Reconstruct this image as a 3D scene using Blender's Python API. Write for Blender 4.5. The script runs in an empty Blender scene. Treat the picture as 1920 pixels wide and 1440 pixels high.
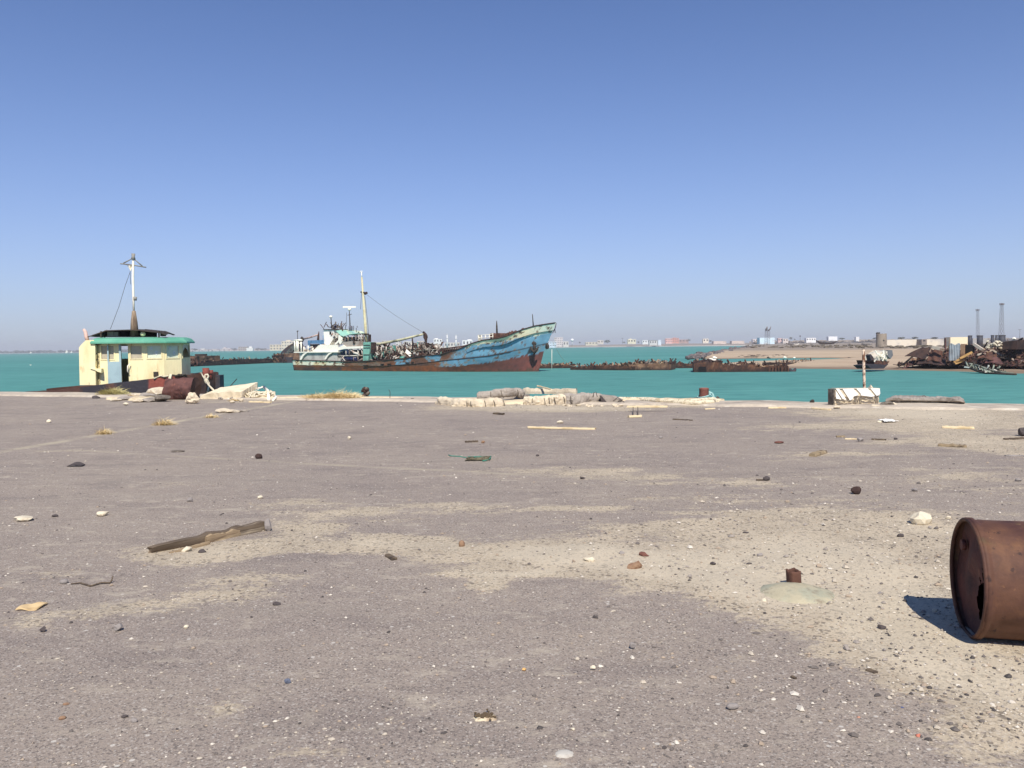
import bpy, math, random
from mathutils import Vector, Matrix, noise

RND = random.Random(11)
sc = bpy.context.scene
COL = sc.collection
V = Vector

# ------------------------------------------------------------------ camera
W0, H0, FPX = 1920.0, 1440.0, 1547.0
EYE = V((0.0, 0.0, 1.5))
PITCH = math.radians(2.594)
ROLL = math.radians(0.69)
ZW = -2.0                                  # sea level; the quay deck is z = 0
_fwd = V((0, math.cos(PITCH), -math.sin(PITCH)))
_up0 = V((0, math.sin(PITCH), math.cos(PITCH)))
_rt0 = V((1, 0, 0))
_rt = _rt0 * math.cos(ROLL) - _up0 * math.sin(ROLL)
_up = _rt0 * math.sin(ROLL) + _up0 * math.cos(ROLL)
cam_d = bpy.data.cameras.new("camera")
cam_d.sensor_width = 36.0
cam_d.lens = 36.0 * FPX / W0
cam_d.clip_start = 0.05
cam_d.clip_end = 30000
cam = bpy.data.objects.new("camera", cam_d)
COL.objects.link(cam)
cam.matrix_world = Matrix(((_rt.x, _up.x, -_fwd.x, EYE.x), (_rt.y, _up.y, -_fwd.y, EYE.y),
                           (_rt.z, _up.z, -_fwd.z, EYE.z), (0, 0, 0, 1)))
sc.camera = cam


def ray(px, py):
    return _fwd * FPX + _rt * (px - W0 / 2) - _up * (py - H0 / 2)


def at(px, py, z=0.0):
    """the point of the level plane z that is seen at this place of the survey photo"""
    d = ray(px, py)
    return EYE + d * ((z - EYE.z) / d.z)


def atY(px, py, Y):
    d = ray(px, py)
    return EYE + d * ((Y - EYE.y) / d.y)


# ------------------------------------------------------------------ colour and materials
def lin(c):
    c /= 255.0
    return c / 12.92 if c <= 0.04045 else ((c + 0.055) / 1.055) ** 2.4


KA = 0.93


def C(r, g, b, k=KA):
    return (lin(r) * k, lin(g) * k, lin(b) * k, 1.0)


def mat(name, base, layers=(), rough=0.85, metal=0.0, bump=None, stretch=None, var=0.15, var_scale=6.0,
        spec=0.3, attr=None, rotz=0.0):
    """base colour with noise-edged layers over it; layers = (colour, scale, lo, hi)"""
    m = bpy.data.materials.new(name)
    m.use_nodes = True
    nt = m.node_tree
    N, L = nt.nodes, nt.links
    bs = N["Principled BSDF"]
    bs.inputs["Roughness"].default_value = rough
    bs.inputs["Metallic"].default_value = metal
    bs.inputs["Specular IOR Level"].default_value = spec
    tc = N.new("ShaderNodeTexCoord")
    co = tc.outputs["Object"]
    if stretch:
        mp = N.new("ShaderNodeMapping")
        mp.inputs["Scale"].default_value = stretch
        mp.vector_type = 'TEXTURE'
        mp.inputs["Scale"].default_value = tuple(1 / x for x in stretch)
        mp.inputs["Rotation"].default_value = (0, 0, rotz)
        L.new(co, mp.inputs["Vector"])
        co = mp.outputs["Vector"]

    def nz(scale, detail=6.0, rgh=0.6):
        n = N.new("ShaderNodeTexNoise")
        n.inputs["Scale"].default_value = scale
        n.inputs["Detail"].default_value = detail
        n.inputs["Roughness"].default_value = rgh
        L.new(co, n.inputs["Vector"])
        return n.outputs["Fac"]

    def mrange(src, a, b, c=0.0, d=1.0):
        r = N.new("ShaderNodeMapRange")
        r.inputs[1].default_value = a
        r.inputs[2].default_value = b
        r.inputs[3].default_value = c
        r.inputs[4].default_value = d
        L.new(src, r.inputs[0])
        return r.outputs[0]

    if attr:
        a = N.new("ShaderNodeAttribute")
        a.attribute_name = attr
        cur = a.outputs["Color"]
    else:
        rgb = N.new("ShaderNodeRGB")
        rgb.outputs[0].default_value = base
        cur = rgb.outputs[0]
    for k, (colr, scale, lo, hi) in enumerate(layers):
        f = mrange(nz(scale), lo, hi)
        mx = N.new("ShaderNodeMix")
        mx.data_type = 'RGBA'
        L.new(f, mx.inputs[0])
        L.new(cur, mx.inputs[6])
        mx.inputs[7].default_value = colr
        cur = mx.outputs[2]
    if var:
        f = mrange(nz(var_scale, 8.0, 0.7), 0.25, 0.75, 1 - var, 1 + var)
        mx = N.new("ShaderNodeMix")
        mx.data_type = 'RGBA'
        mx.blend_type = 'MULTIPLY'
        mx.inputs[0].default_value = 1.0
        L.new(cur, mx.inputs[6])
        L.new(f, mx.inputs[7])
        cur = mx.outputs[2]
    L.new(cur, bs.inputs["Base Color"])
    if bump:
        b = N.new("ShaderNodeBump")
        b.inputs["Strength"].default_value = bump[1]
        b.inputs["Distance"].default_value = bump[2]
        L.new(nz(bump[0], 8.0, 0.65), b.inputs["Height"])
        L.new(b.outputs["Normal"], bs.inputs["Normal"])
    return m


# ------------------------------------------------------------------ mesh building
class MB:
    def __init__(s, T=None):
        s.v, s.f, s.sm, s.mi = [], [], [], []
        s.T = T or Matrix.Identity(4)
        s.colr = None

    def add(s, vs, fs, smooth=False, mi=0):
        o = len(s.v)
        s.v += [s.T @ V(p) for p in vs]
        for f in fs:
            s.f.append([i + o for i in f])
            s.sm.append(smooth)
            s.mi.append(mi)
        return s

    def box(s, a, b, M=None, mi=0):
        x0, y0, z0 = a
        x1, y1, z1 = b
        vs = [V(p) for p in ((x0, y0, z0), (x1, y0, z0), (x1, y1, z0), (x0, y1, z0),
                             (x0, y0, z1), (x1, y0, z1), (x1, y1, z1), (x0, y1, z1))]
        if M:
            vs = [M @ p for p in vs]
        return s.add(vs, [(0, 3, 2, 1), (4, 5, 6, 7), (0, 1, 5, 4), (1, 2, 6, 5), (2, 3, 7, 6), (3, 0, 4, 7)], mi=mi)

    def beam(s, p, q, w, h, up=(0, 0, 1), mi=0):
        """rectangular bar from p to q"""
        p, q = V(p), V(q)
        d = (q - p)
        L = d.length
        d.normalize()
        u = V(up)
        if abs(d.dot(u)) > 0.97:
            u = V((0.3, 1, 0.1))
        sd = d.cross(u).normalized()
        u = sd.cross(d)
        M = Matrix(((d.x, sd.x, u.x, p.x), (d.y, sd.y, u.y, p.y), (d.z, sd.z, u.z, p.z), (0, 0, 0, 1)))
        return s.box((0, -w / 2, -h / 2), (L, w / 2, h / 2), M, mi)

    def prism(s, poly, off, mi=0):
        """poly: list of 3d points (planar), off: extrusion vector"""
        n = len(poly)
        off = V(off)
        a = [V(p) for p in poly]
        vs = a + [p + off for p in a]
        fs = [tuple(range(n)), tuple(range(2 * n - 1, n - 1, -1))]
        fs += [(i, i + n, (i + 1) % n + n, (i + 1) % n) for i in range(n)]
        # face orientation is fixed afterwards by recalc
        return s.add(vs, fs, mi=mi)

    def tube(s, pts, r, n=7, caps=True, mi=0, smooth=True):
        pts = [V(p) for p in pts]
        k = len(pts)
        rs = r if isinstance(r, (list, tuple)) else [r] * k
        vs, fs = [], []
        prev = None
        for i, p in enumerate(pts):
            d = (pts[min(i + 1, k - 1)] - pts[max(i - 1, 0)]).normalized()
            if prev is None:
                a = d.cross(V((0.13, 0.21, 0.97)))
                if a.length < 0.05:
                    a = d.cross(V((1, 0, 0)))
            else:
                a = prev - d * prev.dot(d)
            a.normalize()
            prev = a
            b = d.cross(a)
            for j in range(n):
                t = 2 * math.pi * j / n
                vs.append(p + (a * math.cos(t) + b * math.sin(t)) * rs[i])
        for i in range(k - 1):
            for j in range(n):
                fs.append((i * n + j, i * n + (j + 1) % n, (i + 1) * n + (j + 1) % n, (i + 1) * n + j))
        s.add(vs, fs, smooth, mi)
        if caps:
            o = len(s.v) - len(vs)
            for idx in (list(range(n))[::-1], [(k - 1) * n + j for j in range(n)]):
                s.f.append([o + i for i in idx])
                s.sm.append(False)
                s.mi.append(mi)
        return s

    def sheet(s, fn, nu, nv, th=0.02, smooth=False, mi=0):
        """thin plate: fn(u,v) -> point, given a thickness th along its normal"""
        P = [[V(fn(i / nu, j / nv)) for j in range(nv + 1)] for i in range(nu + 1)]
        vs = []
        for side in (0, 1):
            for i in range(nu + 1):
                for j in range(nv + 1):
                    du = P[min(i + 1, nu)][j] - P[max(i - 1, 0)][j]
                    dv = P[i][min(j + 1, nv)] - P[i][max(j - 1, 0)]
                    nn = du.cross(dv)
                    if nn.length > 1e-9:
                        nn.normalize()
                    vs.append(P[i][j] + nn * (th / 2 if side else -th / 2))
        q = (nu + 1) * (nv + 1)
        ix = lambda i, j, sd: sd * q + i * (nv + 1) + j
        fs = []
        for i in range(nu):
            for j in range(nv):
                fs.append((ix(i, j, 1), ix(i + 1, j, 1), ix(i + 1, j + 1, 1), ix(i, j + 1, 1)))
                fs.append((ix(i, j, 0), ix(i, j + 1, 0), ix(i + 1, j + 1, 0), ix(i + 1, j, 0)))
        for i in range(nu):
            fs.append((ix(i, 0, 0), ix(i + 1, 0, 0), ix(i + 1, 0, 1), ix(i, 0, 1)))
            fs.append((ix(i, nv, 1), ix(i + 1, nv, 1), ix(i + 1, nv, 0), ix(i, nv, 0)))
        for j in range(nv):
            fs.append((ix(0, j, 1), ix(0, j + 1, 1), ix(0, j + 1, 0), ix(0, j, 0)))
            fs.append((ix(nu, j, 0), ix(nu, j + 1, 0), ix(nu, j + 1, 1), ix(nu, j, 1)))
        return s.add(vs, fs, smooth, mi)

    def rock(s, c, size, seed=0, sub=2, planes=9, rough=0.10, rot=0.0, smooth=False, lo=0.5):
        """angular stone: a sphere cut by random planes and roughened; sits with its base at c.z"""
        rr = random.Random(seed)
        vs, fs = ico(sub)
        pl = []
        for _ in range(planes):
            n = V((rr.uniform(-1, 1), rr.uniform(-1, 1), rr.uniform(-1, 1))).normalized()
            pl.append((n, rr.uniform(lo, 0.9)))
        out = []
        o3 = V((rr.uniform(0, 50), rr.uniform(0, 50), rr.uniform(0, 50)))
        for p in vs:
            p = p.copy()
            for n, d in pl:
                e = p.dot(n) - d
                if e > 0:
                    p -= n * e
            p *= 1 + rough * noise.noise(p * 2.6 + o3) + rough * 0.6 * noise.noise(p * 6.1 + o3)
            out.append(p)
        mn = [min(p[i] for p in out) for i in range(3)]
        mx = [max(p[i] for p in out) for i in range(3)]
        ca, sa = math.cos(rot), math.sin(rot)
        res = []
        for p in out:
            q = [((p[i] - mn[i]) / (mx[i] - mn[i]) - 0.5) * size[i] for i in range(3)]
            res.append(V((c[0] + q[0] * ca - q[1] * sa, c[1] + q[0] * sa + q[1] * ca, c[2] + q[2] + size[2] / 2)))
        return s.add(res, fs, smooth)


_ico = {}


def ico(sub):
    if sub in _ico:
        return _ico[sub]
    import bmesh
    bm = bmesh.new()
    bmesh.ops.create_icosphere(bm, subdivisions=max(1, sub), radius=1.0)
    vs = [v.co.copy() for v in bm.verts]
    fs = [tuple(v.index for v in f.verts) for f in bm.faces]
    bm.free()
    _ico[sub] = (vs, fs)
    return _ico[sub]


WM = {}


def props(o, label=None, cat=None, group=None, kind=None):
    if label:
        o["label"] = label
    if cat:
        o["category"] = cat
    if group:
        o["group"] = group
    if kind:
        o["kind"] = kind
    return o


def thing(name, label, cat, loc, group=None):
    o = bpy.data.objects.new(name, None)
    COL.objects.link(o)
    o.location = loc
    o.empty_display_size = 0.3
    WM[o] = Matrix.Translation(V(loc))
    return props(o, label, cat, group)


def obj(name, mb, m, parent=None, base=None, recalc=True, shade=None):
    import bmesh
    vs = mb.v
    if parent is not None:
        T = WM[parent].inverted()
    else:
        if base is None:
            base = V(((min(p.x for p in vs) + max(p.x for p in vs)) / 2,
                      (min(p.y for p in vs) + max(p.y for p in vs)) / 2, min(p.z for p in vs)))
        T = Matrix.Translation(-V(base))
    me = bpy.data.meshes.new(name)
    me.from_pydata([T @ p for p in vs], [], mb.f)
    ms = m if isinstance(m, (list, tuple)) else [m]
    for x in ms:
        me.materials.append(x)
    me.polygons.foreach_set("use_smooth", mb.sm)
    if len(ms) > 1:
        me.polygons.foreach_set("material_index", mb.mi)
    if mb.colr is not None:
        a = me.color_attributes.new("paint", 'FLOAT_COLOR', 'POINT')
        a.data.foreach_set("color", [c for q in mb.colr for c in q])
    if recalc:
        bm = bmesh.new()
        bm.from_mesh(me)
        bmesh.ops.recalc_face_normals(bm, faces=bm.faces)
        bm.to_mesh(me)
        bm.free()
    me.update()
    o = bpy.data.objects.new(name, me)
    COL.objects.link(o)
    if parent is not None:
        o.parent = parent
        WM[o] = WM[parent]
    else:
        o.location = base
        WM[o] = Matrix.Translation(V(base))
    return o


def single(name, label, cat, mb, m, group=None, **k):
    return props(obj(name, mb, m, **k), label, cat, group)


def structure(name, mb, m, **k):
    return props(obj(name, mb, m, **k), kind="structure")


class Frame:
    """an upright working plane through point o along direction d; P() surveys a photo place on its plane v"""

    def __init__(s, o, d, z=None):
        o = V(o)
        if z is not None:
            o.z = z
        d = V((d[0], d[1], 0)).normalized()
        n = V((-d.y, d.x, 0))
        s.M = Matrix(((d.x, n.x, 0, o.x), (d.y, n.y, 0, o.y), (0, 0, 1, o.z), (0, 0, 0, 1)))
        s.I = s.M.inverted()
        s.eye = s.I @ EYE

    def P(s, px, py, v=0.0):
        d = s.I.to_3x3() @ ray(px, py)
        return s.eye + d * ((v - s.eye.y) / d.y)

    def mb(s):
        return MB(s.M)

    def box(s, mb, x0, y0, x1, y1, v0, v1, mi=0):
        a, b = s.P(x0, y1, v0), s.P(x1, y0, v0)
        return mb.box((min(a.x, b.x), min(v0, v1), min(a.z, b.z)), (max(a.x, b.x), max(v0, v1), max(a.z, b.z)), mi=mi)

    def prism(s, mb, pts, v0, v1, mi=0):
        return mb.prism([s.P(x, y, v0) for x, y in pts], (0, v1 - v0, 0), mi)

    def tube(s, mb, pts, r, n=6, v=0.0, mi=0):
        return mb.tube([s.P(p[0], p[1], p[2] if len(p) > 2 else v) for p in pts], r, n, mi=mi)


def lerp(a, b, t):
    return a + (b - a) * t


def poly_y(pts, x):
    if x <= pts[0][0]:
        return pts[0][1]
    for (a, b), (c, d) in zip(pts, pts[1:]):
        if x <= c:
            return lerp(b, d, (x - a) / (c - a))
    return pts[-1][1]


def sag(p, q, k, n=10):
    p, q = V(p), V(q)
    return [p.lerp(q, i / n) - V((0, 0, k * 4 * (i / n) * (1 - i / n))) for i in range(n + 1)]
# ------------------------------------------------------------------ daylight
SUN_TO = V((0.10, -0.87, 1.0)).normalized()
sun_d = bpy.data.lights.new("sun", 'SUN')
sun_d.energy = 5.0
sun_d.angle = math.radians(0.5)
sun_d.color = (1.0, 0.945, 0.86)
sun = bpy.data.objects.new("sun", sun_d)
COL.objects.link(sun)
sun.rotation_euler = SUN_TO.to_track_quat('Z', 'Y').to_euler()
sun.location = (0, 0, 60)
world = bpy.data.worlds.new("World")
sc.world = world
world.use_nodes = True
wn, wl = world.node_tree.nodes, world.node_tree.links
sky = wn.new("ShaderNodeTexSky")
sky.sky_type = 'NISHITA'
sky.sun_disc = False
sky.sun_elevation = math.asin(SUN_TO.z)
sky.sun_rotation = math.atan2(SUN_TO.x, SUN_TO.y)
sky.air_density = 0.7
sky.dust_density = 0.0
sky.ozone_density = 4.0
bg = wn["Background"]
bg.inputs[1].default_value = 0.095
# dusty air: the sky pales to a lavender grey towards the horizon
tint = wn.new("ShaderNodeMix")
tint.data_type = 'RGBA'
tint.blend_type = 'MULTIPLY'
tint.inputs[0].default_value = 1.0
tint.inputs[7].default_value = (0.94, 1.08, 1.36, 1)
wl.new(sky.outputs[0], tint.inputs[6])
wtc = wn.new("ShaderNodeTexCoord")
wsx = wn.new("ShaderNodeSeparateXYZ")
wl.new(wtc.outputs["Generated"], wsx.inputs[0])
wmx = wn.new("ShaderNodeMath")
wmx.operation = 'MAXIMUM'
wmx.inputs[1].default_value = 0.0
wl.new(wsx.outputs[2], wmx.inputs[0])
wml = wn.new("ShaderNodeMath")
wml.operation = 'MULTIPLY'
wml.inputs[1].default_value = -1 / 0.145
wl.new(wmx.outputs[0], wml.inputs[0])
wex = wn.new("ShaderNodeMath")
wex.operation = 'EXPONENT'
wl.new(wml.outputs[0], wex.inputs[0])
hzm = wn.new("ShaderNodeMix")
hzm.data_type = 'RGBA'
wl.new(wex.outputs[0], hzm.inputs[0])
wl.new(tint.outputs[2], hzm.inputs[6])
hzm.inputs[7].default_value = (4.75, 5.22, 6.1, 1)
wl.new(hzm.outputs[2], bg.inputs[0])
sc.view_settings.view_transform = 'Standard'
sc.view_settings.look = 'None'
sc.view_settings.gamma = 1.0
sc.view_settings.exposure = 0.12
sc.view_settings.use_curve_mapping = False

# ------------------------------------------------------------------ haze
hz = MB()
hz.box((-7000, -120, -6.0), (7000, 6500, 46))
hm = bpy.data.materials.new("haze_air")
hm.use_nodes = True
hn, hl = hm.node_tree.nodes, hm.node_tree.links
hn.remove(hn["Principled BSDF"])
pv = hn.new("ShaderNodeVolumePrincipled")
pv.inputs["Color"].default_value = (0.865, 0.895, 0.945, 1)
pv.inputs["Density"].default_value = 0.00022
hl.new(pv.outputs[0], hn["Material Output"].inputs["Volume"])
props(obj("haze", hz, hm), kind="stuff")

# ------------------------------------------------------------------ water
wm = bpy.data.materials.new("sea_water")
wm.use_nodes = True
N, L = wm.node_tree.nodes, wm.node_tree.links
bs = N["Principled BSDF"]
bs.inputs["Roughness"].default_value = 0.6
bs.inputs["Specular IOR Level"].default_value = 0.012
tc = N.new("ShaderNodeTexCoord")


def wnoise(sx, sy, scale, detail=5, co=None):
    mp = N.new("ShaderNodeMapping")
    mp.inputs["Scale"].default_value = (sx, sy, 1)
    mp.inputs["Rotation"].default_value = (0, 0, math.radians(8))
    L.new(tc.outputs["Object"], mp.inputs["Vector"])
    n = N.new("ShaderNodeTexNoise")
    n.inputs["Scale"].default_value = scale
    n.inputs["Detail"].default_value = detail
    n.inputs["Roughness"].default_value = 0.62
    L.new(mp.outputs[0], n.inputs["Vector"])
    return n.outputs["Fac"]


def wramp(src, stops):
    r = N.new("ShaderNodeValToRGB")
    el = r.color_ramp.elements
    while len(el) < len(stops):
        el.new(0.5)
    for e, (p, c) in zip(el, stops):
        e.position = p
        e.color = c
    L.new(src, r.inputs[0])
    return r.outputs[0]


WK = 0.85
c1 = wramp(wnoise(0.35, 1.0, 0.03, 4), [(0.30, C(84, 141, 136, WK)), (0.55, C(92, 151, 145, WK)), (0.75, C(103, 160, 153, WK))])
c2 = wramp(wnoise(0.5, 1.6, 0.55, 6), [(0.28, (0.70, 0.74, 0.77, 1)), (0.5, (1, 1, 1, 1)), (0.74, (1.2, 1.16, 1.14, 1))])
mx = N.new("ShaderNodeMix")
mx.data_type = 'RGBA'
mx.blend_type = 'MULTIPLY'
mx.inputs[0].default_value = 1
L.new(c1, mx.inputs[6])
L.new(c2, mx.inputs[7])
# scattered little whitecaps, where the wind breaks a crest
cap = N.new("ShaderNodeMapRange")
cap.inputs[1].default_value = 0.735
cap.inputs[2].default_value = 0.80
L.new(wnoise(0.4, 1.5, 0.16, 7), cap.inputs[0])
m2 = N.new("ShaderNodeMix")
m2.data_type = 'RGBA'
L.new(cap.outputs[0], m2.inputs[0])
L.new(mx.outputs[2], m2.inputs[6])
m2.inputs[7].default_value = (0.45, 0.55, 0.55, 1)
L.new(m2.outputs[2], bs.inputs["Base Color"])
bp = N.new("ShaderNodeBump")
bp.inputs["Strength"].default_value = 0.55
bp.inputs["Distance"].default_value = 0.25
L.new(wnoise(0.6, 1.4, 0.9, 7), bp.inputs["Height"])
L.new(bp.outputs[0], bs.inputs["Normal"])
w = MB()
w.add([(-6800, -100, ZW), (6800, -100, ZW), (6800, 6300, ZW), (-6800, 6300, ZW)], [(0, 1, 2, 3)])
structure("sea", w, wm, base=(0, 0, ZW))

# ------------------------------------------------------------------ quay deck
# drifts of sand on the asphalt: (px, py, rx, ry, strength) in survey-photo places, kept as ground ellipses
SAND = [(450, 1105, 120, 34, .50), (330, 1120, 110, 26, .34), (170, 1150, 110, 18, .36), (110, 1082, 90, 14, .40),
        (400, 1030, 125, 16, .75), (330, 1048, 100, 14, .62), (560, 995, 95, 30, .62), (545, 945, 90, 16, .45),
        (700, 1020, 90, 14, .62), (800, 1022, 120, 16, .70), (950, 1042, 150, 20, .85), (1085, 1038, 100, 22, 1.0),
        (1020, 1070, 60, 10, .5), (1200, 1060, 100, 32, .86), (1330, 1072, 130, 38, .86), (1480, 1070, 170, 66, .88),
        (1650, 1080, 190, 110, .92), (1850, 1010, 200, 60, .55), (1790, 1250, 150, 60, .80), (1890, 1310, 120, 80, .60),
        (1690, 1190, 110, 50, .90), (915, 1098, 42, 14, .95), (870, 1078, 85, 6, .8), (980, 1078, 70, 5, .75), (1160, 995, 140, 12, .36),
        (1000, 885, 150, 13, .42), (1180, 890, 140, 16, .40), (850, 950, 170, 9, .45), (1090, 957, 120, 7, .5),
        (730, 965, 120, 14, .35), (1300, 985, 240, 26, .30), (1500, 960, 240, 32, .28), (1560, 905, 220, 18, .22),
        (1780, 785, 150, 18, 1.0), (1885, 835, 120, 34, .75), (1700, 772, 220, 8, .9), (1620, 800, 160, 7, .5), (1700, 830, 150, 8, .5), (1590, 850, 120, 6, .45), (1350, 905, 160, 8, .36), (1260, 935, 140, 8, .36), (1480, 800, 160, 8, .32), (960, 762, 170, 6, .9),
        (1080, 768, 130, 5, .85), (1330, 760, 160, 4, .6), (300, 748, 110, 4, .6), (480, 752, 90, 4, .6), (620, 836, 150, 5, .30),
        (1480, 860, 110, 10, .34), (340, 908, 70, 7, .38), (110, 845, 90, 3, .4), (1840, 900, 140, 40, .42), (1720, 990, 80, 20, .5),
        (560, 1415, 90, 26, .34), (420, 1330, 40, 16, .35), (1180, 1390, 90, 30, .22), (700, 1430, 60, 20, .26),
        (1330, 1240, 260, 60, .16), (640, 1350, 300, 80, .12), (1850, 1400, 130, 50, .42), (60, 1170, 40, 10, .35), (1430, 1120, 70, 24, .7)]
GS = []
for (x, y, rx, ry, k) in SAND:
    c = at(x, y)
    ex = abs(at(x + rx, y).x - at(x - rx, y).x) / 2
    ey = abs(at(x, y - ry).y - at(x, y + ry).y) / 2
    GS.append((c.x, c.y, ex * 1.1, ey * 1.1, k))


def sand_at(x, y):
    s = 0.0
    for (cx, cy, ex, ey, k) in GS:
        a, b = (x - cx) / ex, (y - cy) / ey
        d = a * a + b * b
        if d < 5:
            s = s + k * math.exp(-d * 0.9) * (1 - 0.45 * min(s, 1))
    return s


def edgeY(x):
    return 23.35 - 0.392 * x


ks = [-2.0 + 0.14 * i for i in range(8)] + [-0.86 + 0.0068 * i for i in range(250)] + [0.86 + 0.16 * i for i in range(9)]
NR = 250
db = MB()
vs, fs, sa = [], [], []
for k in ks:
    ye = 23.35 / (1 + 0.392 * k)
    y0 = 1.9
    for j in range(NR + 1):
        if j == 0:
            p = (k * y0 * 1.5, -6.0)
        else:
            yy = y0 * (ye / y0) ** ((j - 1) / (NR - 1))
            p = (k * yy, yy)
        s = sand_at(*p) if j else 0.0
        n1 = noise.noise(V((p[0] * 0.9, p[1] * 0.9, 3.1)))
        z = 0.010 * n1 + 0.016 * min(s, 1.2) * (0.6 + noise.noise(V((p[0] * 2.3, p[1] * 2.3, 9))))
        if j == NR:
            z = 0
        vs.append((p[0], p[1], z))
        sa.append(s)
nk = len(ks)
for i in range(nk - 1):
    for j in range(NR):
        a = i * (NR + 1) + j
        fs.append((a, a + NR + 1, a + NR + 2, a + 1))
db.add(vs, fs, True)
# vertical quay wall down into the water
o = len(db.v)
wall, wf = [], []
for i in range(nk):
    p = db.v[i * (NR + 1) + NR]
    wall.append((p.x, p.y, p.z))
    wall.append((p.x, p.y, -4.0))
for i in range(nk - 1):
    wf.append((2 * i, 2 * i + 2, 2 * i + 3, 2 * i + 1))
db.add(wall, wf)
sa += [0.0] * len(wall)

dm = bpy.data.materials.new("old_asphalt")
dm.use_nodes = True
N, L = dm.node_tree.nodes, dm.node_tree.links
bs = N["Principled BSDF"]
bs.inputs["Roughness"].default_value = 0.92
bs.inputs["Specular IOR Level"].default_value = 0.2
tc = N.new("ShaderNodeTexCoord")
OB = tc.outputs["Object"]


def nz(scale, detail=6, rgh=0.6, st=None):
    co = OB
    if st:
        mp = N.new("ShaderNodeMapping")
        mp.inputs["Scale"].default_value = st
        L.new(co, mp.inputs["Vector"])
        co = mp.outputs[0]
    n = N.new("ShaderNodeTexNoise")
    n.inputs["Scale"].default_value = scale
    n.inputs["Detail"].default_value = detail
    n.inputs["Roughness"].default_value = rgh
    L.new(co, n.inputs["Vector"])
    return n.outputs["Fac"]


def vor(scale, out="Color"):
    n = N.new("ShaderNodeTexVoronoi")
    n.inputs["Scale"].default_value = scale
    L.new(OB, n.inputs["Vector"])
    return n.outputs[out]


def mr(src, a, b, c=0.0, d=1.0):
    r = N.new("ShaderNodeMapRange")
    for i, x in ((1, a), (2, b), (3, c), (4, d)):
        r.inputs[i].default_value = x
    L.new(src, r.inputs[0])
    return r.outputs[0]


def mix(f, a, b, blend='MIX'):
    x = N.new("ShaderNodeMix")
    x.data_type = 'RGBA'
    x.blend_type = blend
    for s, i in ((f, 0), (a, 6), (b, 7)):
        if hasattr(s, "links"):
            L.new(s, x.inputs[i])
        else:
            x.inputs[i].default_value = s
    return x.outputs[2]


def math2(op, a, b):
    x = N.new("ShaderNodeMath")
    x.operation = op
    for s, i in ((a, 0), (b, 1)):
        if hasattr(s, "links"):
            L.new(s, x.inputs[i])
        else:
            x.inputs[i].default_value = s
    return x.outputs[0]


def sep(colr, ch):
    x = N.new("ShaderNodeSeparateColor")
    L.new(colr, x.inputs[0])
    return x.outputs[ch]


DK = 0.75
asph = mix(mr(nz(0.35, 5), 0.35, 0.68), C(172, 157, 145, DK), C(190, 174, 157, DK))
asph = mix(mr(nz(1.6, 5, 0.6, (0.5, 1.3, 1)), 0.52, 0.72), asph, C(158, 144, 134, DK))
# aggregate: dark and pale grit
grit = vor(118.0)
asph = mix(mr(sep(grit, 0), 0.78, 0.84, 0, 0.55), asph, C(96, 90, 86, DK))
asph = mix(mr(sep(grit, 1), 0.90, 0.94, 0, 0.65), asph, C(225, 214, 200, DK))
grit2 = vor(230.0)
asph = mix(mr(sep(grit2, 0), 0.3, 0.9, 0.0, 0.32), asph, C(112, 105, 102, DK))
asph = mix(mr(sep(grit2, 2), 0.86, 0.95, 0, 0.45), asph, C(206, 196, 184, DK))
sandc = mix(mr(nz(2.2, 6), 0.35, 0.7), C(224, 206, 177, DK), C(200, 184, 159, DK))
sandc = mix(mr(sep(vor(85.0), 0), 0.81, 0.87, 0, 0.6), sandc, C(126, 114, 100, DK))
sandc = mix(mr(sep(vor(38.0), 1), 0.90, 0.93, 0, 0.7), sandc, C(112, 102, 92, DK))
sandc = mix(mr(sep(vor(95.0), 1), 0.84, 0.9, 0, 0.6), sandc, C(232, 220, 198, DK))
at_s = N.new("ShaderNodeAttribute")
at_s.attribute_name = "sand"
sandc = mix(mr(math2('ADD', at_s.outputs["Fac"], math2('MULTIPLY', nz(3.0, 6), 0.6)), 1.08, 1.4, 0, .5), sandc, C(240, 225, 197, DK))
nsum = math2('ADD', math2('MULTIPLY', nz(2.2, 8, 0.72, (0.6, 1.3, 1)), 1.85), math2('MULTIPLY', nz(30.0, 4, 0.7), 0.95))
msk = math2('ADD', at_s.outputs["Fac"], math2('SUBTRACT', nsum, 1.765))
base_sand = mr(msk, 0.0, 0.19, 0, .92)
# dust streaks blown across the deck everywhere
dust = mr(nz(0.9, 6, 0.6, (0.35, 1.6, 1)), 0.56, 0.80, 0, 0.42)
asph = mix(mr(nz(0.55, 7, 0.7), 0.56, 0.72, 0, 0.35), asph, C(128, 116, 112, DK))
colr = mix(dust, asph, C(190, 178, 160, DK))
# small worn and dusty scabs everywhere, finer than the drifts
scab = math2('MULTIPLY', mr(nz(4.5, 9, 0.78, (0.7, 1.2, 1)), 0.53, 0.62, 0, 0.8), mr(nz(0.5, 4), 0.36, 0.56, 0.12, 1))
colr = mix(scab, colr, C(206, 192, 172, DK))
fleck = mr(sep(vor(26.0), 1), 0.955, 0.975, 0, 0.8)
fd = N.new("ShaderNodeTexVoronoi")
fd.inputs["Scale"].default_value = 26.0
L.new(OB, fd.inputs["Vector"])
fleck = math2('MULTIPLY', fleck, mr(fd.outputs["Distance"], 0.22, 0.30, 1, 0))
colr = mix(fleck, colr, C(236, 228, 214, DK))
colr = mix(base_sand, colr, sandc)
# sand-filled joints between the asphalt bays: bands along two straight lines, frayed by noise
dsx = N.new("ShaderNodeSeparateXYZ")
L.new(OB, dsx.inputs[0])
jn = math2('MULTIPLY', math2('SUBTRACT', nz(7.0, 6, 0.7), 0.5), 0.16)


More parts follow.
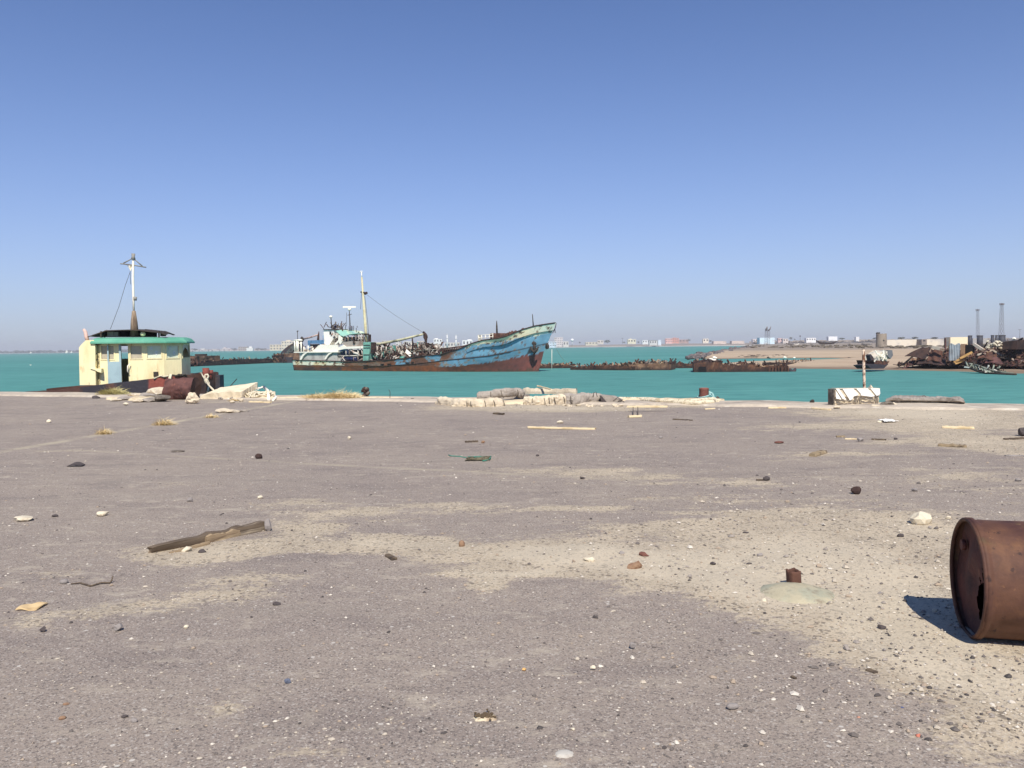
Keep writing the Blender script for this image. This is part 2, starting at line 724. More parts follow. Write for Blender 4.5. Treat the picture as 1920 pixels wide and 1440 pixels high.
def joint(p, q_, w, lo, hi, k):
    d = (q_ - p).normalized()
    n_ = V((-d.y, d.x, 0))
    dist = math2('ADD', math2('MULTIPLY', dsx.outputs[0], n_.x), math2('MULTIPLY', dsx.outputs[1], n_.y))
    dist = math2('ABSOLUTE', math2('ADD', math2('SUBTRACT', dist, p.dot(n_)), jn), 0.0)
    f = mr(dist, w * .35, w, 1.0, 0.0)
    along = math2('ADD', math2('MULTIPLY', dsx.outputs[0], d.x), math2('MULTIPLY', dsx.outputs[1], d.y))
    s0, s1 = p.dot(d) + lo, p.dot(d) + hi
    f = math2('MULTIPLY', f, mr(along, s0, s0 + .8))
    f = math2('MULTIPLY', f, mr(along, s1 - 1.5, s1, 1, 0))
    return math2('MULTIPLY', math2('MULTIPLY', f, mr(nz(1.3, 5), .30, .62)), k)


J1 = (at(0, 847.5), at(560, 751))
J2 = (at(150, 845), at(640, 872))
for (p_, q_), w_, lo_, hi_, k_ in ((J1, .17, -4, 12.2, 1.0), (J2, .10, -.6, 9.5, .6)):
    colr = mix(joint(p_, q_, w_, lo_, hi_, k_), colr, C(206, 192, 166, DK))
L.new(colr, bs.inputs["Base Color"])
h = math2('ADD', math2('MULTIPLY', nz(55.0, 6, 0.7), 0.9), math2('MULTIPLY', sep(grit, 2), 0.5))
bp = N.new("ShaderNodeBump")
bp.inputs["Strength"].default_value = 0.85
bp.inputs["Distance"].default_value = 0.007
L.new(h, bp.inputs["Height"])
L.new(bp.outputs[0], bs.inputs["Normal"])
deck = structure("quay_deck", db, dm, base=(0, 0, 0), recalc=False)
a = deck.data.attributes.new("sand", 'FLOAT', 'POINT')
a.data.foreach_set("value", sa)

# concrete coping along the quay edge, a low step above the asphalt
QD = V((1, -0.392, 0)).normalized()
QN = V((0.392, 1, 0)).normalized()
Q0 = V((0, 23.35, 0))


def q(s, t, z=0.0):
    return Q0 + QD * s + QN * t + V((0, 0, z))


m_coping = mat("coping_concrete", C(196, 182, 162), [(C(150, 138, 126), 0.9, .5, .7), (C(214, 204, 186), 2.4, .55, .7), (C(150, 112, 88), .5, .66, .74)],
               bump=(14, .8, .02), var=.2)
cp = MB()
n = 260
vs, fs = [], []
for i in range(n + 1):
    s = -62 + 110 * i / n
    ji = 0.10 * noise.noise(V((s * .7, 1, 1))) + .05 * noise.noise(V((s * 2.9, 5, 1)))
    jo = 0.05 * noise.noise(V((s * .9, 4, 1)))
    zz = 0.05 + 0.025 * noise.noise(V((s * .8, 7, 1)))
    for p in (q(s, -1.55 + ji * 2, -0.01), q(s, -1.42 + ji * 2, zz), q(s, -0.7, zz + .01 * noise.noise(V((s * 3, 2, 2)))), q(s, 0.06 + jo, zz), q(s, 0.08 + jo, -0.5)):
        vs.append(p)
for i in range(n):
    for j in range(4):
        a = i * 5 + j
        fs.append((a, a + 5, a + 6, a + 1))
cp.add(vs, fs, False)
structure("quay_edge", cp, m_coping, base=(0, 0, 0), recalc=False)

# ------------------------------------------------------------------ far coast, beach and hinterland
gm = bpy.data.materials.new("shore_ground")
gm.use_nodes = True
N, L = gm.node_tree.nodes, gm.node_tree.links
bs = N["Principled BSDF"]
bs.inputs["Roughness"].default_value = 0.95
bs.inputs["Specular IOR Level"].default_value = 0.1
tc = N.new("ShaderNodeTexCoord")
OB = tc.outputs["Object"]
sx = N.new("ShaderNodeSeparateXYZ")
L.new(OB, sx.inputs[0])
GK = .73
sandy = mix(mr(nz(0.05, 6), .4, .65), C(214, 192, 162, GK), C(196, 172, 146, GK))
sandy = mix(mr(nz(0.35, 6, .6, (.3, 1.2, 1)), .58, .7, 0, .6), sandy, C(168, 146, 124, GK))
scrub = mix(mr(nz(0.03, 6), .4, .6), C(160, 146, 130, GK), C(178, 162, 144, GK))
scrub = mix(mr(nz(0.12, 7, .65, (.4, 1, 1)), .55, .68), scrub, C(122, 112, 96, GK))
far = mr(math2('ADD', sx.outputs[1], math2('MULTIPLY', nz(0.02, 4), 120.0)), 330, 390)
colr = mix(far, sandy, scrub)
# wet sand close above the water line
wet = mr(math2('ADD', sx.outputs[2], math2('MULTIPLY', nz(0.3, 5), 0.16)), ZW + .16, ZW + .36, 1, 0)
colr = mix(wet, colr, C(150, 130, 110, GK))
white = mr(math2('ADD', sx.outputs[1], math2('MULTIPLY', nz(0.01, 3), 10.0)), 1180, 1200)
low = mr(sx.outputs[2], ZW + .5, ZW + 2.0, 1, 0)
colr = mix(math2('MULTIPLY', white, low), colr, C(226, 218, 206, GK))
L.new(colr, bs.inputs["Base Color"])


def ground_strip(name, cols, extra=None):
    """cols: one list of points per column, all the same length, running away from the camera"""
    mb = MB()
    nr = len(cols[0])
    vs = [p for c in cols for p in c]
    fs = []
    for i in range(len(cols) - 1):
        for j in range(nr - 1):
            a = i * nr + j
            fs.append((a, a + nr, a + nr + 1, a + 1))
    mb.add(vs, fs, True)
    return structure(name, mb, gm, base=(0, 0, 0), recalc=False)


def dist_col(px, Y):
    """horizontal place in direction px at depth Y"""
    d = ray(px, 650)
    return V((d.x / d.y * Y, Y, 0))


# the coast across the bay
coast_d = [(-700, 3900), (0, 3600), (350, 3000), (560, 2250), (1040, 1900), (1280, 1640), (1420, 1400), (1440, 1330)]
cols = []
for px in range(-700, 1441, 14):
    d0 = poly_y(coast_d, px)
    c = []
    for k, (dd, z) in enumerate(((-20, ZW - 1.2), (0, ZW - .02), (14, ZW + .9), (60, ZW + 2.0), (220, 0.9), (700, 2.2), (1700, 5.5))):
        Y = d0 + dd + (40 * noise.noise(V((px * .021, 2, k * .1))) if k else 0)
        p = dist_col(px, Y)
        p.z = z + (0.5 * noise.noise(V((px * .05, k, 3))) if k > 2 else 0)
        c.append(p)
    cols.append(c)
ground_strip("far_coast", cols)

# the beach and the flat land behind it
front = [(1285, 672.3), (1340, 673.2), (1400, 672.5), (1480, 671.8), (1580, 671.6), (1640, 671.2), (2400, 671)]
groyne = [(1285, 671.5), (1300, 669.5), (1345, 661), (1395, 652.5), (1420, 649.4)]
hz_prof = [(0, ZW - .06), (.5, ZW + .12), (3, ZW + .35), (20, ZW + .62), (70, ZW + .85), (160, ZW + 1.15), (330, -.75), (560, -.55), (800, -.2), (1200, .6), (2600, 4.5)]


def land_z(Y, Yf, px):
    z = poly_y(hz_prof, Y - Yf)
    return z + .10 * noise.noise(V((px * .03, Y * .02, 0))) * min(1, max(0, (Y - Yf) / 30))


cols = []
for px in list(range(1286, 1420, 4)) + list(range(1420, 2500, 12)):
    yf = at(px, poly_y(front, px), ZW).y
    if px < 1420:
        yb = at(px, poly_y(groyne, px), ZW).y
    else:
        yb = 3000
    c = []
    for j in range(46):
        t = j / 45
        Y = yf + (yb - yf) * (t if px < 1420 else t ** 2.6)
        p = dist_col(px, Y)
        z = land_z(Y, yf, px)
        if px < 1420:
            z = min(z, land_z(yb - (Y - yf) * .6, yf, px)) if t > .5 else z
            if t > .9:
                z = lerp(z, ZW - .1, (t - .9) / .1)
        p.z = z
        c.append(p)
    cols.append(c)
ground_strip("beach", cols)

# the low sand spit in front of the lagoon
near = [(1270, 690.4), (1400, 690.2), (1490, 691.6), (1560, 692.8), (1640, 694.8), (1700, 695.6), (1800, 698), (1900, 702), (2000, 703), (2400, 716)]
farl = [(1270, 689.5), (1300, 687), (1353, 683.2), (1400, 679.8), (1530, 676.2), (1570, 674.5), (1600, 672), (1640, 670), (2400, 668)]
cols = []
for px in range(1272, 2400, 8):
    y0 = at(px, poly_y(near, px), ZW).y
    y1 = at(px, poly_y(farl, px), ZW).y
    c = []
    for j in range(25):
        t = j / 24
        Y = lerp(y0, y1, t)
        k = min(1, (px - 1272) / 160)
        prof = poly_y([(0, -.08), (.05, .06), (.16, .25), (.30, .58), (.45, .62), (.8, .45), (.95, .2), (1, .16 if px > 1590 else -.08)], t)
        p = dist_col(px, Y)
        p.z = ZW + prof * (.35 + .65 * k) + .05 * noise.noise(V((px * .04, Y * .2, 1))) * (0 < j < 24)
        c.append(p)
    cols.append(c)
ground_strip("sand_spit", cols)
# ------------------------------------------------------------------ shared materials
m_cream = mat("cream_paint", C(252, 238, 188), [(C(238, 220, 166), .9, .48, .68), (C(206, 160, 104), 1.5, .60, .74), (C(140, 120, 104), 2.6, .66, .74)], stretch=(2.2, 2.2, .6), rough=.6, bump=(9, .25, .02), var=.07)
m_bluegrey = mat("door_blue_grey", C(168, 192, 196), [(C(150, 172, 178), 1.5, .45, .6), (C(140, 110, 90), 4, .70, .76)], rough=.55, var=.06)
m_green = mat("roof_green", C(96, 164, 136), [(C(120, 182, 154), .8, .45, .65), (C(80, 120, 100), 2.5, .66, .74)], rough=.55, var=.08)
m_teal = mat("teal_paint", C(40, 110, 120), [(C(30, 70, 80), 2, .5, .65)], rough=.6)
m_black = mat("black_hull", C(62, 58, 64), [(C(88, 70, 62), 1.1, .5, .66), (C(112, 78, 62), 2.4, .62, .72)], rough=.75, bump=(8, .5, .03))
m_redlead = mat("red_lead", C(134, 72, 62), [(C(88, 60, 56), 1.4, .55, .65), (C(184, 104, 84), 3, .6, .72)], rough=.8, bump=(8, .5, .02))
m_rust = mat("rust", C(98, 68, 56), [(C(70, 50, 46), 1.6, .45, .6), (C(130, 92, 68), 2.6, .58, .7)], rough=.9, bump=(14, .7, .02), var=.25)
m_rustdark = mat("rust_dark", C(74, 56, 50), [(C(50, 40, 40), 1.4, .45, .6), (C(106, 76, 58), 2.2, .6, .72)], rough=.92, bump=(10, .8, .03), var=.3)
m_darkmetal = mat("dark_metal", C(66, 58, 52), [(C(92, 76, 62), 2, .55, .7)], rough=.8, bump=(12, .5, .02), var=.25)
m_wood = mat("weathered_wood", C(146, 126, 104), [(C(96, 80, 66), 3, .5, .62), (C(178, 160, 136), 5, .58, .7)], stretch=(1, 1, .25), bump=(18, .7, .01), var=.2)
m_white = mat("white_paint", C(255, 247, 228), [(C(232, 222, 202), 1.4, .58, .72), (C(160, 112, 78), 2.3, .69, .75)], rough=.6, bump=(10, .3, .02), var=.08)
m_glass = mat("dusty_glass", C(190, 180, 156), [(C(206, 196, 172), 2.2, .5, .7)], rough=.3, spec=.25, var=.08)
m_glass2 = mat("front_glass", C(226, 232, 206), [(C(236, 238, 216), 2.2, .5, .7)], rough=.3, spec=.3, var=.06)
m_crack = mat("shattered_glass", C(238, 242, 238), rough=.4, var=.03)
m_rope = mat("pale_rope", C(226, 214, 186), [(C(186, 170, 140), 9, .5, .62)], bump=(60, .9, .01), var=.18, var_scale=30)
m_interior = mat("cabin_interior", C(84, 76, 68), [(C(56, 50, 46), 2, .5, .65)], var=.2)  # dark tone put in so the door opening shows dark
m_greybox = mat("grey_box", C(150, 146, 138), [(C(105, 95, 86), 2, .55, .68)], rough=.6)

# ------------------------------------------------------------------ the half-sunk tug at the quay
a0 = atY(190, 700, 32.4)
TF = Frame((a0.x, a0.y, 0), (0.97, 0.20))
tug = thing("tugboat", "half sunken tug with cream wheelhouse and green roof moored at the quay edge", "boat", (a0.x, a0.y, ZW))


def tpart(name, mb, m, parent=None, **k):
    return obj(name, mb, m, parent or tug, **k)


P = TF.P
# hull: bulwark line surveyed along the quay side, mirrored to the far side
bul = [(44, 734.5), (100, 731.5), (150, 726.5), (205, 719), (260, 713), (310, 707), (350, 703), (392, 699)]
hv, hc = [], []
npt = 90
for i in range(npt + 1):
    t = i / npt
    px = lerp(44, 404, t)
    py = poly_y(bul, px) + .5 * noise.noise(V((px * .08, 0, 2)))
    wdt = 4.4 * (1 - max(0, (t - .70) / .30) ** 2.4 * .80) * (1 - max(0, (.12 - t) / .12) ** 2 * .4)
    inn = (4.4 - wdt) / 2
    q0 = P(px, py, -.55 + inn)
    x, z = q0.x, q0.z
    dk = z - .38 - .25 * t
    y0 = -.55 + inn
    prof = [(y0 + .5, ZW - 1)] + [(y0 + .12 * (1 - k / 8), lerp(ZW + .3, z, k / 8)) for k in range(9)] + [(y0 + .09, z), (y0 + .1, dk),
            (y0 + wdt - .1, dk), (y0 + wdt - .09, z), (y0 + wdt, z), (y0 + wdt - .06, ZW + .4), (y0 + wdt - .5, ZW - 1)]
    for k, (yy, zz) in enumerate(prof):
        hv.append((x, yy, zz))
        n1, n2 = noise.noise(V((x * .9, zz * 1.1, 3))), noise.noise(V((x * 3, zz * 3, 9)))
        c = (62, 58, 64)
        r = .5 * n1 + .4 * n2
        if r > .22:
            c = (100, 72, 62)
        w1 = px + 12 * n1 + 5 * n2
        if 280 < w1 < 340 and 1 < k < 11:
            c = (150, 80, 68) if n2 < .3 else (120, 66, 58)
        elif w1 >= 340:
            c = (104, 74, 64) if n1 + n2 < .2 else (76, 58, 56)
        elif w1 < 150:
            c = (92, 66, 58)
        hc.append(C(*c))
np_ = len(prof)
hm_ = TF.mb()
ff = []
for i in range(npt):
    for j in range(np_ - 1):
        a = i * np_ + j
        ff.append((a, a + np_, a + np_ + 1, a + 1))
ff.append(tuple(range(np_)))
ff.append(tuple(npt * np_ + j for j in range(np_))[::-1])
hm_.add(hv, ff)
hm_.colr = hc
m_tughull = mat("tug_hull_paint", C(62, 58, 64), attr="paint", rough=.75, bump=(8, .6, .03), var=.22)
tpart("hull", hm_, m_tughull)
st = TF.mb()
TF.box(st, 393, 704, 412, 745, 1.2, 2.4)
tpart("stem_post", st, m_black)
# deck rubble strip along the bulwark near the wheelhouse front
tf = TF.mb()
for i in range(26):
    px = 297 + i * 2.0
    q0 = P(px, poly_y(bul, px) - 1, -.3)
    tf.rock((q0.x, q0.y + RND.uniform(-.2, .2), q0.z - .06), (RND.uniform(.1, .22), .2, RND.uniform(.06, .13)), seed=i, sub=1)
tpart("tyre_fender", tf, m_darkmetal)

# bitts on the fore deck
bt = TF.mb()
TF.tube(bt, [(386, 690, .1), (386, 712, .1)], .13, 10)
TF.tube(bt, [(394, 694, .3), (394, 712, .3)], .12, 10)
TF.tube(bt, [(380, 697, .2), (398, 700, .2)], .06, 8)
tpart("mooring_bitts", bt, m_redlead)

# ---- wheelhouse: plan corners (frame coordinates) and wall panels with real openings
zt = P(250, 645, 0).z            # underside of the roof at the side
zb = P(250, 716, 0).z            # deck level


def panel(mb, A, B, z0, z1, holes, th=.07):
    """wall from plan point A to B with rectangular openings (s0,za,s1,zb), s in metres from A"""
    A, B = V((A[0], A[1], 0)), V((B[0], B[1], 0))
    d = (B - A)
    Ln = d.length
    d.normalize()
    nn = V((-d.y, d.x, 0)) * th
    ss = sorted({0, Ln} | {h[0] for h in holes} | {h[2] for h in holes})
    zz = sorted({z0, z1} | {h[1] for h in holes} | {h[3] for h in holes})
    pt = lambda s, z, k: A + d * s + V((0, 0, z)) + (nn if k else V((0, 0, 0)))

    def solid(i, j):
        if i < 0 or j < 0 or i >= len(ss) - 1 or j >= len(zz) - 1:
            return False
        s, z = (ss[i] + ss[i + 1]) / 2, (zz[j] + zz[j + 1]) / 2
        return not any(h[0] < s < h[2] and h[1] < z < h[3] for h in holes)
    for i in range(len(ss) - 1):
        for j in range(len(zz) - 1):
            if not solid(i, j):
                continue
            s0, s1, za, zb_ = ss[i], ss[i + 1], zz[j], zz[j + 1]
            mb.add([pt(s0, za, 0), pt(s1, za, 0), pt(s1, zb_, 0), pt(s0, zb_, 0)], [(0, 1, 2, 3)])
            mb.add([pt(s0, za, 1), pt(s1, za, 1), pt(s1, zb_, 1), pt(s0, zb_, 1)], [(3, 2, 1, 0)])
            for (a, b, c, e, i2, j2) in ((s0, za, s0, zb_, i - 1, j), (s1, za, s1, zb_, i + 1, j), (s0, za, s1, za, i, j - 1), (s0, zb_, s1, zb_, i, j + 1)):
                if not solid(i2, j2):
                    mb.add([pt(a, b, 0), pt(c, e, 0), pt(c, e, 1), pt(a, b, 1)], [(0, 1, 2, 3)])
    return d, nn


def inset(mb, A, B, s0, za, s1, zb_, off, th):
    A, B = V((A[0], A[1], 0)), V((B[0], B[1], 0))
    d = (B - A).normalized()
    n = V((-d.y, d.x, 0))
    c = [A + d * s0 + n * off + V((0, 0, za)), A + d * s1 + n * off + V((0, 0, za)), A + d * s1 + n * off + V((0, 0, zb_)), A + d * s0 + n * off + V((0, 0, zb_))]
    mb.prism(c, n * th)


def frame_ring(mb, A, B, s0, za, s1, zb_, w=.035, off=-.02, th=.06):
    for (a, b, c, e) in ((s0 - w, za - w, s1 + w, za), (s0 - w, zb_, s1 + w, zb_ + w), (s0 - w, za, s0, zb_), (s1, za, s1 + w, zb_)):
        inset(mb, A, B, a, b, c, e, off, th)


pa, pb = P(184, 690), P(272, 690)
PA, PB = (pa.x, 0), (pb.x, 0)


def hit(px, base, ang):
    """plan point reached from base along heading ang that is seen at photo column px"""
    lo, hi = 0.0, 4.0
    d = V((math.cos(ang), math.sin(ang), 0))
    for _ in range(40):
        m = (lo + hi) / 2
        w = TF.M @ (V((base[0], base[1], 0)) + d * m)
        r = w - EYE
        x = W0 / 2 + FPX * r.dot(_rt) / r.dot(_fwd)
        if x < px:
            lo = m
        else:
            hi = m
    return (base[0] + d.x * lo, base[1] + d.y * lo)


PC = hit(309, PB, math.radians(12))
PD = hit(342, PC, math.radians(38))
PE = (PD[0] + .14, PD[1] + 1.15)
PFr = (PB[0], PE[1] + .35)
PG = (PA[0], PE[1] + .35)


def zpx(px, py, base):
    """height of the photo row py on the vertical through plan point base"""
    w = TF.M @ V((base[0], base[1], 0))
    r = ray(px, py)
    return EYE.z + r.z * ((w - EYE).to_2d().length / r.to_2d().length)


zS0, zS1 = P(250, 673, 0).z, P(250, 648, 0).z
side = TF.mb()
sx = lambda px: P(px, 690).x - PA[0]
dz0, dz1 = zb + .02, P(215, 646).z
holesS = [(sx(191), zS0, sx(203.5), zS1), (sx(205), zS0, sx(214.5), zS1), (sx(228), zb, sx(241), dz1), (sx(246), zS0 + .01, sx(267), zS1 - .01)]
panel(side, PA, PB, zb - .35, zt + .12, holesS)
fr = []
for (A, B, fw) in ((PB, PC, .14), (PC, PD, .16)):
    Ln = (V(B) - V(A)).length
    fr.append((A, B, [(Ln * fw, zS0 + .02, Ln * (1 - fw), zS1 - .01)]))
Lc = (V(PE) - V(PD)).length
fr.append((PD, PE, [(Lc * .12, zS0 + .02, Lc * .9, zS1 + .02)]))
wl = TF.mb()
for A, B, hs in fr:
    panel(wl, A, B, zb - .1, zt + .12, hs)
panel(wl, PE, PFr, zb - .1, zt + .12, [])
# far wall with windows, so daylight shows through the broken front opening
Lf = PFr[0] - PG[0]
panel(wl, PFr, PG, zb - .1, zt + .12, [(.25, zS0, .8, zS1), (1.0, zS0, Lf - .3, zS1)])
panel(wl, PG, PA, zb - .1, zt + .12, [])
side.v += wl.v
o_ = len(side.v) - len(wl.v)
side.f += [[i + o_ for i in f] for f in wl.f]
side.sm += wl.sm
side.mi += wl.mi
cab = tpart("wheelhouse_wall", side, m_cream, recalc=False)
il = TF.mb()
il.box((PA[0] + .1, .1, zb - .3), (PB[0] + .3, PG[1] - .1, zb - .05))
tpart("cabin_floor", il, m_interior)
ib = TF.mb()
ib.box((sx(236) + PA[0], .75, zb), (sx(242) + PA[0] + .15, 1.3, zS0 - .05))
ib.box((sx(243) + PA[0] + .1, 1.32, zb), (PC[0] - .1, 1.5, zS0 + .05))
tpart("helm_console", ib, m_interior)
# glazing
for (A, B, h, g) in [(PA, PB, holesS[0], m_glass), (PA, PB, holesS[1], m_glass), (PA, PB, holesS[3], m_glass), (fr[0][0], fr[0][1], fr[0][2][0], m_glass2), (fr[1][0], fr[1][1], fr[1][2][0], m_glass2)]:
    mb = TF.mb()
    frame_ring(mb, A, B, h[0], h[1], h[2], h[3])
    wf = tpart("window", mb, m_cream)
    mb = TF.mb()
    inset(mb, A, B, h[0], h[1], h[2], h[3], .03, .012)
    obj("pane", mb, g, wf)
    if g is m_glass2:
        # star-shaped bullet holes in the dusty panes
        for (u, w_) in ((.30, .80), (.66, .42)):
            mb = TF.mb()
            d = (V(B) - V(A)).normalized()
            d3, n3 = V((d.x, d.y, 0)), V((-d.y, d.x, 0))
            c = V((A[0], A[1], 0)) + d3 * lerp(h[0], h[2], u) + n3 * .022 + V((0, 0, lerp(h[1], h[3], w_)))
            for k in range(11):
                a1, a2 = 2 * math.pi * k / 11, 2 * math.pi * (k + 1) / 11
                r1 = .055 if u > .5 else .04
                p1 = c + d3 * r1 * .8 * math.cos(a1) + V((0, 0, r1 * math.sin(a1)))
                p2 = c + d3 * r1 * .8 * math.cos(a2) + V((0, 0, r1 * math.sin(a2)))
                mb.beam(p1, p2, .012, .02 + .012 * (k % 3))
            for k in range(5):
                a1 = 1.3 * k + u
                mb.beam(c, c + (d3 * math.cos(a1) + V((0, 0, math.sin(a1)))) * .09, .006, .007)
            obj("bullet_hole", mb, m_crack, wf)
h = fr[2][2][0]
mb = TF.mb()
frame_ring(mb, PD, PE, h[0], h[1], h[2], h[3])
wf = tpart("window", mb, m_cream)
mb = TF.mb()
A3, d3 = V((PD[0], PD[1], 0)), V((PE[0] - PD[0], PE[1] - PD[1], 0)).normalized()
sh = lambda s, z: A3 + d3 * s + V((0, 0, z)) + V((-.02, 0, 0))
mb.prism([sh(h[0], h[3]), sh(h[2], h[3]), sh(h[2], h[1] + .1), sh(h[2] * .82, h[3] - .2), sh(h[2] * .55, h[3] - .1), sh(h[0] + .1, h[3] - .3)], (-.012, 0, 0))
obj("broken_pane", mb, m_glass, wf)
# sliding door pushed back along the side wall, with a window in its upper half
mb = TF.mb()
xd0, xd1 = sx(203) + PA[0], sx(228.5) + PA[0]
zmid = P(215, 678).z
mb.box((xd0, -.085, zb - .16), (xd1, -.045, zmid))
mb.box((xd0, -.085, zmid + .002), (xd0 + .05, -.05, dz1))
mb.box((xd1 - .07, -.085, zmid + .002), (xd1, -.05, dz1))
door = tpart("sliding_door", mb, m_bluegrey)
mb = TF.mb()
mb.tube([(xd1 + .28, -.09, P(240, 700).z), (xd1 + .24, -.15, P(240, 696).z), (xd1 + .25, -.15, P(240, 686).z), (xd1 + .33, -.09, P(240, 682).z)], .02, 7)
tpart("grab_rail", mb, m_white)
for (x0, x1, y0, y1) in ((288, 296, 697, 706), (311, 319, 695, 704)):
    mb = TF.mb()
    q1 = atY(x0, y0, 1)
    lx0, lx1 = P(x0, 700, .25 if x0 < 300 else .62).x, P(x1, 700, .25 if x0 < 300 else .62).x
    vv = .02 if x0 < 300 else .35
    a, b = P(x0, y1, vv), P(x1, y0, vv)
    mb.box((a.x, vv - .02, a.z), (b.x, vv + .2, b.z))
    tpart("vent_box", mb, m_darkmetal)

# green roof with a curved brow that follows the faceted front
mb = TF.mb()
ring = [(PA[0] - .18, -.32), (PB[0] + .05, -.36), (PC[0] + .16, PC[1] - .30), (PD[0] + .24, PD[1] - .1), (PE[0] + .16, PE[1] + .25), (PFr[0] + .2, PFr[1] + .35), (PG[0] - .18, PG[1] + .35)]
inner = [(PA[0], .10), (PB[0] - .05, .10), (PC[0] - .2, PC[1] + .14), (PD[0] - .12, PD[1] + .2), (PE[0] - .1, PE[1] - .05), (PFr[0] - .1, PFr[1] - .05), (PG[0], PG[1] - .05)]
zr0, zr1 = zt + .045, P(250, 632.2, -.2).z
n = len(ring)
vs = [(x, y, zr0 - .02) for x, y in ring] + [(x, y, zr0 + .035) for x, y in ring] + \
     [(lerp(a[0], b[0], .42), lerp(a[1], b[1], .42), zr1 - .05) for a, b in zip(ring, inner)] + [(x, y, zr1) for x, y in inner]
fs = []
for r in range(3):
    for i in range(n):
        fs.append((r * n + i, r * n + (i + 1) % n, (r + 1) * n + (i + 1) % n, (r + 1) * n + i))
fs.append(tuple(range(3 * n, 4 * n)))
fs.append(tuple(range(n))[::-1])
mb.add(vs, fs)
tpart("roof", mb, m_green)

# rusty sun canopy over the roof, with posts
mb = TF.mb()
cz = [(164, 629.5), (196, 618.5), (240, 617.2), (262, 617.5), (302, 621.5), (310, 624.5)]
pts = [P(x, y, .1) for x, y in cz]
for i in range(5):
    a, b = pts[i], pts[i + 1]
    mb.sheet(lambda u, v, a=a, b=b: V((lerp(a.x, b.x, u), .1 + 1.9 * v, lerp(a.z, b.z, u) - .10 * abs(v - .5) + .02 * math.sin(9 * v + i))), 3, 6, .035)
tpart("canopy", mb, m_darkmetal)
for px, v_ in ((189.5, .15), (298, .2), (196, 1.8), (290, 1.8)):
    mb = TF.mb()
    a, b = P(px, 633, v_), P(px, 621, v_)
    mb.beam((a.x, v_, zr1 - .03), (b.x, v_, b.z), .05, .05)
    tpart("canopy_post", mb, m_darkmetal)
mb = TF.mb()
TF.prism(mb, [(196, 619.5), (240, 618.5), (262, 618.8), (294, 622.5), (294, 632), (196, 632)], 1.2, 1.26)
tpart("canopy_dark_fill", mb, m_darkmetal)  # dark sheet added to stand for the dark underside of the canopy
mb = TF.mb()
TF.box(mb, 201, 622, 212, 630.8, .5, .8)
TF.box(mb, 213, 622.5, 221, 630.8, .55, .85)
tpart("air_conditioner", mb, m_greybox)
mb = TF.mb()
q0 = P(268, 627, .3)
mb.rock((q0.x, q0.y, q0.z - .08), (.2, .2, .19), 5, 2, 0, .0, smooth=True)
tpart("searchlight", mb, m_cream)
mb = TF.mb()
TF.box(mb, 300.5, 623.5, 308.5, 630.5, .3, .6)
tpart("horn_box", mb, m_darkmetal)

# mast: rusty tapered tripod foot, white pole, crossarm with stays, lamps, and a thin halyard
mb = TF.mb()
TF.tube(mb, [(252.5, 632, .7), (251.6, 604, .7), (251, 583, .7)], [.17, .13, .07], 9)
TF.tube(mb, [(247, 632, .7), (250, 606, .7)], [.07, .05], 7)
mast = tpart("mast", mb, m_wood)
mb = TF.mb()
TF.tube(mb, [(251, 585, .7), (250.2, 556, .7), (249.2, 520, .7), (249.8, 490, .7), (249.8, 486, .7)], [.04, .045, .05, .045, .04], 9)
obj("pole", mb, m_white, mast)
mb = TF.mb()
TF.tube(mb, [(225.5, 494.3, .7), (249.5, 497.0, .7), (274, 501.2, .7)], .025, 7)
TF.tube(mb, [(231, 493.8, .7), (249.5, 484, .7), (267, 499, .7)], .025, 7)
obj("crossarm", mb, m_greybox, mast)
mb = TF.mb()
TF.tube(mb, [(249.8, 486.5, .7), (249.8, 481.5, .7), (250, 475.5, .7)], [.09, .06, .075], 10)
obj("mast_lamp", mb, m_greybox, mast)
mb = TF.mb()
TF.tube(mb, [(253.5, 563.5, .6), (253.5, 556.5, .6)], [.06, .075], 9)
obj("mast_lamp", mb, m_greybox, mast)
mb = TF.mb()
q0, q1, q2 = P(238, 497.5, .7), P(247, 498, .7), P(245.5, 508, .7)
mb.sheet(lambda u, v: q0.lerp(q1, u).lerp(q2, v) + V((0, .05 * math.sin(7 * u + 5 * v), 0)), 5, 6, .008)
obj("torn_flag", mb, m_white, mast)
mb = TF.mb()
TF.tube(mb, [(244, 510, .7), (235, 535, .75), (223, 575, .8), (207, 617, .9)], .008, 5)
TF.tube(mb, [(244, 508, .7), (245, 533, .7)], .008, 5)
obj("halyard", mb, m_darkmetal, mast)

# funnel casing aft, bent horn on top, teal companionway and ladder brackets
mb = TF.mb()
TF.prism(mb, [(149.5, 722), (148, 652), (151, 647.5), (160.5, 638), (176, 637.5), (178.5, 651), (179.5, 722)], -.25, .9)
casing = tpart("funnel_casing", mb, m_cream)
mb = TF.mb()
TF.tube(mb, [(163.8, 639, .2), (162, 631, .2), (160, 622, .2), (156.5, 617, .2)], [.07, .08, .07, .05], 8)
tpart("bent_vent_pipe", mb, mat("faded_pink", C(222, 190, 176), [(C(150, 100, 80), 3, .5, .62)]))
mb = TF.mb()
TF.box(mb, 180, 645, 190, 689, .25, .33)
TF.box(mb, 186.5, 668, 190, 689, .05, .2)
tpart("companionway", mb, m_teal)
mb = TF.mb()
for (x0, y0, x1, y1, x2, y2) in ((165, 646.5, 190, 644.5, 182, 664), (169, 664, 183, 663, 183, 676), (170, 676, 184, 674, 181, 688)):
    TF.tube(mb, [(x0, y0, -.1), (x1, y1, -.1)], .025, 6)
    TF.tube(mb, [(x0, y0, -.1), (x2, y2, -.1)], .025, 6)
tpart("ladder", mb, m_darkmetal)
mb = TF.mb()
TF.prism(mb, [(169, 691), (190, 691), (190, 699), (183, 697), (178, 694)], -.3, -.02)
tpart("side_shelf", mb, m_cream)

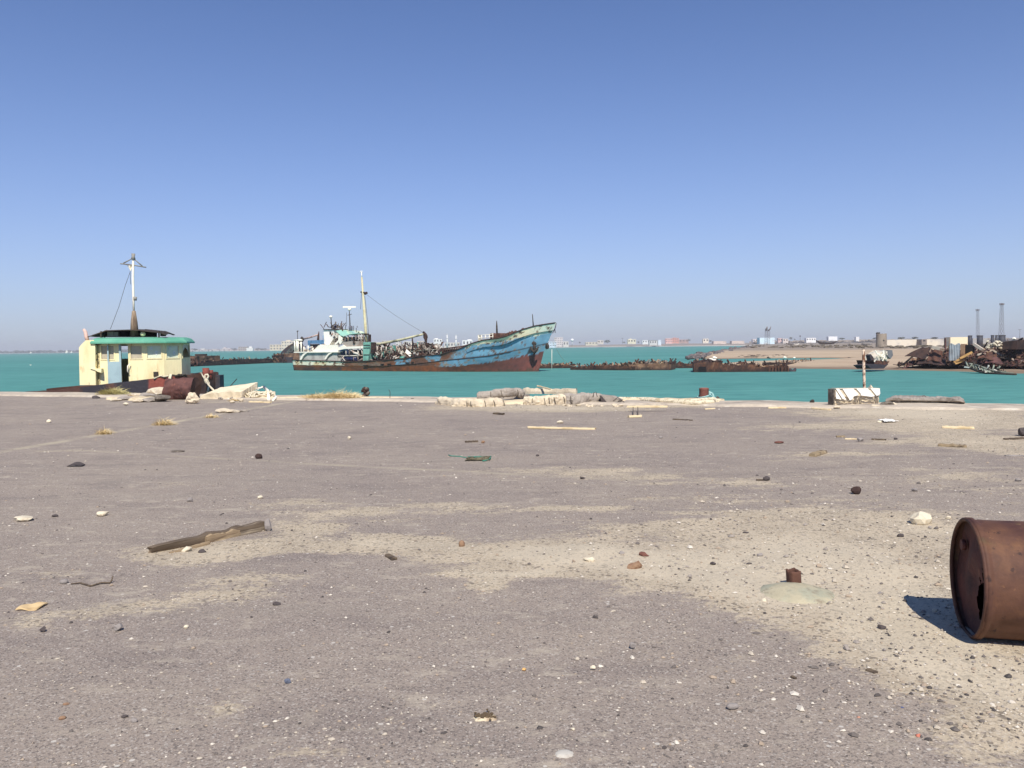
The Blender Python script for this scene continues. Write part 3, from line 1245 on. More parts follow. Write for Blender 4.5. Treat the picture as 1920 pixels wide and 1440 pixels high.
# ropes lying over the bulwark
mb = TF.mb()
a, b, c = P(288, 710, -.6), P(300, 705, -.5), P(318, 704.5, -.5)
mb.tube([a, b, P(308, 706, -.55), c], .03, 7)
mb.tube([P(318, 704, -.5), P(319, 702.5, -.8), P(316, 713, -.85), P(315.5, 719, -.85)], .03, 7)
mb.tube([P(320, 704, -.5), P(321, 702.5, -.8), P(319, 713, -.86), P(318, 718, -.86)], .03, 7)
tpart("hanging_rope", mb, m_rope)
# ------------------------------------------------------------------ the big derelict coaster
A0, C0 = at(551, 694.6, ZW), at(1010.5, 696.6, ZW)
hb = 2.9
dr = (C0 - A0).normalized()
for _ in range(4):
    nr_ = V((-dr.y, dr.x, 0))
    dr = (C0 - (A0 + nr_ * hb)).normalized()
SO = A0 + V((-dr.y, dr.x, 0)) * hb
SF = Frame((SO.x, SO.y, ZW), dr)
ship = thing("cargo_ship", "derelict coaster with peeling blue hull, white bow band and cream mast, afloat beyond the quay", "ship", tuple(SO + V((0, 0, 0))))
S = SF.P


def sp(name, mb, m, parent=None, **k):
    return obj(name, mb, m, parent or ship, **k)


HB = 3.9
ROWS = [
    (551, 1010.5, [(551, 694.6), (1010.5, 696.6)]),
    (550, 1019.5, [(550, 688.6), (700, 688.5), (816, 688.2), (858, 686.6), (905, 681.5), (936, 676), (996, 663.5), (1019.5, 659.5)]),
    (549, 1026.5, [(549, 684.3), (641, 685.3), (716, 686.2), (780, 682), (842, 675), (913, 668), (970, 657), (1026.5, 644)]),
    (548.3, 1034.7, [(548.3, 679), (641, 681), (700, 680), (759, 676.5), (795, 671.5), (825, 668), (849, 661.5), (864, 657), (881, 648.8), (905, 645.5), (936, 641), (977, 633.4), (1034.7, 625)]),
    (547.5, 1042.5, [(547.5, 675), (641, 678), (676, 677.8), (723, 675.2), (759, 672.3), (795, 667.5), (825, 664.7), (849, 657.7), (864, 653.7), (881, 645.5), (888, 643), (905, 638), (933, 635), (949, 631), (980, 618), (1002, 611.5), (1020.6, 608.4), (1042.5, 605.3)]),
]


def half(j, t):
    tb = (.60, .62, .64, .655, .665)[j]
    pw = (1.5, 1.55, 1.6, 1.66, 1.7)[j]
    f = 1 - max(0, (t - tb) / (1 - tb)) ** pw
    f *= 1 - .28 * max(0, (.12 - t) / .12) ** 2
    f *= (.93, .97, 1.0, 1.02, 1.04)[j]
    return HB * f


NS = 250
SUB = 8
hull_rows = []          # [row][station] -> (u, v, w)
for j, (xa, xb, pl) in enumerate(ROWS):
    row = []
    for i in range(NS + 1):
        t = i / NS
        px = lerp(xa, xb, t)
        p = S(px, poly_y(pl, px), -half(j, t))
        if j == 0:
            p.z = 0
        row.append(p)
    hull_rows.append(row)
below = [V((p.x - .002 * i, p.y * .93, -1.2)) for i, p in enumerate(hull_rows[0])]


def fbm(x, y, z=0.0):
    return noise.noise(V((x, y, z))) + .5 * noise.noise(V((2.1 * x, 2.1 * y, z + 4))) + .28 * noise.noise(V((4.3 * x, 4.3 * y, z + 8)))


cRUST = [(138, 82, 54), (112, 66, 50), (160, 92, 52), (92, 62, 54)]


def mixc(a, b, t):
    t = max(0, min(1, t))
    return tuple(lerp(x, y, t) for x, y in zip(a, b))


def hull_paint(px, band, u, w):
    n1 = fbm(u * .35, w * .55)
    n2 = fbm(u * 1.2, w * 1.6, 7)
    n3 = fbm(u * 3.4, w * 3.4, 3)
    streak = fbm(u * 1.7, w * .16, 21)
    b = band + .10 * n2 + .07 * n3
    rust = mixc((104, 76, 62), (150, 88, 54), .5 + .9 * n1)
    rust = mixc(rust, (82, 62, 56), .9 * n2 + .3 * streak)
    if b < 1:                                  # boot topping
        bow = (px - 800) / 170
        c = mixc(mixc((150, 86, 50), (110, 72, 54), .5 + n1 + .5 * n2), mixc((128, 74, 66), (104, 68, 64), .5 + n1 * .8 + .4 * n2), bow)
        if px < 640:
            c = mixc((84, 68, 64), (120, 82, 62), .35 + n1 + .4 * n2)
        if band < .12 + .05 * n2:
            c = mixc(c, (84, 72, 60), .7)
        return mixc(c, (70, 52, 46), .6 * n3)
    blue = mixc((120, 168, 192), (104, 146, 168), .45 + .8 * n1 + .2 * streak)
    blue = mixc(blue, (152, 192, 208), .8 * n2 - .1)
    chip = n2 * .9 + n3 * .9 + streak * .25
    if b > 3 and px > 872 + 8 * n2:
        wht = mixc((255, 240, 200), (244, 234, 202), .5 + n1)
        if px > 985:
            wht = mixc(wht, (206, 222, 204), (px - 985) / 40)
        return mixc(wht, rust, (chip - .42) * 5) if chip > .42 else wht
    if px < 646 + 10 * n2 and b > 2:           # flaking white stern
        wht = mixc((255, 246, 216), (236, 202, 142), .2 + .9 * n1 + .3 * n2)
        lim = .30 - .7 * max(0, (px - 600) / 60)
        return mixc(wht, mixc(rust, (120, 84, 60), .5), (chip - lim) * 4)
    # blue paint survives forward, bare rust aft of midships; patches between
    fw = (px - 835) / 60 + (.45 * n1 + .25 * n2)
    if b < 2:
        fw = (px - 822) / 22 + .6 * n2
    elif px < 825:
        fw = (px - 795) / 60 + .5 * n1 + .5 * n2
        if 742 < px < 772:
            fw = max(fw, .45 + .8 * n2 - .3 * abs(px - 757) / 14)
    lim = .48 - .22 * max(0, 1 - abs(px - 850) / 60) - (.25 if 925 < px < 940 else 0) * (.5 + streak)
    if fw <= 0.02:
        g = mixc(rust, (132, 112, 96), .25 + .9 * n1 + .5 * n2 if b > 2 else -.2 + .4 * n1)
        if b < 1.35:
            g = mixc(g, (150, 88, 52), .6)
        return mixc(g, (64, 50, 46), .8 * n3 - .1)
    base = mixc(rust, blue, fw * 3)
    if chip > lim:
        base = mixc(base, mixc((110, 80, 64), (150, 130, 110), .5 + n1), (chip - lim) * 4.5)
    if abs(band - 2) < .05 and px > 690:
        base = mixc(base, (58, 56, 62), .75)
    if 990 < px < 1003 and 1.0 < band < 1.9:
        base = mixc(base, (48, 56, 62), .55 + streak)
    return base


mb = SF.mb()
vs, cs, fs = [], [], []
stack = []
for i in range(NS + 1):
    lst = [(below[i], 0.0, lerp(551, 1010, i / NS))]
    for j in range(4):
        a, b = hull_rows[j][i], hull_rows[j + 1][i]
        px = lerp(lerp(ROWS[j][0], ROWS[j][1], i / NS), lerp(ROWS[j + 1][0], ROWS[j + 1][1], i / NS), .5)
        for k in range(SUB + (1 if j == 3 else 0)):
            lst.append((a.lerp(b, k / SUB), j + k / SUB, px))
    stack.append(lst)
nl = len(stack[0])
for sgn in (1, -1):
    o = len(vs)
    for lst in stack:
        for (p, band, px) in lst:
            dent = .05 * noise.noise(V((p.x * .5, p.z * .7, sgn))) + .025 * noise.noise(V((p.x * 1.9, p.z * 1.7, sgn)))
            vs.append((p.x, p.y * sgn + dent * (p.y != 0), p.z))
            c = hull_paint(px, band, p.x + (0 if sgn > 0 else 91), p.z)
            cs.append(C(*c))
    for i in range(NS):
        for k in range(nl - 1):
            a = o + i * nl + k
            q4 = (a, a + nl, a + nl + 1, a + 1)
            fs.append(q4 if sgn > 0 else q4[::-1])
# flat transom joins both sides aft
for k in range(nl - 1):
    a, b = k, len(vs) // 2 + k
    fs.append((a, a + 1, b + 1, b))
mb.add(vs, fs, True)
mb.colr = cs
m_hull = mat("peeling_hull_paint", C(90, 140, 180), rough=.72, bump=(4, .5, .04), attr="paint", var=.12, var_scale=3)
hull = sp("hull", mb, m_hull, recalc=False)

# deck inside the bulwarks, and a rail cap along the sheer
mb = SF.mb()
vs, fs = [], []
for i in range(NS + 1):
    p = hull_rows[4][i]
    dz = .35 if i / NS < .66 else .95
    hh = max(0.01, abs(p.y) - .12)
    vs += [(p.x, -hh, p.z - dz), (p.x, hh, p.z - dz)]
for i in range(NS):
    fs.append((2 * i, 2 * i + 2, 2 * i + 3, 2 * i + 1))
mb.add(vs, fs)
sp("deck", mb, m_rustdark, recalc=False)
for sgn in (1, -1):
    mb = SF.mb()
    mb.tube([V((p.x, p.y * sgn, p.z + .02)) for p in hull_rows[4][::3]], .085, 6)
    sp("gunwale", mb, m_rustdark)
mb = SF.mb()
mb.tube([V((p.x, p.y - .02, p.z)) for p in hull_rows[2][70:215:3]], .04, 6)
sp("rubbing_strake", mb, m_rustdark)

# anchor in its hawse
mb = SF.mb()
a = [S(x, y, S(1000, 650, 0).y - 1.55) for x, y in ((1000.5, 641), (1001.5, 648), (1002.5, 655), (1003, 664), (994, 650), (996, 657), (1009, 652), (1006, 657))]
vv = -1.62


def ap(x, y):
    return S(x, y, vv)


mb.tube([ap(1001, 642), ap(1002, 650), ap(1003, 659)], .2, 8)
mb.tube([ap(995, 650), ap(997, 656), ap(1002.5, 660), ap(1006, 656), ap(1009.5, 650)], [.1, .2, .28, .2, .1], 8)
mb.rock(tuple(ap(1001.5, 645) + V((0, 0, -.2))), (.75, .5, .55), 3, 2)
sp("anchor", mb, m_darkmetal)
mb = SF.mb()
mb.tube([S(1036, 625, -.3), S(1041, 615, -.2), S(1043, 606, -.1)], .05, 6)
mb.tube([S(1041.5, 612, .1), S(1040.3, 618, .1), S(1041, 624, .1)], .05, 6)
sp("bow_chain", mb, m_rustdark)
mb = SF.mb()
mb.rock(tuple(S(1026, 655, -.2)), (.6, .6, .9), 9, 2)
sp("stem_fender", mb, m_darkmetal)

# forecastle gear
mb = SF.mb()
for k, (x, y, r) in enumerate(((926, 628, .55), (932, 629, .6), (938, 628, .5), (944, 628.5, .5))):
    q0 = S(x, y + 6, -1.2)
    mb.rock((q0.x, q0.y, q0.z - .2), (r * 1.6, 1.3, r * 1.6), 20 + k, 2)
for x in (929, 941):
    q0 = S(x, 630, -1)
    mb.tube([(q0.x, -2, q0.z), (q0.x, 1.6, q0.z)], .42, 10)
sp("windlass", mb, m_rust)
mb = SF.mb()
for k in range(26):
    px = lerp(949, 982, RND.random())
    q0 = S(px, poly_y([(949, 629), (958, 623), (982, 616)], px) + 2, -1.0)
    mb.rock((q0.x, -1.0 + RND.uniform(-.6, .9), q0.z - .6), (RND.uniform(.4, .9), .8, RND.uniform(.5, .95)), 40 + k, 1)
sp("anchor_chain_heap", mb, m_rust)
mb = SF.mb()
SF.tube(mb, [(932, 632, 0), (931.4, 612, 0), (931.2, 601.5, 0)], [.14, .12, .05], 7)
sp("fore_mast", mb, m_darkmetal)
mb = SF.mb()
SF.tube(mb, [(1000, 612, 0), (998.3, 589, 0)], [.09, .05], 6)
sp("jack_staff", mb, m_darkmetal)
mb = SF.mb()
for x in (897, 903, 910, 918, 924):
    SF.tube(mb, [(x, poly_y([(897, 643), (925, 636)], x), -2.4), (x, poly_y([(897, 628), (925, 627)], x), -2.4)], .05, 6)
SF.tube(mb, [(897, 628.5, -2.4), (918, 627.3, -2.4), (925, 625.5, -2.4)], .05, 6)
SF.tube(mb, [(897, 634, -2.4), (925, 631, -2.4)], .04, 6)
SF.box(mb, 896, 628, 901, 641, -2.3, -1.9)
sp("forecastle_rail", mb, m_white)
mb = SF.mb()
for k in range(12):
    x = 829 + k * 3.3
    y1 = poly_y([(825, 664.5), (849, 657.5), (868, 653)], x)
    SF.tube(mb, [(x, y1, -3.7), (x + RND.uniform(-.5, .5), y1 - poly_y([(825, 11), (850, 7), (868, 3)], x), -3.7)], .09, 6)
SF.tube(mb, [(826, 654.5, -3.7), (846, 652, -3.7), (866, 649.5, -3.7), (880, 646, -3.7)], .09, 6)
sp("bulwark_stanchions", mb, m_rust)

# hatch coaming amidships with the wreckage heaped on it
mb = SF.mb()
SF.prism(mb, [(697, 677), (697, 663.5), (757, 661.8), (795, 657.2), (822, 655.8), (822, 665), (795, 668)], -2.3, 2.3)
sp("hatch_coaming", mb, m_darkmetal)  # dark colour stands for the black shade below the hatch edge
mb = SF.mb()
SF.prism(mb, [(697, 663.4), (757, 661.6), (795, 657), (822, 655.6), (822, 654.4), (795, 655.8), (757, 660.4), (697, 662)], -2.55, 2.55)
sp("hatch_edge", mb, mat("faded_grey_green", C(150, 150, 132), [(C(110, 82, 64), 1.2, .5, .62)]))
cols_ = [mat("scrap_white", C(214, 206, 192), [(C(140, 104, 84), 1.5, .5, .62)]), m_rust, m_rustdark, mat("scrap_grey", C(140, 128, 118), [(C(96, 78, 68), 1.2, .5, .62)]), mat("scrap_teal", C(96, 158, 142), [(C(120, 110, 96), 1.3, .52, .64)])]
mb = SF.mb()
rr = random.Random(5)
for k in range(420):
    px = rr.uniform(702, 824)
    top = poly_y([(700, 657), (720, 653), (745, 651.5), (770, 650), (790, 648), (805, 649), (826, 652)], px)
    bot = poly_y([(700, 662), (757, 660), (795, 656), (826, 654)], px)
    v0 = rr.uniform(-2.4, 1.2)
    y = lerp(bot, top, rr.random() ** 1.7)
    p = S(px, y, v0)
    kind = rr.random()
    mi = rr.choices(range(5), (8, 4, 4, 6, .3))[0]
    if kind < .55:
        d = V((rr.uniform(-1, 1), rr.uniform(-.5, .5), rr.uniform(-.7, 1))).normalized() * rr.uniform(.3, .95)
        mb.beam(p, p + d, rr.uniform(.05, .14), rr.uniform(.05, .18), mi=mi)
    else:
        d1 = V((rr.uniform(-1, 1), rr.uniform(-.3, .3), rr.uniform(-.6, .6))) * .5
        d2 = V((rr.uniform(-.3, .3), rr.uniform(-.5, .5), rr.uniform(.3, 1))) * .5
        mb.sheet(lambda u, v: p + d1 * u * 1.4 + d2 * v * 1.4 + V((0, .15 * math.sin(4 * u + 3 * v), .1 * math.sin(5 * u))), 3, 2, .04, mi=mi)
props(sp("cargo_wreckage", mb, cols_, recalc=False), kind="stuff")
mb = SF.mb()
for k in range(150):
    px = rr.uniform(698, 826)
    top = poly_y([(697, 664), (757, 663), (795, 660), (826, 659)], px)
    bot = poly_y([(697, 676), (757, 672), (795, 668), (826, 665)], px)
    y = rr.uniform(top, bot)
    p = S(px, y, rr.uniform(-3.3, -2.5))
    mi = rr.choices(range(5), (3, 3, 3, 3, .8))[0]
    d = V((rr.uniform(-.8, .8), rr.uniform(-.3, .3), rr.uniform(-.2, 1))).normalized() * rr.uniform(.3, .9)
    mb.beam(p, p + d, rr.uniform(.06, .16), rr.uniform(.06, .22), mi=mi)
props(sp("side_deck_wreckage", mb, cols_, recalc=False), kind="stuff")
# upright frames standing in the wreckage
for x, y0, y1, m in ((702.5, 661, 650, 0), (707.5, 661, 649.5, 0), (715, 661, 651, 0), (723.5, 661, 649, 0), (733, 660.5, 651, 0), (743.5, 660, 649, 0), (749, 660, 652, 0), (758.5, 660, 647, 2), (774, 658.5, 634, 2), (785, 657, 645, 0), (812, 655, 646, 2)):
    mb = SF.mb()
    SF.tube(mb, [(x, y0, -2.2), (x + rr.uniform(-1, 1), y1, -2.2)], .11, 6)
    sp("upright_post", mb, cols_[m])
mb = SF.mb()
SF.box(mb, 726, 652, 733, 661, -1.9, -1.2)
SF.box(mb, 734.5, 647.5, 738.5, 658, -1.6, -1.1)
sp("green_locker", mb, cols_[4])
mb = SF.mb()
q0 = S(756, 670, -3.1)
mb.tube([(q0.x - .4, -3.1, q0.z - .3), (q0.x + .4, -3.1, q0.z - .25)], .45, 10)
sp("teal_drum", mb, cols_[4])
mb = SF.mb()
mb.sheet(lambda u, v: S(lerp(760, 769, u), lerp(661, 669, u), -3.3) + V((0, .3 * v, .5 * v)), 4, 2, .05)
sp("bent_white_sheet", mb, m_white)
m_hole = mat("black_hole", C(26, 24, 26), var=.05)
for (x0, y0, x1, y1) in ((713, 682.3, 719, 683.6), (726, 681.8, 733, 683), (760, 679.5, 767, 681), (771, 678.5, 775, 680), (681, 684.6, 689, 686.2), (943.5, 640, 946, 642.2), (954.5, 638, 957.5, 640), (554.5, 677, 557, 682.5)):
    t = (x0 - 551) / 460
    a, b = S(x0, y1, -half(3, t) - .07), S(x1, y0, -half(3, t) - .07)
    mb = SF.mb()
    mb.box((a.x, a.y, a.z), (b.x, a.y + .3, b.z))
    sp("freeing_port", mb, m_hole)

# derrick boom with its block, tackle and topping wire
mb = SF.mb()
SF.tube(mb, [(704, 646, -.6), (712, 645, -.6), (752, 637, -.6), (796, 626, -.6)], [.16, .22, .2, .15], 9)
boom = sp("derrick_boom", mb, mat("boom_paint", C(204, 198, 164), [(C(124, 124, 102), .7, .48, .62)], rough=.6))
mb = SF.mb()
q0 = S(798, 631, -.6)
mb.rock(tuple(q0 + V((0, 0, -.5))), (.9, .5, 1.1), 4, 2)
SF.tube(mb, [(793.5, 622.5, -.6), (798, 627, -.6)], .18, 7)
SF.tube(mb, [(798, 631, -.6), (799, 643, -.6), (801, 655, -.6)], [.3, .14, .1], 7)
obj("cargo_block", mb, m_rustdark, boom)
mb = SF.mb()
mb.tube(sag(S(686, 551, -.4), S(793, 623, -.6), .25, 12), .02, 5)
sp("topping_wire", mb, m_darkmetal)

# main mast
m_mast = mat("mast_cream", C(232, 220, 178), [(C(208, 190, 140), .8, .5, .66), (C(150, 110, 80), 1.7, .66, .72)], rough=.6, var=.08)
mb = SF.mb()
SF.tube(mb, [(687.5, 645, 0), (685.2, 610, 0), (682.4, 572, 0), (680.5, 550, 0), (678.3, 520, 0)], [.24, .23, .21, .17, .12], 10)
mm = sp("main_mast", mb, m_mast)
mb = SF.mb()
SF.tube(mb, [(678.3, 521, 0), (677.6, 510, 0)], [.12, .06], 8)
SF.tube(mb, [(675.8, 512, 0), (676.6, 507.5, 0)], .05, 6)
SF.tube(mb, [(679.2, 512, 0), (678.6, 507.5, 0)], .05, 6)
obj("topmast", mb, m_white, mm)
mb = SF.mb()
SF.tube(mb, [(676.5, 547.5, 0), (686.5, 549, 0)], .12, 7)
SF.tube(mb, [(684, 551, -.1), (688, 549, -.1)], .2, 7)
obj("crosstree", mb, m_rustdark, mm)
mb = SF.mb()
SF.tube(mb, [(678, 548, .3), (676, 580, .3)], .03, 5)
SF.tube(mb, [(684, 555, -.4), (690, 610, -.8), (692, 640, -1.2)], .035, 5)
obj("shroud", mb, m_darkmetal, mm)
mb = SF.mb()
SF.tube(mb, [(668, 626.5, .6), (691, 626.5, -.6)], .12, 7)
SF.box(mb, 690, 627, 692.5, 641, -1.0, -.6)
sp("mast_house_frame", mb, m_rustdark)

# green winch house in front of the mast
mb = SF.mb()
SF.prism(mb, [(681, 641.5), (693.5, 641.5), (692.5, 660), (689.5, 678), (680.5, 678)], -3.75, -2.6)
gl = sp("winch_house", mb, mat("pale_green_paint", C(132, 184, 164), [(C(104, 156, 140), .9, .5, .65), (C(150, 110, 84), 2.2, .66, .73)], rough=.6))
for y in (646.5, 651.5, 664.5):
    mb = SF.mb()
    SF.box(mb, 681.3, y, 693, y + 1.3, -3.82, -3.752)
    obj("strap", mb, m_darkmetal, gl)
mb = SF.mb()
SF.box(mb, 694, 642, 698, 662, -3.5, -2.6)
sp("winch_house_dark_side", mb, m_rustdark)  # dark box standing for the dark right side of the winch house

# ---- aft superstructure
m_grey = mat("blue_grey_wall", C(192, 190, 180), [(C(160, 158, 152), .7, .48, .64), (C(140, 110, 88), 1.8, .62, .7)], rough=.65, var=.1)
mb = SF.mb()
SF.box(mb, 562, 660.5, 632, 677, -3.42, 2.9)
sp("deckhouse", mb, m_grey)
mb = SF.mb()
SF.box(mb, 551, 658.8, 633, 661.4, -3.75, 3.7)
sp("boat_deck", mb, m_white)
for pts in ([(574.5, 661.2), (570, 663), (567, 666), (562.5, 674.6), (566, 674.6), (569.5, 668), (572, 665), (577, 661.2)], [(621, 661.2), (617, 662.5), (613.5, 666), (609, 673.5), (612, 673.5), (616, 667), (619, 664.2), (624, 661.2)]):
    mb = SF.mb()
    SF.prism(mb, [(x - 1, y) for x, y in pts], -3.74, -3.5)
    sp("deck_bracket", mb, m_white)
mb = SF.mb()
SF.prism(mb, [(584, 659), (590, 655), (597, 647.5), (633, 646.5), (633, 659)], -3.5, -3.35)
SF.prism(mb, [(600, 646), (607, 646), (607, 655), (600, 655)], -3.34, -1.2)
sp("bridge_bulwark", mb, m_white)
mb = SF.mb()
SF.prism(mb, [(633, 652.5), (643, 647), (648, 650), (682, 648.8), (682, 653), (646, 654.2), (638, 656), (633, 657.5)], -3.5, -3.3)
sp("bridge_bulwark", mb, m_white)
mb = SF.mb()
SF.prism(mb, [(642.5, 641.5), (660, 639.6), (682, 640), (682, 648.6), (648, 650.2), (644, 647)], -3.3, -3.2)
sp("bridge_front_panel", mb, mat("faded_taupe", C(172, 160, 148), [(C(140, 120, 106), .8, .5, .64)]))
mb = SF.mb()
q0 = S(664, 641.5, -3.4)
mb.rock(tuple(q0 + V((0, 0, -.35))), (.5, .3, .6), 5, 2)
sp("search_lamp", mb, m_darkmetal)
# funnel tower
mb = SF.mb()
SF.prism(mb, [(606.5, 618.5), (626, 618.5), (626.3, 634), (622, 640), (618, 646.5), (608, 646.5)], -2.1, .6)
tw = sp("funnel", mb, mat("funnel_white", C(255, 250, 236), [(C(212, 206, 198), .8, .55, .7), (C(168, 110, 84), 1.1, .64, .70)], rough=.55, var=.06))
mb = SF.mb()
SF.box(mb, 617.8, 621.8, 620.4, 627, -2.16, -2.102)
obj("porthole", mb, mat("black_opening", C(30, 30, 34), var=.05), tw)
mb = SF.mb()
SF.box(mb, 605.5, 616.8, 627, 618.4, -2.3, .8)
obj("funnel_cap", mb, m_rustdark, tw)
mb = SF.mb()
for k in range(26):
    x = rr.uniform(606, 645)
    p = S(x, rr.uniform(612, 617.5), rr.uniform(-2, .4))
    d = V((rr.uniform(-1, 1), rr.uniform(-.3, .3), rr.uniform(-.5, .8))).normalized() * rr.uniform(.5, 1.3)
    mb.beam(p, p + d, .08, .1, mi=rr.choice((1, 2, 3, 3)))
props(sp("roof_wreckage", mb, cols_, recalc=False), kind="stuff")
mb = SF.mb()
p = S(624, 610.5, -.6)
mb.sheet(lambda u, v: p + V((-.6 + 1.5 * u, .9 * v, -.3 + .5 * u - .3 * v + .1 * math.sin(6 * u))), 5, 4, .03)
sp("blue_tarpaulin", mb, mat("tarp_blue", C(56, 92, 178), [(C(40, 66, 130), 2, .5, .65)], rough=.6))
mb = SF.mb()
SF.tube(mb, [(622.3, 618, -.5), (621.3, 606, -.5), (620.5, 595, -.5)], [.09, .08, .07], 7)
lm = sp("light_pole", mb, m_darkmetal)
mb = SF.mb()
q0 = S(620.3, 595.2, -.5)
mb.rock((q0.x, q0.y, q0.z - .1), (.55, .55, .42), 4, 3, 0, 0, smooth=True)
obj("dome", mb, m_white, lm)
# wheelhouse with sagging green roof
mb = SF.mb()
top = [(631, 620.5), (638, 625), (645, 629.2), (652, 630.6), (660, 629.6), (670, 626.8), (684, 626)]
nps = [S(x, y, -3.0) for x, y in [(631 + (x - 631) * .64, y) for x, y in top]]


def roof(u, v):
    k = u * 6
    i = min(5, int(k))
    a = nps[i].lerp(nps[i + 1], k - i)
    return V((a.x, lerp(-3.1, -.9, v), lerp(a.z, a.z + .25 * (1 - abs(u - .5)), min(1, v * 2)) + (1.15 if False else 0)))


mb.sheet(roof, 12, 6, .09)
sp("wheelhouse_roof", mb, mat("sea_green_roof", C(150, 200, 180), [(C(176, 212, 194), .8, .5, .66), (C(120, 140, 120), 1.6, .62, .72)], rough=.55))
mb = SF.mb()
SF.prism(mb, [(632, 620), (636, 618), (650, 619.5), (650, 625), (640, 625.5)], -1.0, 1.6)
SF.prism(mb, [(651, 620.5), (657, 620.2), (664, 624.6), (664, 627.5), (651, 628)], -1.2, 1.4)
sp("monkey_island", mb, mat("pale_yellow_green", C(214, 226, 196), [(C(150, 190, 180), .8, .5, .62), (C(130, 110, 90), 1.6, .63, .7)]))
mb = SF.mb()
SF.box(mb, 645, 631.5, 682, 641, .2, .4)
sp("wheelhouse_back", mb, m_darkmetal)
for x in (647, 653, 660, 667, 672, 677, 681):
    mb = SF.mb()
    SF.tube(mb, [(x, 641, -2.9), (x + rr.uniform(-1.4, 1.4), 628.5, -2.9)], rr.uniform(.06, .12), 6)
    sp("window_post", mb, cols_[rr.choice((0, 0, 3))])
mb = SF.mb()
for k in range(40):
    p = S(rr.uniform(655, 682), rr.uniform(630, 641), rr.uniform(-2.8, -.5))
    d = V((rr.uniform(-1, 1), rr.uniform(-.3, .3), rr.uniform(-.6, .6))).normalized() * rr.uniform(.4, 1.2)
    mb.beam(p, p + d, .06, .09, mi=rr.choice((0, 0, 2, 3)))
for k in range(34):
    p = S(rr.uniform(622, 644), rr.uniform(627, 645), rr.uniform(-2.8, -.5))
    d = V((rr.uniform(-1, 1), rr.uniform(-.3, .3), rr.uniform(-.2, 1))).normalized() * rr.uniform(.6, 1.6)
    mb.beam(p, p + d, .1, .16, mi=rr.choice((0, 0, 1, 2)))
props(sp("bridge_wreckage", mb, cols_, recalc=False), kind="stuff")
mb = SF.mb()
SF.prism(mb, [(622, 645), (632, 632), (640, 630), (640, 645)], .3, .6)
sp("collapsed_bulkhead", mb, m_rustdark)
mb = SF.mb()
SF.prism(mb, [(626, 645.5), (640, 632), (643, 634), (630, 646)], -3.0, -2.8)
SF.prism(mb, [(634.5, 628), (638.5, 629), (642, 640), (638, 646), (634, 640)], -3.05, -2.85)
sp("torn_bulkhead", mb, m_white)
# radar mast and scanner
mb = SF.mb()
SF.tube(mb, [(657, 626, 0), (656, 605, 0), (655, 583, 0)], [.12, .09, .06], 7)
SF.tube(mb, [(652, 591, 0), (659.5, 589, 0)], .05, 6)
SF.tube(mb, [(649.5, 612, 0), (650, 586, 0)], .03, 5)
rm = sp("radar_mast", mb, m_darkmetal)
mb = SF.mb()
q0 = S(655, 575.6, 0)
mb.beam(q0 + V((-.75, -.7, 0)), q0 + V((.75, .7, 0)), .26, .24)
mb.rock(tuple(q0 + V((0, 0, -.62))), (.55, .55, .5), 4, 2, 0, 0, smooth=True)
obj("scanner", mb, m_white, rm)
mb = SF.mb()
SF.tube(mb, [(657.5, 611, -.6), (657.5, 621, -.6)], .3, 9)
sp("ventilator", mb, mat("slate_grey", C(110, 112, 124), [(C(84, 78, 78), 1, .5, .64)]))
for (x, y0, y1) in ((641, 618, 612), (648, 618, 609), (663, 622, 611), (668, 624, 615), (669.8, 614.5, 611), (673, 625, 621)):
    mb = SF.mb()
    SF.tube(mb, [(x, y0, -.4), (x, y1, -.4)], .05, 5)
    sp("aerial", mb, m_darkmetal)
# open framing under the bridge
mb = SF.mb()
SF.box(mb, 634, 656, 646.5, 665, -2.6, -1.8)
sp("blue_tank", mb, mat("tank_navy", C(52, 72, 112), [(C(36, 44, 66), 1, .5, .64)], rough=.5))
mb = SF.mb()
SF.box(mb, 636, 654.3, 648, 656.6, -3.2, -2.7)
sp("blue_awning", mb, mat("awning_blue", C(112, 182, 212), [(C(84, 140, 170), 1, .5, .64)]))
mb = SF.mb()
q0, q1 = S(647.5, 672.6, -2.8), S(671, 672.6, -2.8)
mb.tube([q0, q1], .42, 12)
sp("navy_cylinder", mb, mat("cyl_navy", C(40, 46, 84), [(C(70, 80, 112), 1, .55, .68)], rough=.35))
mb = SF.mb()
SF.box(mb, 646, 656, 681, 677, .5, .9)
sp("open_bay_back", mb, m_rustdark)
for pts, r, m in (([(632, 667.4), (681, 666.8)], .09, 0), ([(657.5, 655), (664, 661.5), (673, 664)], .2, 0), ([(649, 654.5), (648.7, 667)], .1, 0), ([(671, 653.5), (672.5, 668)], .12, 0),
                  ([(678, 654), (679.5, 666)], .1, 0), ([(664, 661), (676, 667)], .12, 0), ([(671, 668), (671.5, 677)], .09, 3), ([(671, 678), (680, 672.5)], .13, 3),
                  ([(641, 669), (647, 677)], .1, 0), ([(645, 668), (639, 676)], .08, 0), ([(663, 669), (663, 677)], .08, 3), ([(692, 676), (697, 660), (699, 650)], .12, 0), ([(693, 673), (700, 677)], .12, 3), ([(656, 655), (655, 666)], .14, 3)):
    mb = SF.mb()
    mb.tube([S(x, y, -3.2) for x, y in pts], r, 7)
    sp("bent_pipe" if len(pts) > 2 else "frame_strut", mb, cols_[m])
mb = SF.mb()
SF.prism(mb, [(634, 672), (646, 669), (649, 677), (634, 677)], -3.1, -2.6)
sp("tarred_heap", mb, m_grey)
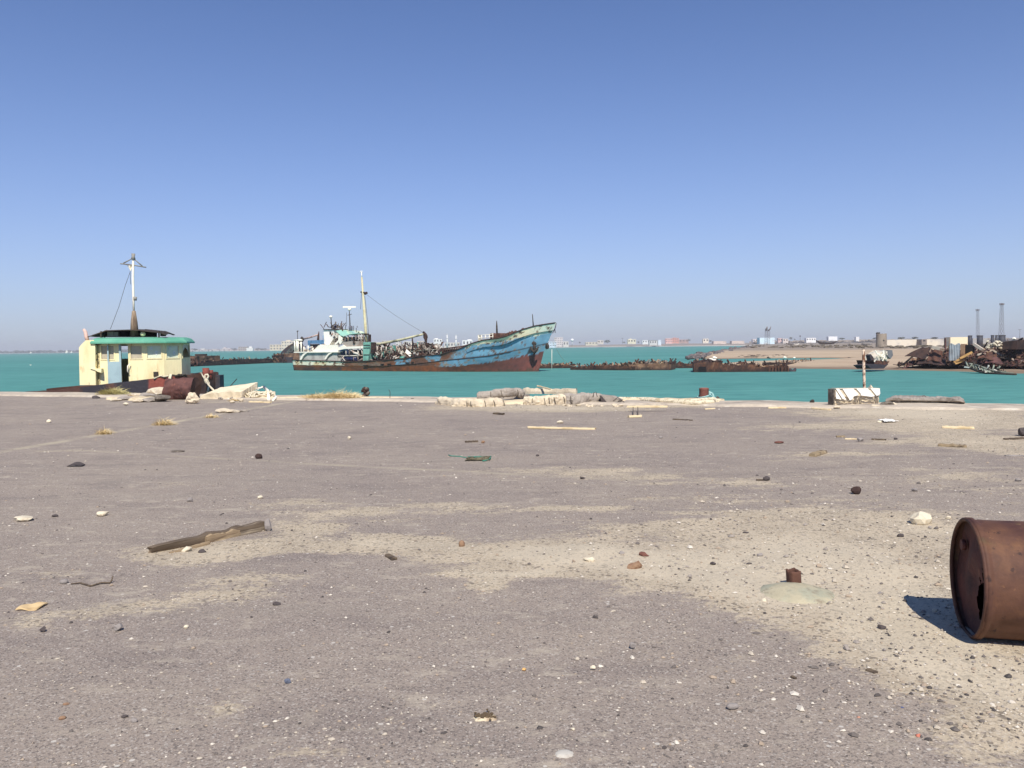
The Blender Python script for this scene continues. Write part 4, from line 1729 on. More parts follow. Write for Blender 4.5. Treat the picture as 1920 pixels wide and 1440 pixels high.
# stern rails
for x, y1 in ((552.5, 638), (556.5, 638), (558.5, 640), (564.5, 641), (570, 650), (578, 648), (587, 652)):
    mb = SF.mb()
    SF.tube(mb, [(x - .6 if x > 568 else x + .5, 659, -3.5), (x, y1, -3.5)], .13 if x < 566 else .1, 6)
    sp("stern_post", mb, m_white)
mb = SF.mb()
SF.tube(mb, [(551, 638.3, -3.5), (566, 637.6, -3.5)], .14, 6)
SF.tube(mb, [(553, 644, -3.5), (566, 643.5, -3.5)], .06, 6)
SF.box(mb, 555.5, 638.5, 558.8, 652, -3.3, -3.1)
sp("stern_gallows", mb, m_white)
mb = SF.mb()
SF.tube(mb, [(558.2, 638, -3.2), (557.8, 621, -3.2)], .05, 5)
SF.tube(mb, [(557, 622, -3.2), (558.7, 620.3, -3.2)], .1, 5)
sp("ensign_staff", mb, m_darkmetal)
mb = SF.mb()
for k in range(18):
    p = S(rr.uniform(566, 606), rr.uniform(652, 658.5), rr.uniform(-3.2, -1))
    mb.rock((p.x, p.y, p.z - .2), (rr.uniform(.3, 1.2), .6, rr.uniform(.3, .7)), 60 + k, 1, mi=0) if False else mb.beam(p, p + V((rr.uniform(.2, 1), .2, rr.uniform(-.2, .4))), .12, .2, mi=rr.choice((0, 1, 2, 3)))
props(sp("aft_deck_wreckage", mb, cols_, recalc=False), kind="stuff")
# ------------------------------------------------------------------ sunken hulks across the basin
m_wreck = mat("wreck_rust", C(110, 70, 52), attr="paint", rough=.92, bump=(5, .9, .06), var=.3, var_scale=4)
PAL = {"rust": ((96, 64, 50), (66, 48, 44), (138, 92, 64), (46, 38, 38)), "tan": ((140, 108, 84), (100, 74, 60), (166, 136, 108), (70, 54, 48)),
       "dark": ((70, 54, 50), (52, 44, 44), (98, 66, 52), (44, 38, 38)), "black": ((58, 54, 54), (46, 42, 44), (84, 64, 56), (40, 36, 38))}


def jag_hull(F, top, base, v0, v1, pal, jag=.12, seed=0, deck_drop=.35, step=1.5, dz=-.5):
    """plated hull side with a ragged top edge, its back side, ends and a deck between them"""
    mb = F.mb()
    x0, x1 = base[0][0], base[-1][0]
    n = max(4, int((x1 - x0) / step))
    vs, cs, fs = [], [], []
    R_ = 7
    pl = PAL[pal]
    for side in (0, 1):
        for i in range(n + 1):
            px = lerp(x0, x1, i / n)
            b = F.P(px, poly_y(base, px), v0)
            t = F.P(px, poly_y(top, px), v0)
            jg = jag * (noise.noise(V((px * .45, seed, side * 5))) + .7 * noise.noise(V((px * 1.3, seed, side * 5 + 2))))
            v = v0 if side == 0 else v1
            for r in range(R_ + 1):
                k = r / R_
                z = lerp(dz, t.z + jg, k)
                y = v + .10 * noise.noise(V((b.x * .7, z * 1.2, seed + side)))
                vs.append((b.x, y, z))
                n1, n2 = fbm(b.x * .5, z * .8, seed), fbm(b.x * 1.8, z * 2.2, seed + 5)
                c = mixc(mixc(pl[0], pl[1], .5 + n1), pl[2], n2 * 1.1)
                c = mixc(c, pl[3], 1.5 * fbm(b.x * 1.1, z * .4, seed + 9))
                c = mixc(c, (150, 120, 92), 1.2 * fbm(b.x * 2.3, z * 2.9, seed + 15) - .25)
                if z < .28 + .1 * n2:
                    c = mixc(c, (48, 42, 40), .75)
                cs.append(C(*c))
    for side in (0, 1):
        o = side * (n + 1) * (R_ + 1)
        for i in range(n):
            for r in range(R_):
                a = o + i * (R_ + 1) + r
                q4 = (a, a + R_ + 1, a + R_ + 2, a + 1)
                fs.append(q4 if side == 0 else q4[::-1])
    m2 = (n + 1) * (R_ + 1)
    for i in (0, n):
        for r in range(R_):
            a = i * (R_ + 1) + r
            fs.append((a, a + 1, m2 + a + 1, m2 + a))
    mb.add(vs, fs)
    dvs, dfs = [], []
    for i in range(n + 1):
        px = lerp(x0, x1, i / n)
        b = F.P(px, poly_y(base, px), v0)
        t = F.P(px, poly_y(top, px), v0)
        z = t.z - deck_drop
        for v in (v0 + .12, v1 - .12):
            dvs.append((b.x, v, z))
            cs.append(C(*mixc(pl[1], pl[2], .4 + noise.noise(V((b.x, v, 3))))))
    for i in range(n):
        dfs.append((2 * i, 2 * i + 2, 2 * i + 3, 2 * i + 1))
    mb.add(dvs, dfs)
    mb.colr = cs
    return mb


m_litter = [m_rust, m_rustdark, mat("litter_tan", C(176, 150, 122), [(C(120, 86, 66), 1, .5, .64)]), mat("litter_grey", C(150, 138, 126), [(C(100, 80, 68), 1, .5, .64)]), m_darkmetal]


def litter(F, px0, px1, top, rise, v0, v1, n, seed, wts=(4, 4, 2, 1, 3), size=(.25, .9)):
    mb = F.mb()
    r_ = random.Random(seed)
    for k in range(n):
        px = r_.uniform(px0, px1)
        p = F.P(px, poly_y(top, px) + 1.2 - r_.random() ** 2 * rise * .6, v0)
        p.y = r_.uniform(v0, v1)
        s = r_.uniform(*size)
        mi = r_.choices(range(5), wts)[0]
        if r_.random() < .5:
            d = V((r_.uniform(-1, 1), r_.uniform(-.5, .5), r_.uniform(-.25, .55))).normalized() * s
            mb.beam(p, p + d, s * .15, s * .22, mi=mi)
        else:
            d1 = V((r_.uniform(-1, 1), r_.uniform(-.4, .4), r_.uniform(-.3, .3))) * s * .7
            d2 = V((r_.uniform(-.3, .3), r_.uniform(-.5, .5), r_.uniform(.2, .8))) * s * .7
            mb.sheet(lambda u, v: p + d1 * u + d2 * v + V((0, .12 * s * math.sin(5 * u + 4 * v), .1 * s * math.sin(6 * u))), 3, 2, .05, mi=mi)
    return mb


def hulk(name, label, cat, top, base, dep, pal, seed, nl=0, rise=3, jag=.12, group=None, wts=(4, 4, 2, 1, 3), posts=0):
    a, b = at(base[0][0], base[0][1], ZW), at(base[-1][0], base[-1][1], ZW)
    F = Frame((a.x, a.y, ZW), b - a)
    root = thing(name, label, cat, ((a.x + b.x) / 2, (a.y + b.y) / 2, ZW), group)
    obj("hull", jag_hull(F, top, base, 0, dep, pal, jag, seed), m_wreck, root)
    if nl:
        props(obj("deck_litter", litter(F, base[0][0] + 2, base[-1][0] - 2, top, rise, .1, dep - .2, nl, seed, wts), m_litter, root, recalc=False), kind="stuff")
    for k in range(posts):
        px = lerp(base[0][0], base[-1][0], (k + .5) / posts + .03 * math.sin(k * 5.1))
        mb = F.mb()
        F.tube(mb, [(px, poly_y(top, px) + 3, .3), (px + math.sin(k * 3.3), poly_y(top, px) - .4 - 1.1 * abs(math.sin(k * 2.7 + seed)), .3)], .07, 6)
        obj("stanchion", mb, m_rustdark, root)
    return root, F


# left: box wreck on a long low barge, then a capsized trawler and a blue cabin boat behind the coaster's stern
r1, F1 = hulk("sunken_barge", "long low dark wrecked barge with a rusty tan box house, awash behind the tug", "wreck",
              [(346, 682), (364, 681), (413, 676), (440, 674.5), (445, 673.5), (540, 672.5)], [(346, 688), (400, 686), (450, 683.2), (540, 679.3)], 6, "dark", 3, 170, 3.2, .2, posts=9)
mb = jag_hull(F1, [(364, 668), (367, 667.2), (392, 666.8), (413, 666.5)], [(364, 684), (413, 682.5)], .5, 5, "tan", .12, 8, .15, 1.2, .7)
obj("box_house", mb, m_wreck, r1, recalc=False)
for x0, x1, y0, y1 in ((386, 397, 675.5, 683), (378, 382, 677, 684), (402, 406, 677.5, 682)):
    mb = F1.mb()
    F1.box(mb, x0, y0, x1, y1, .35, .62)
    obj("doorway", mb, m_hole, r1)
mb = F1.mb()
F1.box(mb, 380.5, 663.6, 388.5, 667, 1, 3)
obj("hatch", mb, m_rustdark, r1)
mb = F1.mb()
for k in range(14):
    q0 = F1.P(RND.uniform(357, 372), RND.uniform(672, 686), -.3)
    F1_d = V((RND.uniform(-.8, .8), .2, RND.uniform(-.3, 1))) * 1.1
    mb.beam(q0, q0 + F1_d, .16, .22)
props(obj("collapsed_frames", mb, m_rust, r1), kind="stuff")

r2, F2 = hulk("capsized_trawler", "rusty brown wreck with a tall black bow rising behind the coaster's stern", "wreck",
              [(513, 665), (522, 663), (530, 662.5), (580, 662)], [(513, 680.5), (580, 680)], 7, "tan", 14, 50, 2.5, .12)
mb = F2.mb()
F2.prism(mb, [(526, 661.8), (531, 656), (541, 648), (557.5, 639), (566, 661.8)], 1.2, 3.5)
obj("upturned_bow", mb, m_black, r2)
mb = F2.mb()
F2.prism(mb, [(536, 661), (545, 650), (557, 643), (557, 650), (546, 661)], 1.05, 1.19)
obj("bow_plate", mb, mat("dull_sea_grey", C(96, 102, 98), [(C(66, 64, 62), 1, .45, .62)]), r2)
mb = F2.mb()
for k in range(30):
    q0 = F2.P(RND.uniform(510, 534), RND.uniform(664, 681), -.4)
    d_ = V((RND.uniform(-1, 1), .2, RND.uniform(-.6, .9))) * 1.1
    mb.beam(q0, q0 + d_, .2, .3)
props(obj("torn_plates", mb, m_rustdark, r2), kind="stuff")
mb = F2.mb()
F2.box(mb, 527, 669.5, 549, 681, -.12, -.02)
obj("shell_plate", mb, m_black, r2)

a, b = at(560, 681, ZW), at(615, 681.5, ZW)
F3 = Frame((a.x, a.y + 12, ZW), b - a)
r3 = thing("cabin_boat", "boat with a bright blue cabin lying behind the coaster's white funnel", "boat", (a.x + 2, a.y + 13, ZW))
obj("hull", jag_hull(F3, [(564, 657), (625, 656)], [(564, 681), (625, 681)], 0, 6, "black", .08, 31), m_wreck, r3)
mb = F3.mb()
F3.box(mb, 577, 637.5, 607, 644.5, .5, 4)
F3.box(mb, 599, 644, 602.5, 651, .5, .8)
F3.box(mb, 577.5, 644, 580, 657, .5, .8)
m_cabblue = mat("cabin_blue", C(104, 152, 190), [(C(78, 116, 150), 1, .5, .64), (C(120, 100, 90), 1.6, .66, .74)])
obj("cabin", mb, m_cabblue, r3)
mb = F3.mb()
F3.box(mb, 580, 645, 606, 657, 1.5, 3.8)
obj("cabin_interior", mb, m_black, r3)
mb = F3.mb()
F3.tube(mb, [(596.5, 640, 1), (597, 630, 1), (598, 621.5, 1)], [.35, .28, .08], 7)
obj("mast", mb, m_rust, r3)
mb = F3.mb()
F3.tube(mb, [(569, 635.5, 1.4), (582, 632.5, 1.4), (597, 627.5, 1.4)], .22, 7)
obj("boom", mb, mat("boom_pink", C(206, 178, 164), [(C(150, 110, 90), 1, .5, .64)]), r3)
mb = F3.mb()
mb.rock(tuple(F3.P(567, 635.5, 1) + V((0, 0, -.9))), (1.1, 1, 1.6), 4, 2)
obj("winch", mb, m_darkmetal, r3)
mb = F3.mb()
F3.tube(mb, [(606, 637, 1), (605.8, 628.5, 1)], .09, 6)
obj("staff", mb, m_cabblue, r3)

# right: a broken line of rusted hulls between the coaster's bow and the sand spit
hulk("sunken_hull", "low strip of rusty wreckage just right of the coaster's bow at the water line", "wreck",
     [(1012, 685.6), (1030, 685), (1060, 684.3), (1078, 684.5)], [(1012, 691), (1078, 690.3)], 4, "rust", 41, 90, 2, .15, wts=(4, 4, 4, 2, 2))
hulk("sunken_hull", "long rusty half sunken hull with pale litter on deck, middle of the wreck line", "wreck",
     [(1069, 690), (1080, 687.5), (1120, 685.5), (1150, 685), (1188, 687)], [(1069, 693.6), (1188, 694.6)], 5, "rust", 42, 130, 2.2, .16, wts=(4, 3, 5, 3, 2), posts=6)
hulk("sunken_hull", "jagged rubble covered hull with a bent davit, left of the tall box shaped hulk", "wreck",
     [(1180, 684), (1200, 682.5), (1225, 681.5), (1250, 681), (1262, 684)], [(1180, 694.4), (1258, 694.2)], 5, "tan", 43, 190, 3.4, .2, wts=(4, 4, 4, 2, 3), posts=8)
dv = atY(1260, 688, 118)
DF = Frame((dv.x, dv.y, ZW), (1, 0))
mb = DF.mb()
DF.tube(mb, [(1262, 690, 0), (1261, 680, 0), (1258, 675, 0), (1256.5, 671.5, 0)], .12, 7)
DF.tube(mb, [(1261, 680, 0), (1266, 675.5, 0)], .1, 6)
DF.tube(mb, [(1259, 676, 0), (1262.5, 671.5, 0)], .06, 6)
DF.tube(mb, [(1255, 687, 0), (1261, 680, 0)], .14, 6)
single("wrecked_davit", "thin dark forked davit standing out of the rubble covered hull", "davit", mb, m_darkmetal)
hulk("sunken_hull", "thin rusty strip of wreckage linking the rubble covered hull and the box shaped hulk", "wreck",
     [(1256, 684.5), (1280, 683.3), (1306, 682.5)], [(1256, 690.6), (1306, 690.2)], 4, "rust", 44, 50, 1.6, .12)
r5, F5 = hulk("sunken_hull", "long box shaped rusty hulk with a fluted end, before the sand spit", "wreck",
              [(1300.5, 682), (1303, 680.5), (1320, 679.5), (1351, 679), (1355, 684.5), (1388, 685), (1391, 683), (1416, 683), (1418, 688), (1438, 687.5), (1440, 686.5), (1478, 685.5)],
              [(1300.5, 698), (1335, 698.6), (1478, 697)], 6, "rust", 45, 160, 2.6, .10, posts=14)
mb = F5.mb()
F5.box(mb, 1310, 687.5, 1324, 698.2, -.08, .02)
obj("open_hold", mb, m_hole, r5)
mb = F5.mb()
for k in range(26):
    q0 = F5.P(lerp(1303, 1350, k / 25), 681 + RND.uniform(-1.8, 1), 1)
    mb.rock((q0.x, RND.uniform(.5, 4), q0.z - .2), (RND.uniform(.5, 1.2), 1, RND.uniform(.3, .7)), 200 + k, 1)
props(obj("heaped_deck_rubble", mb, m_rustdark, r5), kind="stuff")
for k in range(7):
    mb = F5.mb()
    px = 1441 + k * 6
    F5.box(mb, px, 687, px + 2, 697.2, -.22, -.06)
    obj("frame_rib", mb, m_rust, r5)
gq = F5.P(1335.5, 676, 1.5)
mb = F5.mb()
mb.rock((gq.x, gq.y, gq.z - .2), (1.5, .6, .5), 3, 2)
mb.rock((gq.x + .3, gq.y, gq.z + .2), (.6, .5, .35), 5, 2)
obj("white_bundle", mb, m_white, r5)
mb = F5.mb()
q1 = [F5.P(x, y, .6) for x, y in ((1480, 693), (1483.5, 696.5), (1488.5, 696.8), (1491, 692), (1491.8, 689.5))]
mb.tube(q1, [.25, .3, .28, .18, .05], 7)
mb.tube([F5.P(1480, 690.5, .6), F5.P(1480, 697.5, .6)], .12, 6)
single("anchor_fluke", "black curved anchor fluke in the water off the hulk's right end", "anchor", mb, m_black, base=tuple(F5.M @ V((q1[2].x, .6, 0))))
# dark flat boat remains lying on the spit
a, b = at(1474, 684.5, ZW + .3), at(1531, 679.5, ZW + .3)
F6 = Frame((a.x, a.y, ZW), b - a)
r6 = thing("beached_boat", "dark flat rotten boat remains lying on the sand spit behind the anchor fluke", "boat", (a.x + 2, a.y, ZW + .2))
obj("hull", jag_hull(F6, [(1474, 679.6), (1500, 679), (1503, 677.5), (1531, 676)], [(1474, 685), (1503, 684), (1531, 680.3)], 0, 3.5, "dark", .12, 61, dz=.1), m_wreck, r6)
props(obj("deck_litter", litter(F6, 1476, 1530, [(1474, 680), (1531, 676)], 1.6, .2, 3, 50, 62), m_litter, r6, recalc=False), kind="stuff")

# cable from the coaster's bow down to the wreck line, and a thin marker stake
mb = MB()
p0, p1 = SF.M @ S(1036, 640, -.4), at(1082, 686, ZW + .4)
mb.tube(sag(p0, p1, 1.1, 14), .022, 5)
single("mooring_line", "thin pale mooring line slanting from the coaster's bow to the wreck line", "rope", mb, m_rope)
mb = MB()
q0 = atY(1034.5, 690, 122)
mb.tube([(q0.x, q0.y, ZW - .5), (q0.x + .05, q0.y, atY(1035, 655, 122).z)], .035, 6)
single("marker_stake", "thin white stake standing in the water by the coaster's bow", "stake", mb, m_white)
# gulls and boats on the water at left
mb = MB()
q0 = at(57.5, 685, ZW)
mb.rock((q0.x, q0.y, ZW - .05), (.42, .2, .2), 5, 2, 3, .05, smooth=True)
mb.rock((q0.x + .2, q0.y, ZW + .09), (.13, .1, .12), 6, 2, 3, .05, smooth=True)
mb.tube([(q0.x - .1, q0.y, ZW + .12), (q0.x - .3, q0.y, ZW + .20)], [.07, .01], 6)
single("seagull", "small white gull sitting on the open water left of the tug", "bird", mb, m_white)
for (x, yb, w_, h_, Y, lab) in ((124.5, 661.6, 3.6, 4.6, 2600, "larger white boat hull near the far left shore"), (133.5, 661.4, 2.6, 2.8, 2600, "smaller white boat right of the larger one near the far left shore"),
                                (57, 662, 3, 2.2, 2900, "tiny white boat at the left end of the far shore")):
    p0, p1 = atY(x - w_ / 2, yb, Y), atY(x + w_ / 2, yb - h_, Y)
    mb = MB()
    w2, hh = p1.x - p0.x, p1.z - ZW
    mb.prism([(p0.x - w2 * .15, Y, ZW + hh * .5), (p0.x + w2 * .1, Y, ZW - .3), (p1.x - w2 * .1, Y, ZW - .3), (p1.x + w2 * .25, Y, ZW + hh * .6)], (0, 4, 0))
    root = thing("white_boat", lab, "boat", (p0.x + w2 / 2, Y, ZW))
    obj("hull", mb, m_white, root)
    mb = MB()
    mb.box((p0.x + w2 * .25, Y + .5, ZW + hh * .5), (p1.x - w2 * .2, Y + 3.5, ZW + hh))
    obj("cabin", mb, m_white, root)
q0 = at(358, 659.8, ZW)
mb = MB()
w2 = 10 / 1547 * q0.y
for sgn in (1,):
    mb.sheet(lambda u, v: V((q0.x + (u - .5) * w2, q0.y + (v - .5) * 2, ZW + .1 + 1.0 * abs(2 * u - 1) ** 2.5 + .4 * abs(2 * v - 1))), 10, 4, .2)
single("fishing_skiff", "small dark skiff with upswept ends on the bay right of the tug's roof", "boat", mb, m_darkmetal)
# ------------------------------------------------------------------ things on the beach
m_riprap = mat("groyne_rock", C(112, 104, 102), [(C(78, 72, 72), .5, .48, .62), (C(150, 138, 124), .9, .6, .72)], bump=(3, .8, .08), var=.25)
mb = MB()
rr = random.Random(9)
for k in range(420):
    t = rr.random() ** .8
    px = lerp(1289, 1412, t)
    y0 = poly_y(groyne, px)
    y = y0 + rr.uniform(-.8, 5.5 if px > 1305 else 2.5) * (1.0 if px < 1372 else .6)
    p = at(px, y, ZW + .2)
    s = rr.uniform(.6, 1.7) * (1 if px < 1370 else 1.4)
    mb.rock((p.x, p.y, ZW - .1 + .3 * t), (s, s * rr.uniform(.7, 1.2), s * rr.uniform(.5, .9)), 300 + k, 1, 7, .15, rr.uniform(0, 3))
props(obj("rock_groyne", mb, m_riprap), kind="stuff")

m_bush = mat("scrub_green", C(92, 92, 66, .8), [(C(66, 68, 50, .8), .8, .45, .62)], var=.3)
m_trunk = mat("trunk_brown", C(96, 78, 62), var=.2)


def leafy(mb, c, size, n, leaf, seed):
    r_ = random.Random(seed)
    for k in range(n):
        while True:
            p = V((r_.uniform(-1, 1), r_.uniform(-1, 1), r_.uniform(-1, 1)))
            if .25 < p.length < 1:
                break
        cl = 1 + .35 * noise.noise(p * 2.2 + V((seed, 0, 0)))
        q0 = V((c[0] + p.x * size[0] / 2 * cl, c[1] + p.y * size[1] / 2 * cl, c[2] + size[2] / 2 + p.z * size[2] / 2 * cl))
        a = V((r_.uniform(-1, 1), r_.uniform(-1, 1), r_.uniform(-.6, .6))).normalized() * leaf
        b = V((r_.uniform(-1, 1), r_.uniform(-1, 1), r_.uniform(.1, 1))).normalized() * leaf * .7
        mb.add([q0 - a, q0 + b * .6, q0 + a, q0 - b * .6], [(0, 1, 2, 3)])


def tree(px, yb, w_px, h_px, Y, label, name="shrub_tree", group=None, m=None):
    k = Y / FPX
    b = atY(px, yb, Y)
    w_, h_ = w_px * k, h_px * k
    t = thing(name, label, "tree", tuple(b), group)
    mb = MB()
    mb.tube([(b.x, Y, b.z - .6), (b.x + .05 * w_, Y, b.z + h_ * .3), (b.x + .02 * w_, Y, b.z + h_ * .75)], [h_ * .06, h_ * .045, h_ * .015], 6)
    for s in (-1, 1):
        mb.tube([(b.x + .04 * w_, Y, b.z + h_ * .28), (b.x + s * w_ * .25, Y + .1 * w_, b.z + h_ * .6)], [h_ * .03, h_ * .01], 5)
    obj("trunk", mb, m_trunk, t)
    mb = MB()
    leafy(mb, (b.x, Y, b.z + h_ * .12), (w_, w_ * .8, h_ * .88), 170, max(w_, h_) * .085, int(px * 7))
    obj("crown", mb, m or m_bush, t, recalc=False)
    return t


# ---- buildings
MC = {}


def bcol(r, g, b):
    if (r, g, b) not in MC:
        kg = (r + g + b) / 3  # haze put into the plaster colour by pulling it towards grey
        MC[(r, g, b)] = mat("plaster_%d" % len(MC), C(lerp(r, kg, .28), lerp(g, kg, .28), lerp(b, kg, .28)), [(C(kg * .88, kg * .85, kg * .82), .12, .5, .66)], rough=.8, var=.06, var_scale=.3)
        MC[(r, g, b)].name = "wall_plaster"
    return MC[(r, g, b)]


m_win = mat("dark_window", C(72, 68, 68), var=.05)


def building(x0, x1, yt, yb, Y, colr, label, name="house", cat="building", nwin=0, rows=1, block=None, roof=None, dep=None):
    a, b = atY(x0, yb, Y), atY(x1, yt, Y)
    w_, h_ = b.x - a.x, b.z - a.z
    dep = dep or max(6, w_ * .6)
    t = thing(name, label, cat, ((a.x + b.x) / 2, Y, a.z))
    mb = MB()
    ph = min(.9, h_ * .08)
    mb.box((a.x, Y, a.z - 2.5), (b.x, Y + dep, b.z - ph))
    # parapet
    for (p, q_) in (((a.x, Y), (b.x, Y + .3)), ((a.x, Y + dep - .3), (b.x, Y + dep)), ((a.x, Y + .3), (a.x + .3, Y + dep - .3)), ((b.x - .3, Y + .3), (b.x, Y + dep - .3))):
        mb.box((p[0], p[1], b.z - ph), (q_[0], q_[1], b.z))
    obj("wall", mb, bcol(*colr), t)
    if block:
        mb = MB()
        u0, u1, hh = block
        mb.box((a.x + w_ * u0, Y + dep * .3, b.z - ph), (a.x + w_ * u1, Y + dep * .7, b.z + hh * Y / FPX))
        obj("roof_block", mb, bcol(*[min(255, c + 8) for c in colr]), t)
    if roof:
        mb = MB()
        mb.box((a.x - .5, Y - .5, b.z + .002), (b.x + .5, Y + dep, b.z + .45))
        obj("roof", mb, bcol(*roof), t)
    for r in range(rows):
        for k in range(nwin):
            cx = a.x + w_ * (k + .5) / nwin
            cz = a.z + h_ * (r + .55) / rows
            mb = MB()
            ww, wh = w_ / nwin * .22, h_ / rows * .22
            mb.box((cx - ww, Y - .06, cz - wh), (cx + ww, Y + .1, cz + wh))
            obj("window", mb, m_win, t)
    return t


B = building
# across the bay, behind the tug and the coaster
B(528, 552, 639.5, 656.5, 2300, (244, 222, 176), "tall cream block left of the coaster's stern on the far shore", nwin=5, rows=3, block=(.3, .7, 2))
B(506, 528.5, 646, 656.8, 2320, (238, 212, 166), "lower cream building with dark windows beside the tall cream block", nwin=4, rows=2)
B(552, 563, 644, 656, 2330, (240, 220, 180), "narrow cream annex right of the tall cream block", nwin=2, rows=2)
B(462, 474, 652, 657.6, 2500, (244, 240, 226), "white long low shed on the shore left of the cream buildings", block=(.4, .8, 2.5))
B(447, 463, 650, 657.5, 2560, (188, 166, 150), "brownish block left of the white low shed on the far shore", nwin=4, rows=2)
B(417, 432, 652.5, 658, 2800, (206, 196, 188), "pale grey low building right of the tug across the bay", block=(.1, .4, 1.5))
B(376, 384, 653.4, 658.6, 2950, (226, 222, 216), "small whitish house nearest the tug's roof on the far shore")
B(395, 408, 654.2, 658.4, 2900, (196, 186, 176), "dull low house between the whitish house and the grey building")
for (x, w_, h_, lab) in ((483, 9, 5.5, "dark tree left of the lower cream building"), (490.5, 8, 4.5, "broad dark tree touching the lower cream building"), (497, 6, 5, "narrow dark tree nearest the lower cream building"), (440, 9, 5, "dim tree beside the brownish block"), (366, 9, 4, "dim low trees just right of the tug")):
    tree(x, 657.5, w_, h_, 2480, lab)
m_fartree = mat("far_scrub", C(96, 98, 92), var=.2)
mb = MB()
r_ = random.Random(4)
for k in range(240):
    px = r_.uniform(-160, 350)
    p = atY(px, poly_y([(-160, 662.5), (0, 661), (350, 657.6)], px), 3150)
    s = r_.uniform(4, 9)
    mb.rock((p.x, 3150 + r_.uniform(0, 200), p.z - 3), (s * 2.4, s * 2, s * 1.3), k, 1, 5, .3)
props(obj("far_shore_trees", mb, m_fartree), kind="stuff")
mb = MB()
for k in range(120):
    px = r_.uniform(345, 505)
    p = atY(px, poly_y([(345, 658.4), (505, 656.8)], px), 2720)
    s = r_.uniform(2.5, 6)
    mb.box((p.x, 2720 + k % 40, p.z - 3), (p.x + s * 2.2, 2730 + k % 40, p.z + s * .9))
props(obj("far_town", mb, bcol(196, 182, 172)), kind="stuff")
# town behind the coaster's hold and bow
B(697, 712, 641, 651, 1980, (226, 206, 180), "beige house right of the coaster's mast", nwin=3)
B(716, 730, 638.5, 650, 1990, (214, 196, 176), "tan block seen over the coaster's wreckage", nwin=3, rows=2)
B(742, 752, 637.5, 650, 2000, (222, 210, 196), "grey beige house under the coaster's boom", nwin=2, rows=2)
B(757, 775, 640, 650, 1990, (232, 220, 200), "wide pale house under the coaster's boom tip", nwin=4)
B(782, 795, 639, 650, 1985, (220, 200, 178), "tan house behind the coaster's boom block", nwin=2)
B(813, 829, 635.5, 650, 1960, (244, 240, 230), "bright white building left of the two minarets", nwin=3, rows=2, block=(.1, .5, 1.5))
B(833, 862, 642, 651, 1950, (222, 210, 192), "low mosque hall between and below the two minarets", "mosque", nwin=5)
B(867, 886, 637.5, 649, 1940, (244, 242, 234), "white building right of the two minarets", nwin=3, block=(.5, .9, 1.5))
B(798, 810, 642.5, 650, 1970, (206, 196, 184), "greyish low house left of the bright white building", nwin=2)
for (x, yt, lab) in ((838.7, 625.5, "taller slim white minaret, left of the pair"), (855.2, 627.5, "shorter white minaret, right of the pair")):
    k = 1945 / FPX
    b = atY(x, 650, 1945)
    tz = atY(x, yt, 1945).z
    h_ = tz - b.z
    t = thing("minaret", lab, "minaret", tuple(b))
    mb = MB()
    mb.tube([(b.x, b.y, b.z - 2), (b.x, b.y, b.z + h_ * .62), (b.x, b.y, b.z + h_ * .64), (b.x, b.y, b.z + h_ * .9)], [2.2, 1.9, 1.35, 1.2], 12)
    obj("shaft", mb, bcol(246, 242, 230), t)
    mb = MB()
    mb.tube([(b.x, b.y, b.z + h_ * .615), (b.x, b.y, b.z + h_ * .645)], 2.7, 12)
    obj("balcony", mb, bcol(240, 234, 220), t)
    mb = MB()
    mb.tube([(b.x, b.y, b.z + h_ * .9), (b.x, b.y, b.z + h_ * .95), (b.x, b.y, b.z + h_)], [1.4, 1.0, .05], 12)
    obj("cap", mb, bcol(246, 242, 230), t)
# shore right of the coaster's bow
B(1027, 1043, 640.5, 650.5, 1780, (206, 226, 240), "pale blue and white building at the shore by the coaster's bow", nwin=4, rows=2)
B(1039.5, 1055.5, 632.3, 648, 1840, (232, 214, 208), "pinkish white apartment block behind the pale blue building", nwin=5, rows=4)
B(1056, 1066, 640, 649, 1830, (226, 212, 198), "small beige house right of the pinkish apartment block", nwin=2)
B(1098, 1121, 641.2, 646, 1760, (224, 204, 172), "long low sand coloured walls left of a dark round tree", nwin=4)
B(1120.5, 1131.5, 638, 643.5, 1800, (226, 206, 184), "beige house touching the dark round tree", nwin=2)
B(1177, 1192.5, 636.2, 643, 1740, (240, 224, 180), "yellowish house between two small bushes", nwin=3, block=(.2, .5, 1.2))
B(1204.5, 1218, 638, 643.5, 1720, (240, 238, 234), "low white house left of the grey roofed hall", nwin=3)
B(1217.5, 1236, 638, 645.5, 1700, (214, 208, 200), "grey beige hall with a dark flat roof", nwin=4, roof=(92, 92, 90))
B(1234, 1239.5, 637.5, 645.5, 1695, (214, 228, 238), "narrow pale blue building at the right end of the grey roofed hall")
B(1248, 1260.5, 634.5, 642.5, 1700, (240, 176, 164), "pink building, left of the pink and orange pair", nwin=3, rows=2)
B(1260.5, 1273, 633.8, 642, 1706, (232, 150, 126), "orange pink building, right of the pink pair", nwin=3, rows=2, block=(.2, .6, .8))
B(1273, 1291, 636.5, 642, 1720, (186, 150, 138), "brownish low house right of the orange pink building", nwin=3)
B(1318, 1328.5, 635, 641.5, 1650, (244, 226, 196), "small cream house alone right of the pink buildings", nwin=2)
B(1338, 1362, 639.4, 643, 1640, (226, 200, 180), "long pinkish low wall right of the small cream house", nwin=0)
B(1372, 1396, 639, 642.6, 1620, (222, 196, 176), "second long pinkish low wall, left of the pylons", nwin=0)
B(1411.5, 1425.5, 635.6, 640.6, 1560, (236, 218, 210), "pale low house left of the pylons", nwin=3)
k = 1790 / FPX
b = atY(1073, 646, 1790)
t = thing("water_tower", "small white globe water tower on the shore right of the coaster's bow", "water tower", tuple(b))
mb = MB()
mb.tube([(b.x, b.y, b.z - 2), (b.x, b.y, b.z + 7 * k)], .9, 8)
obj("column", mb, bcol(226, 222, 216), t)
mb = MB()
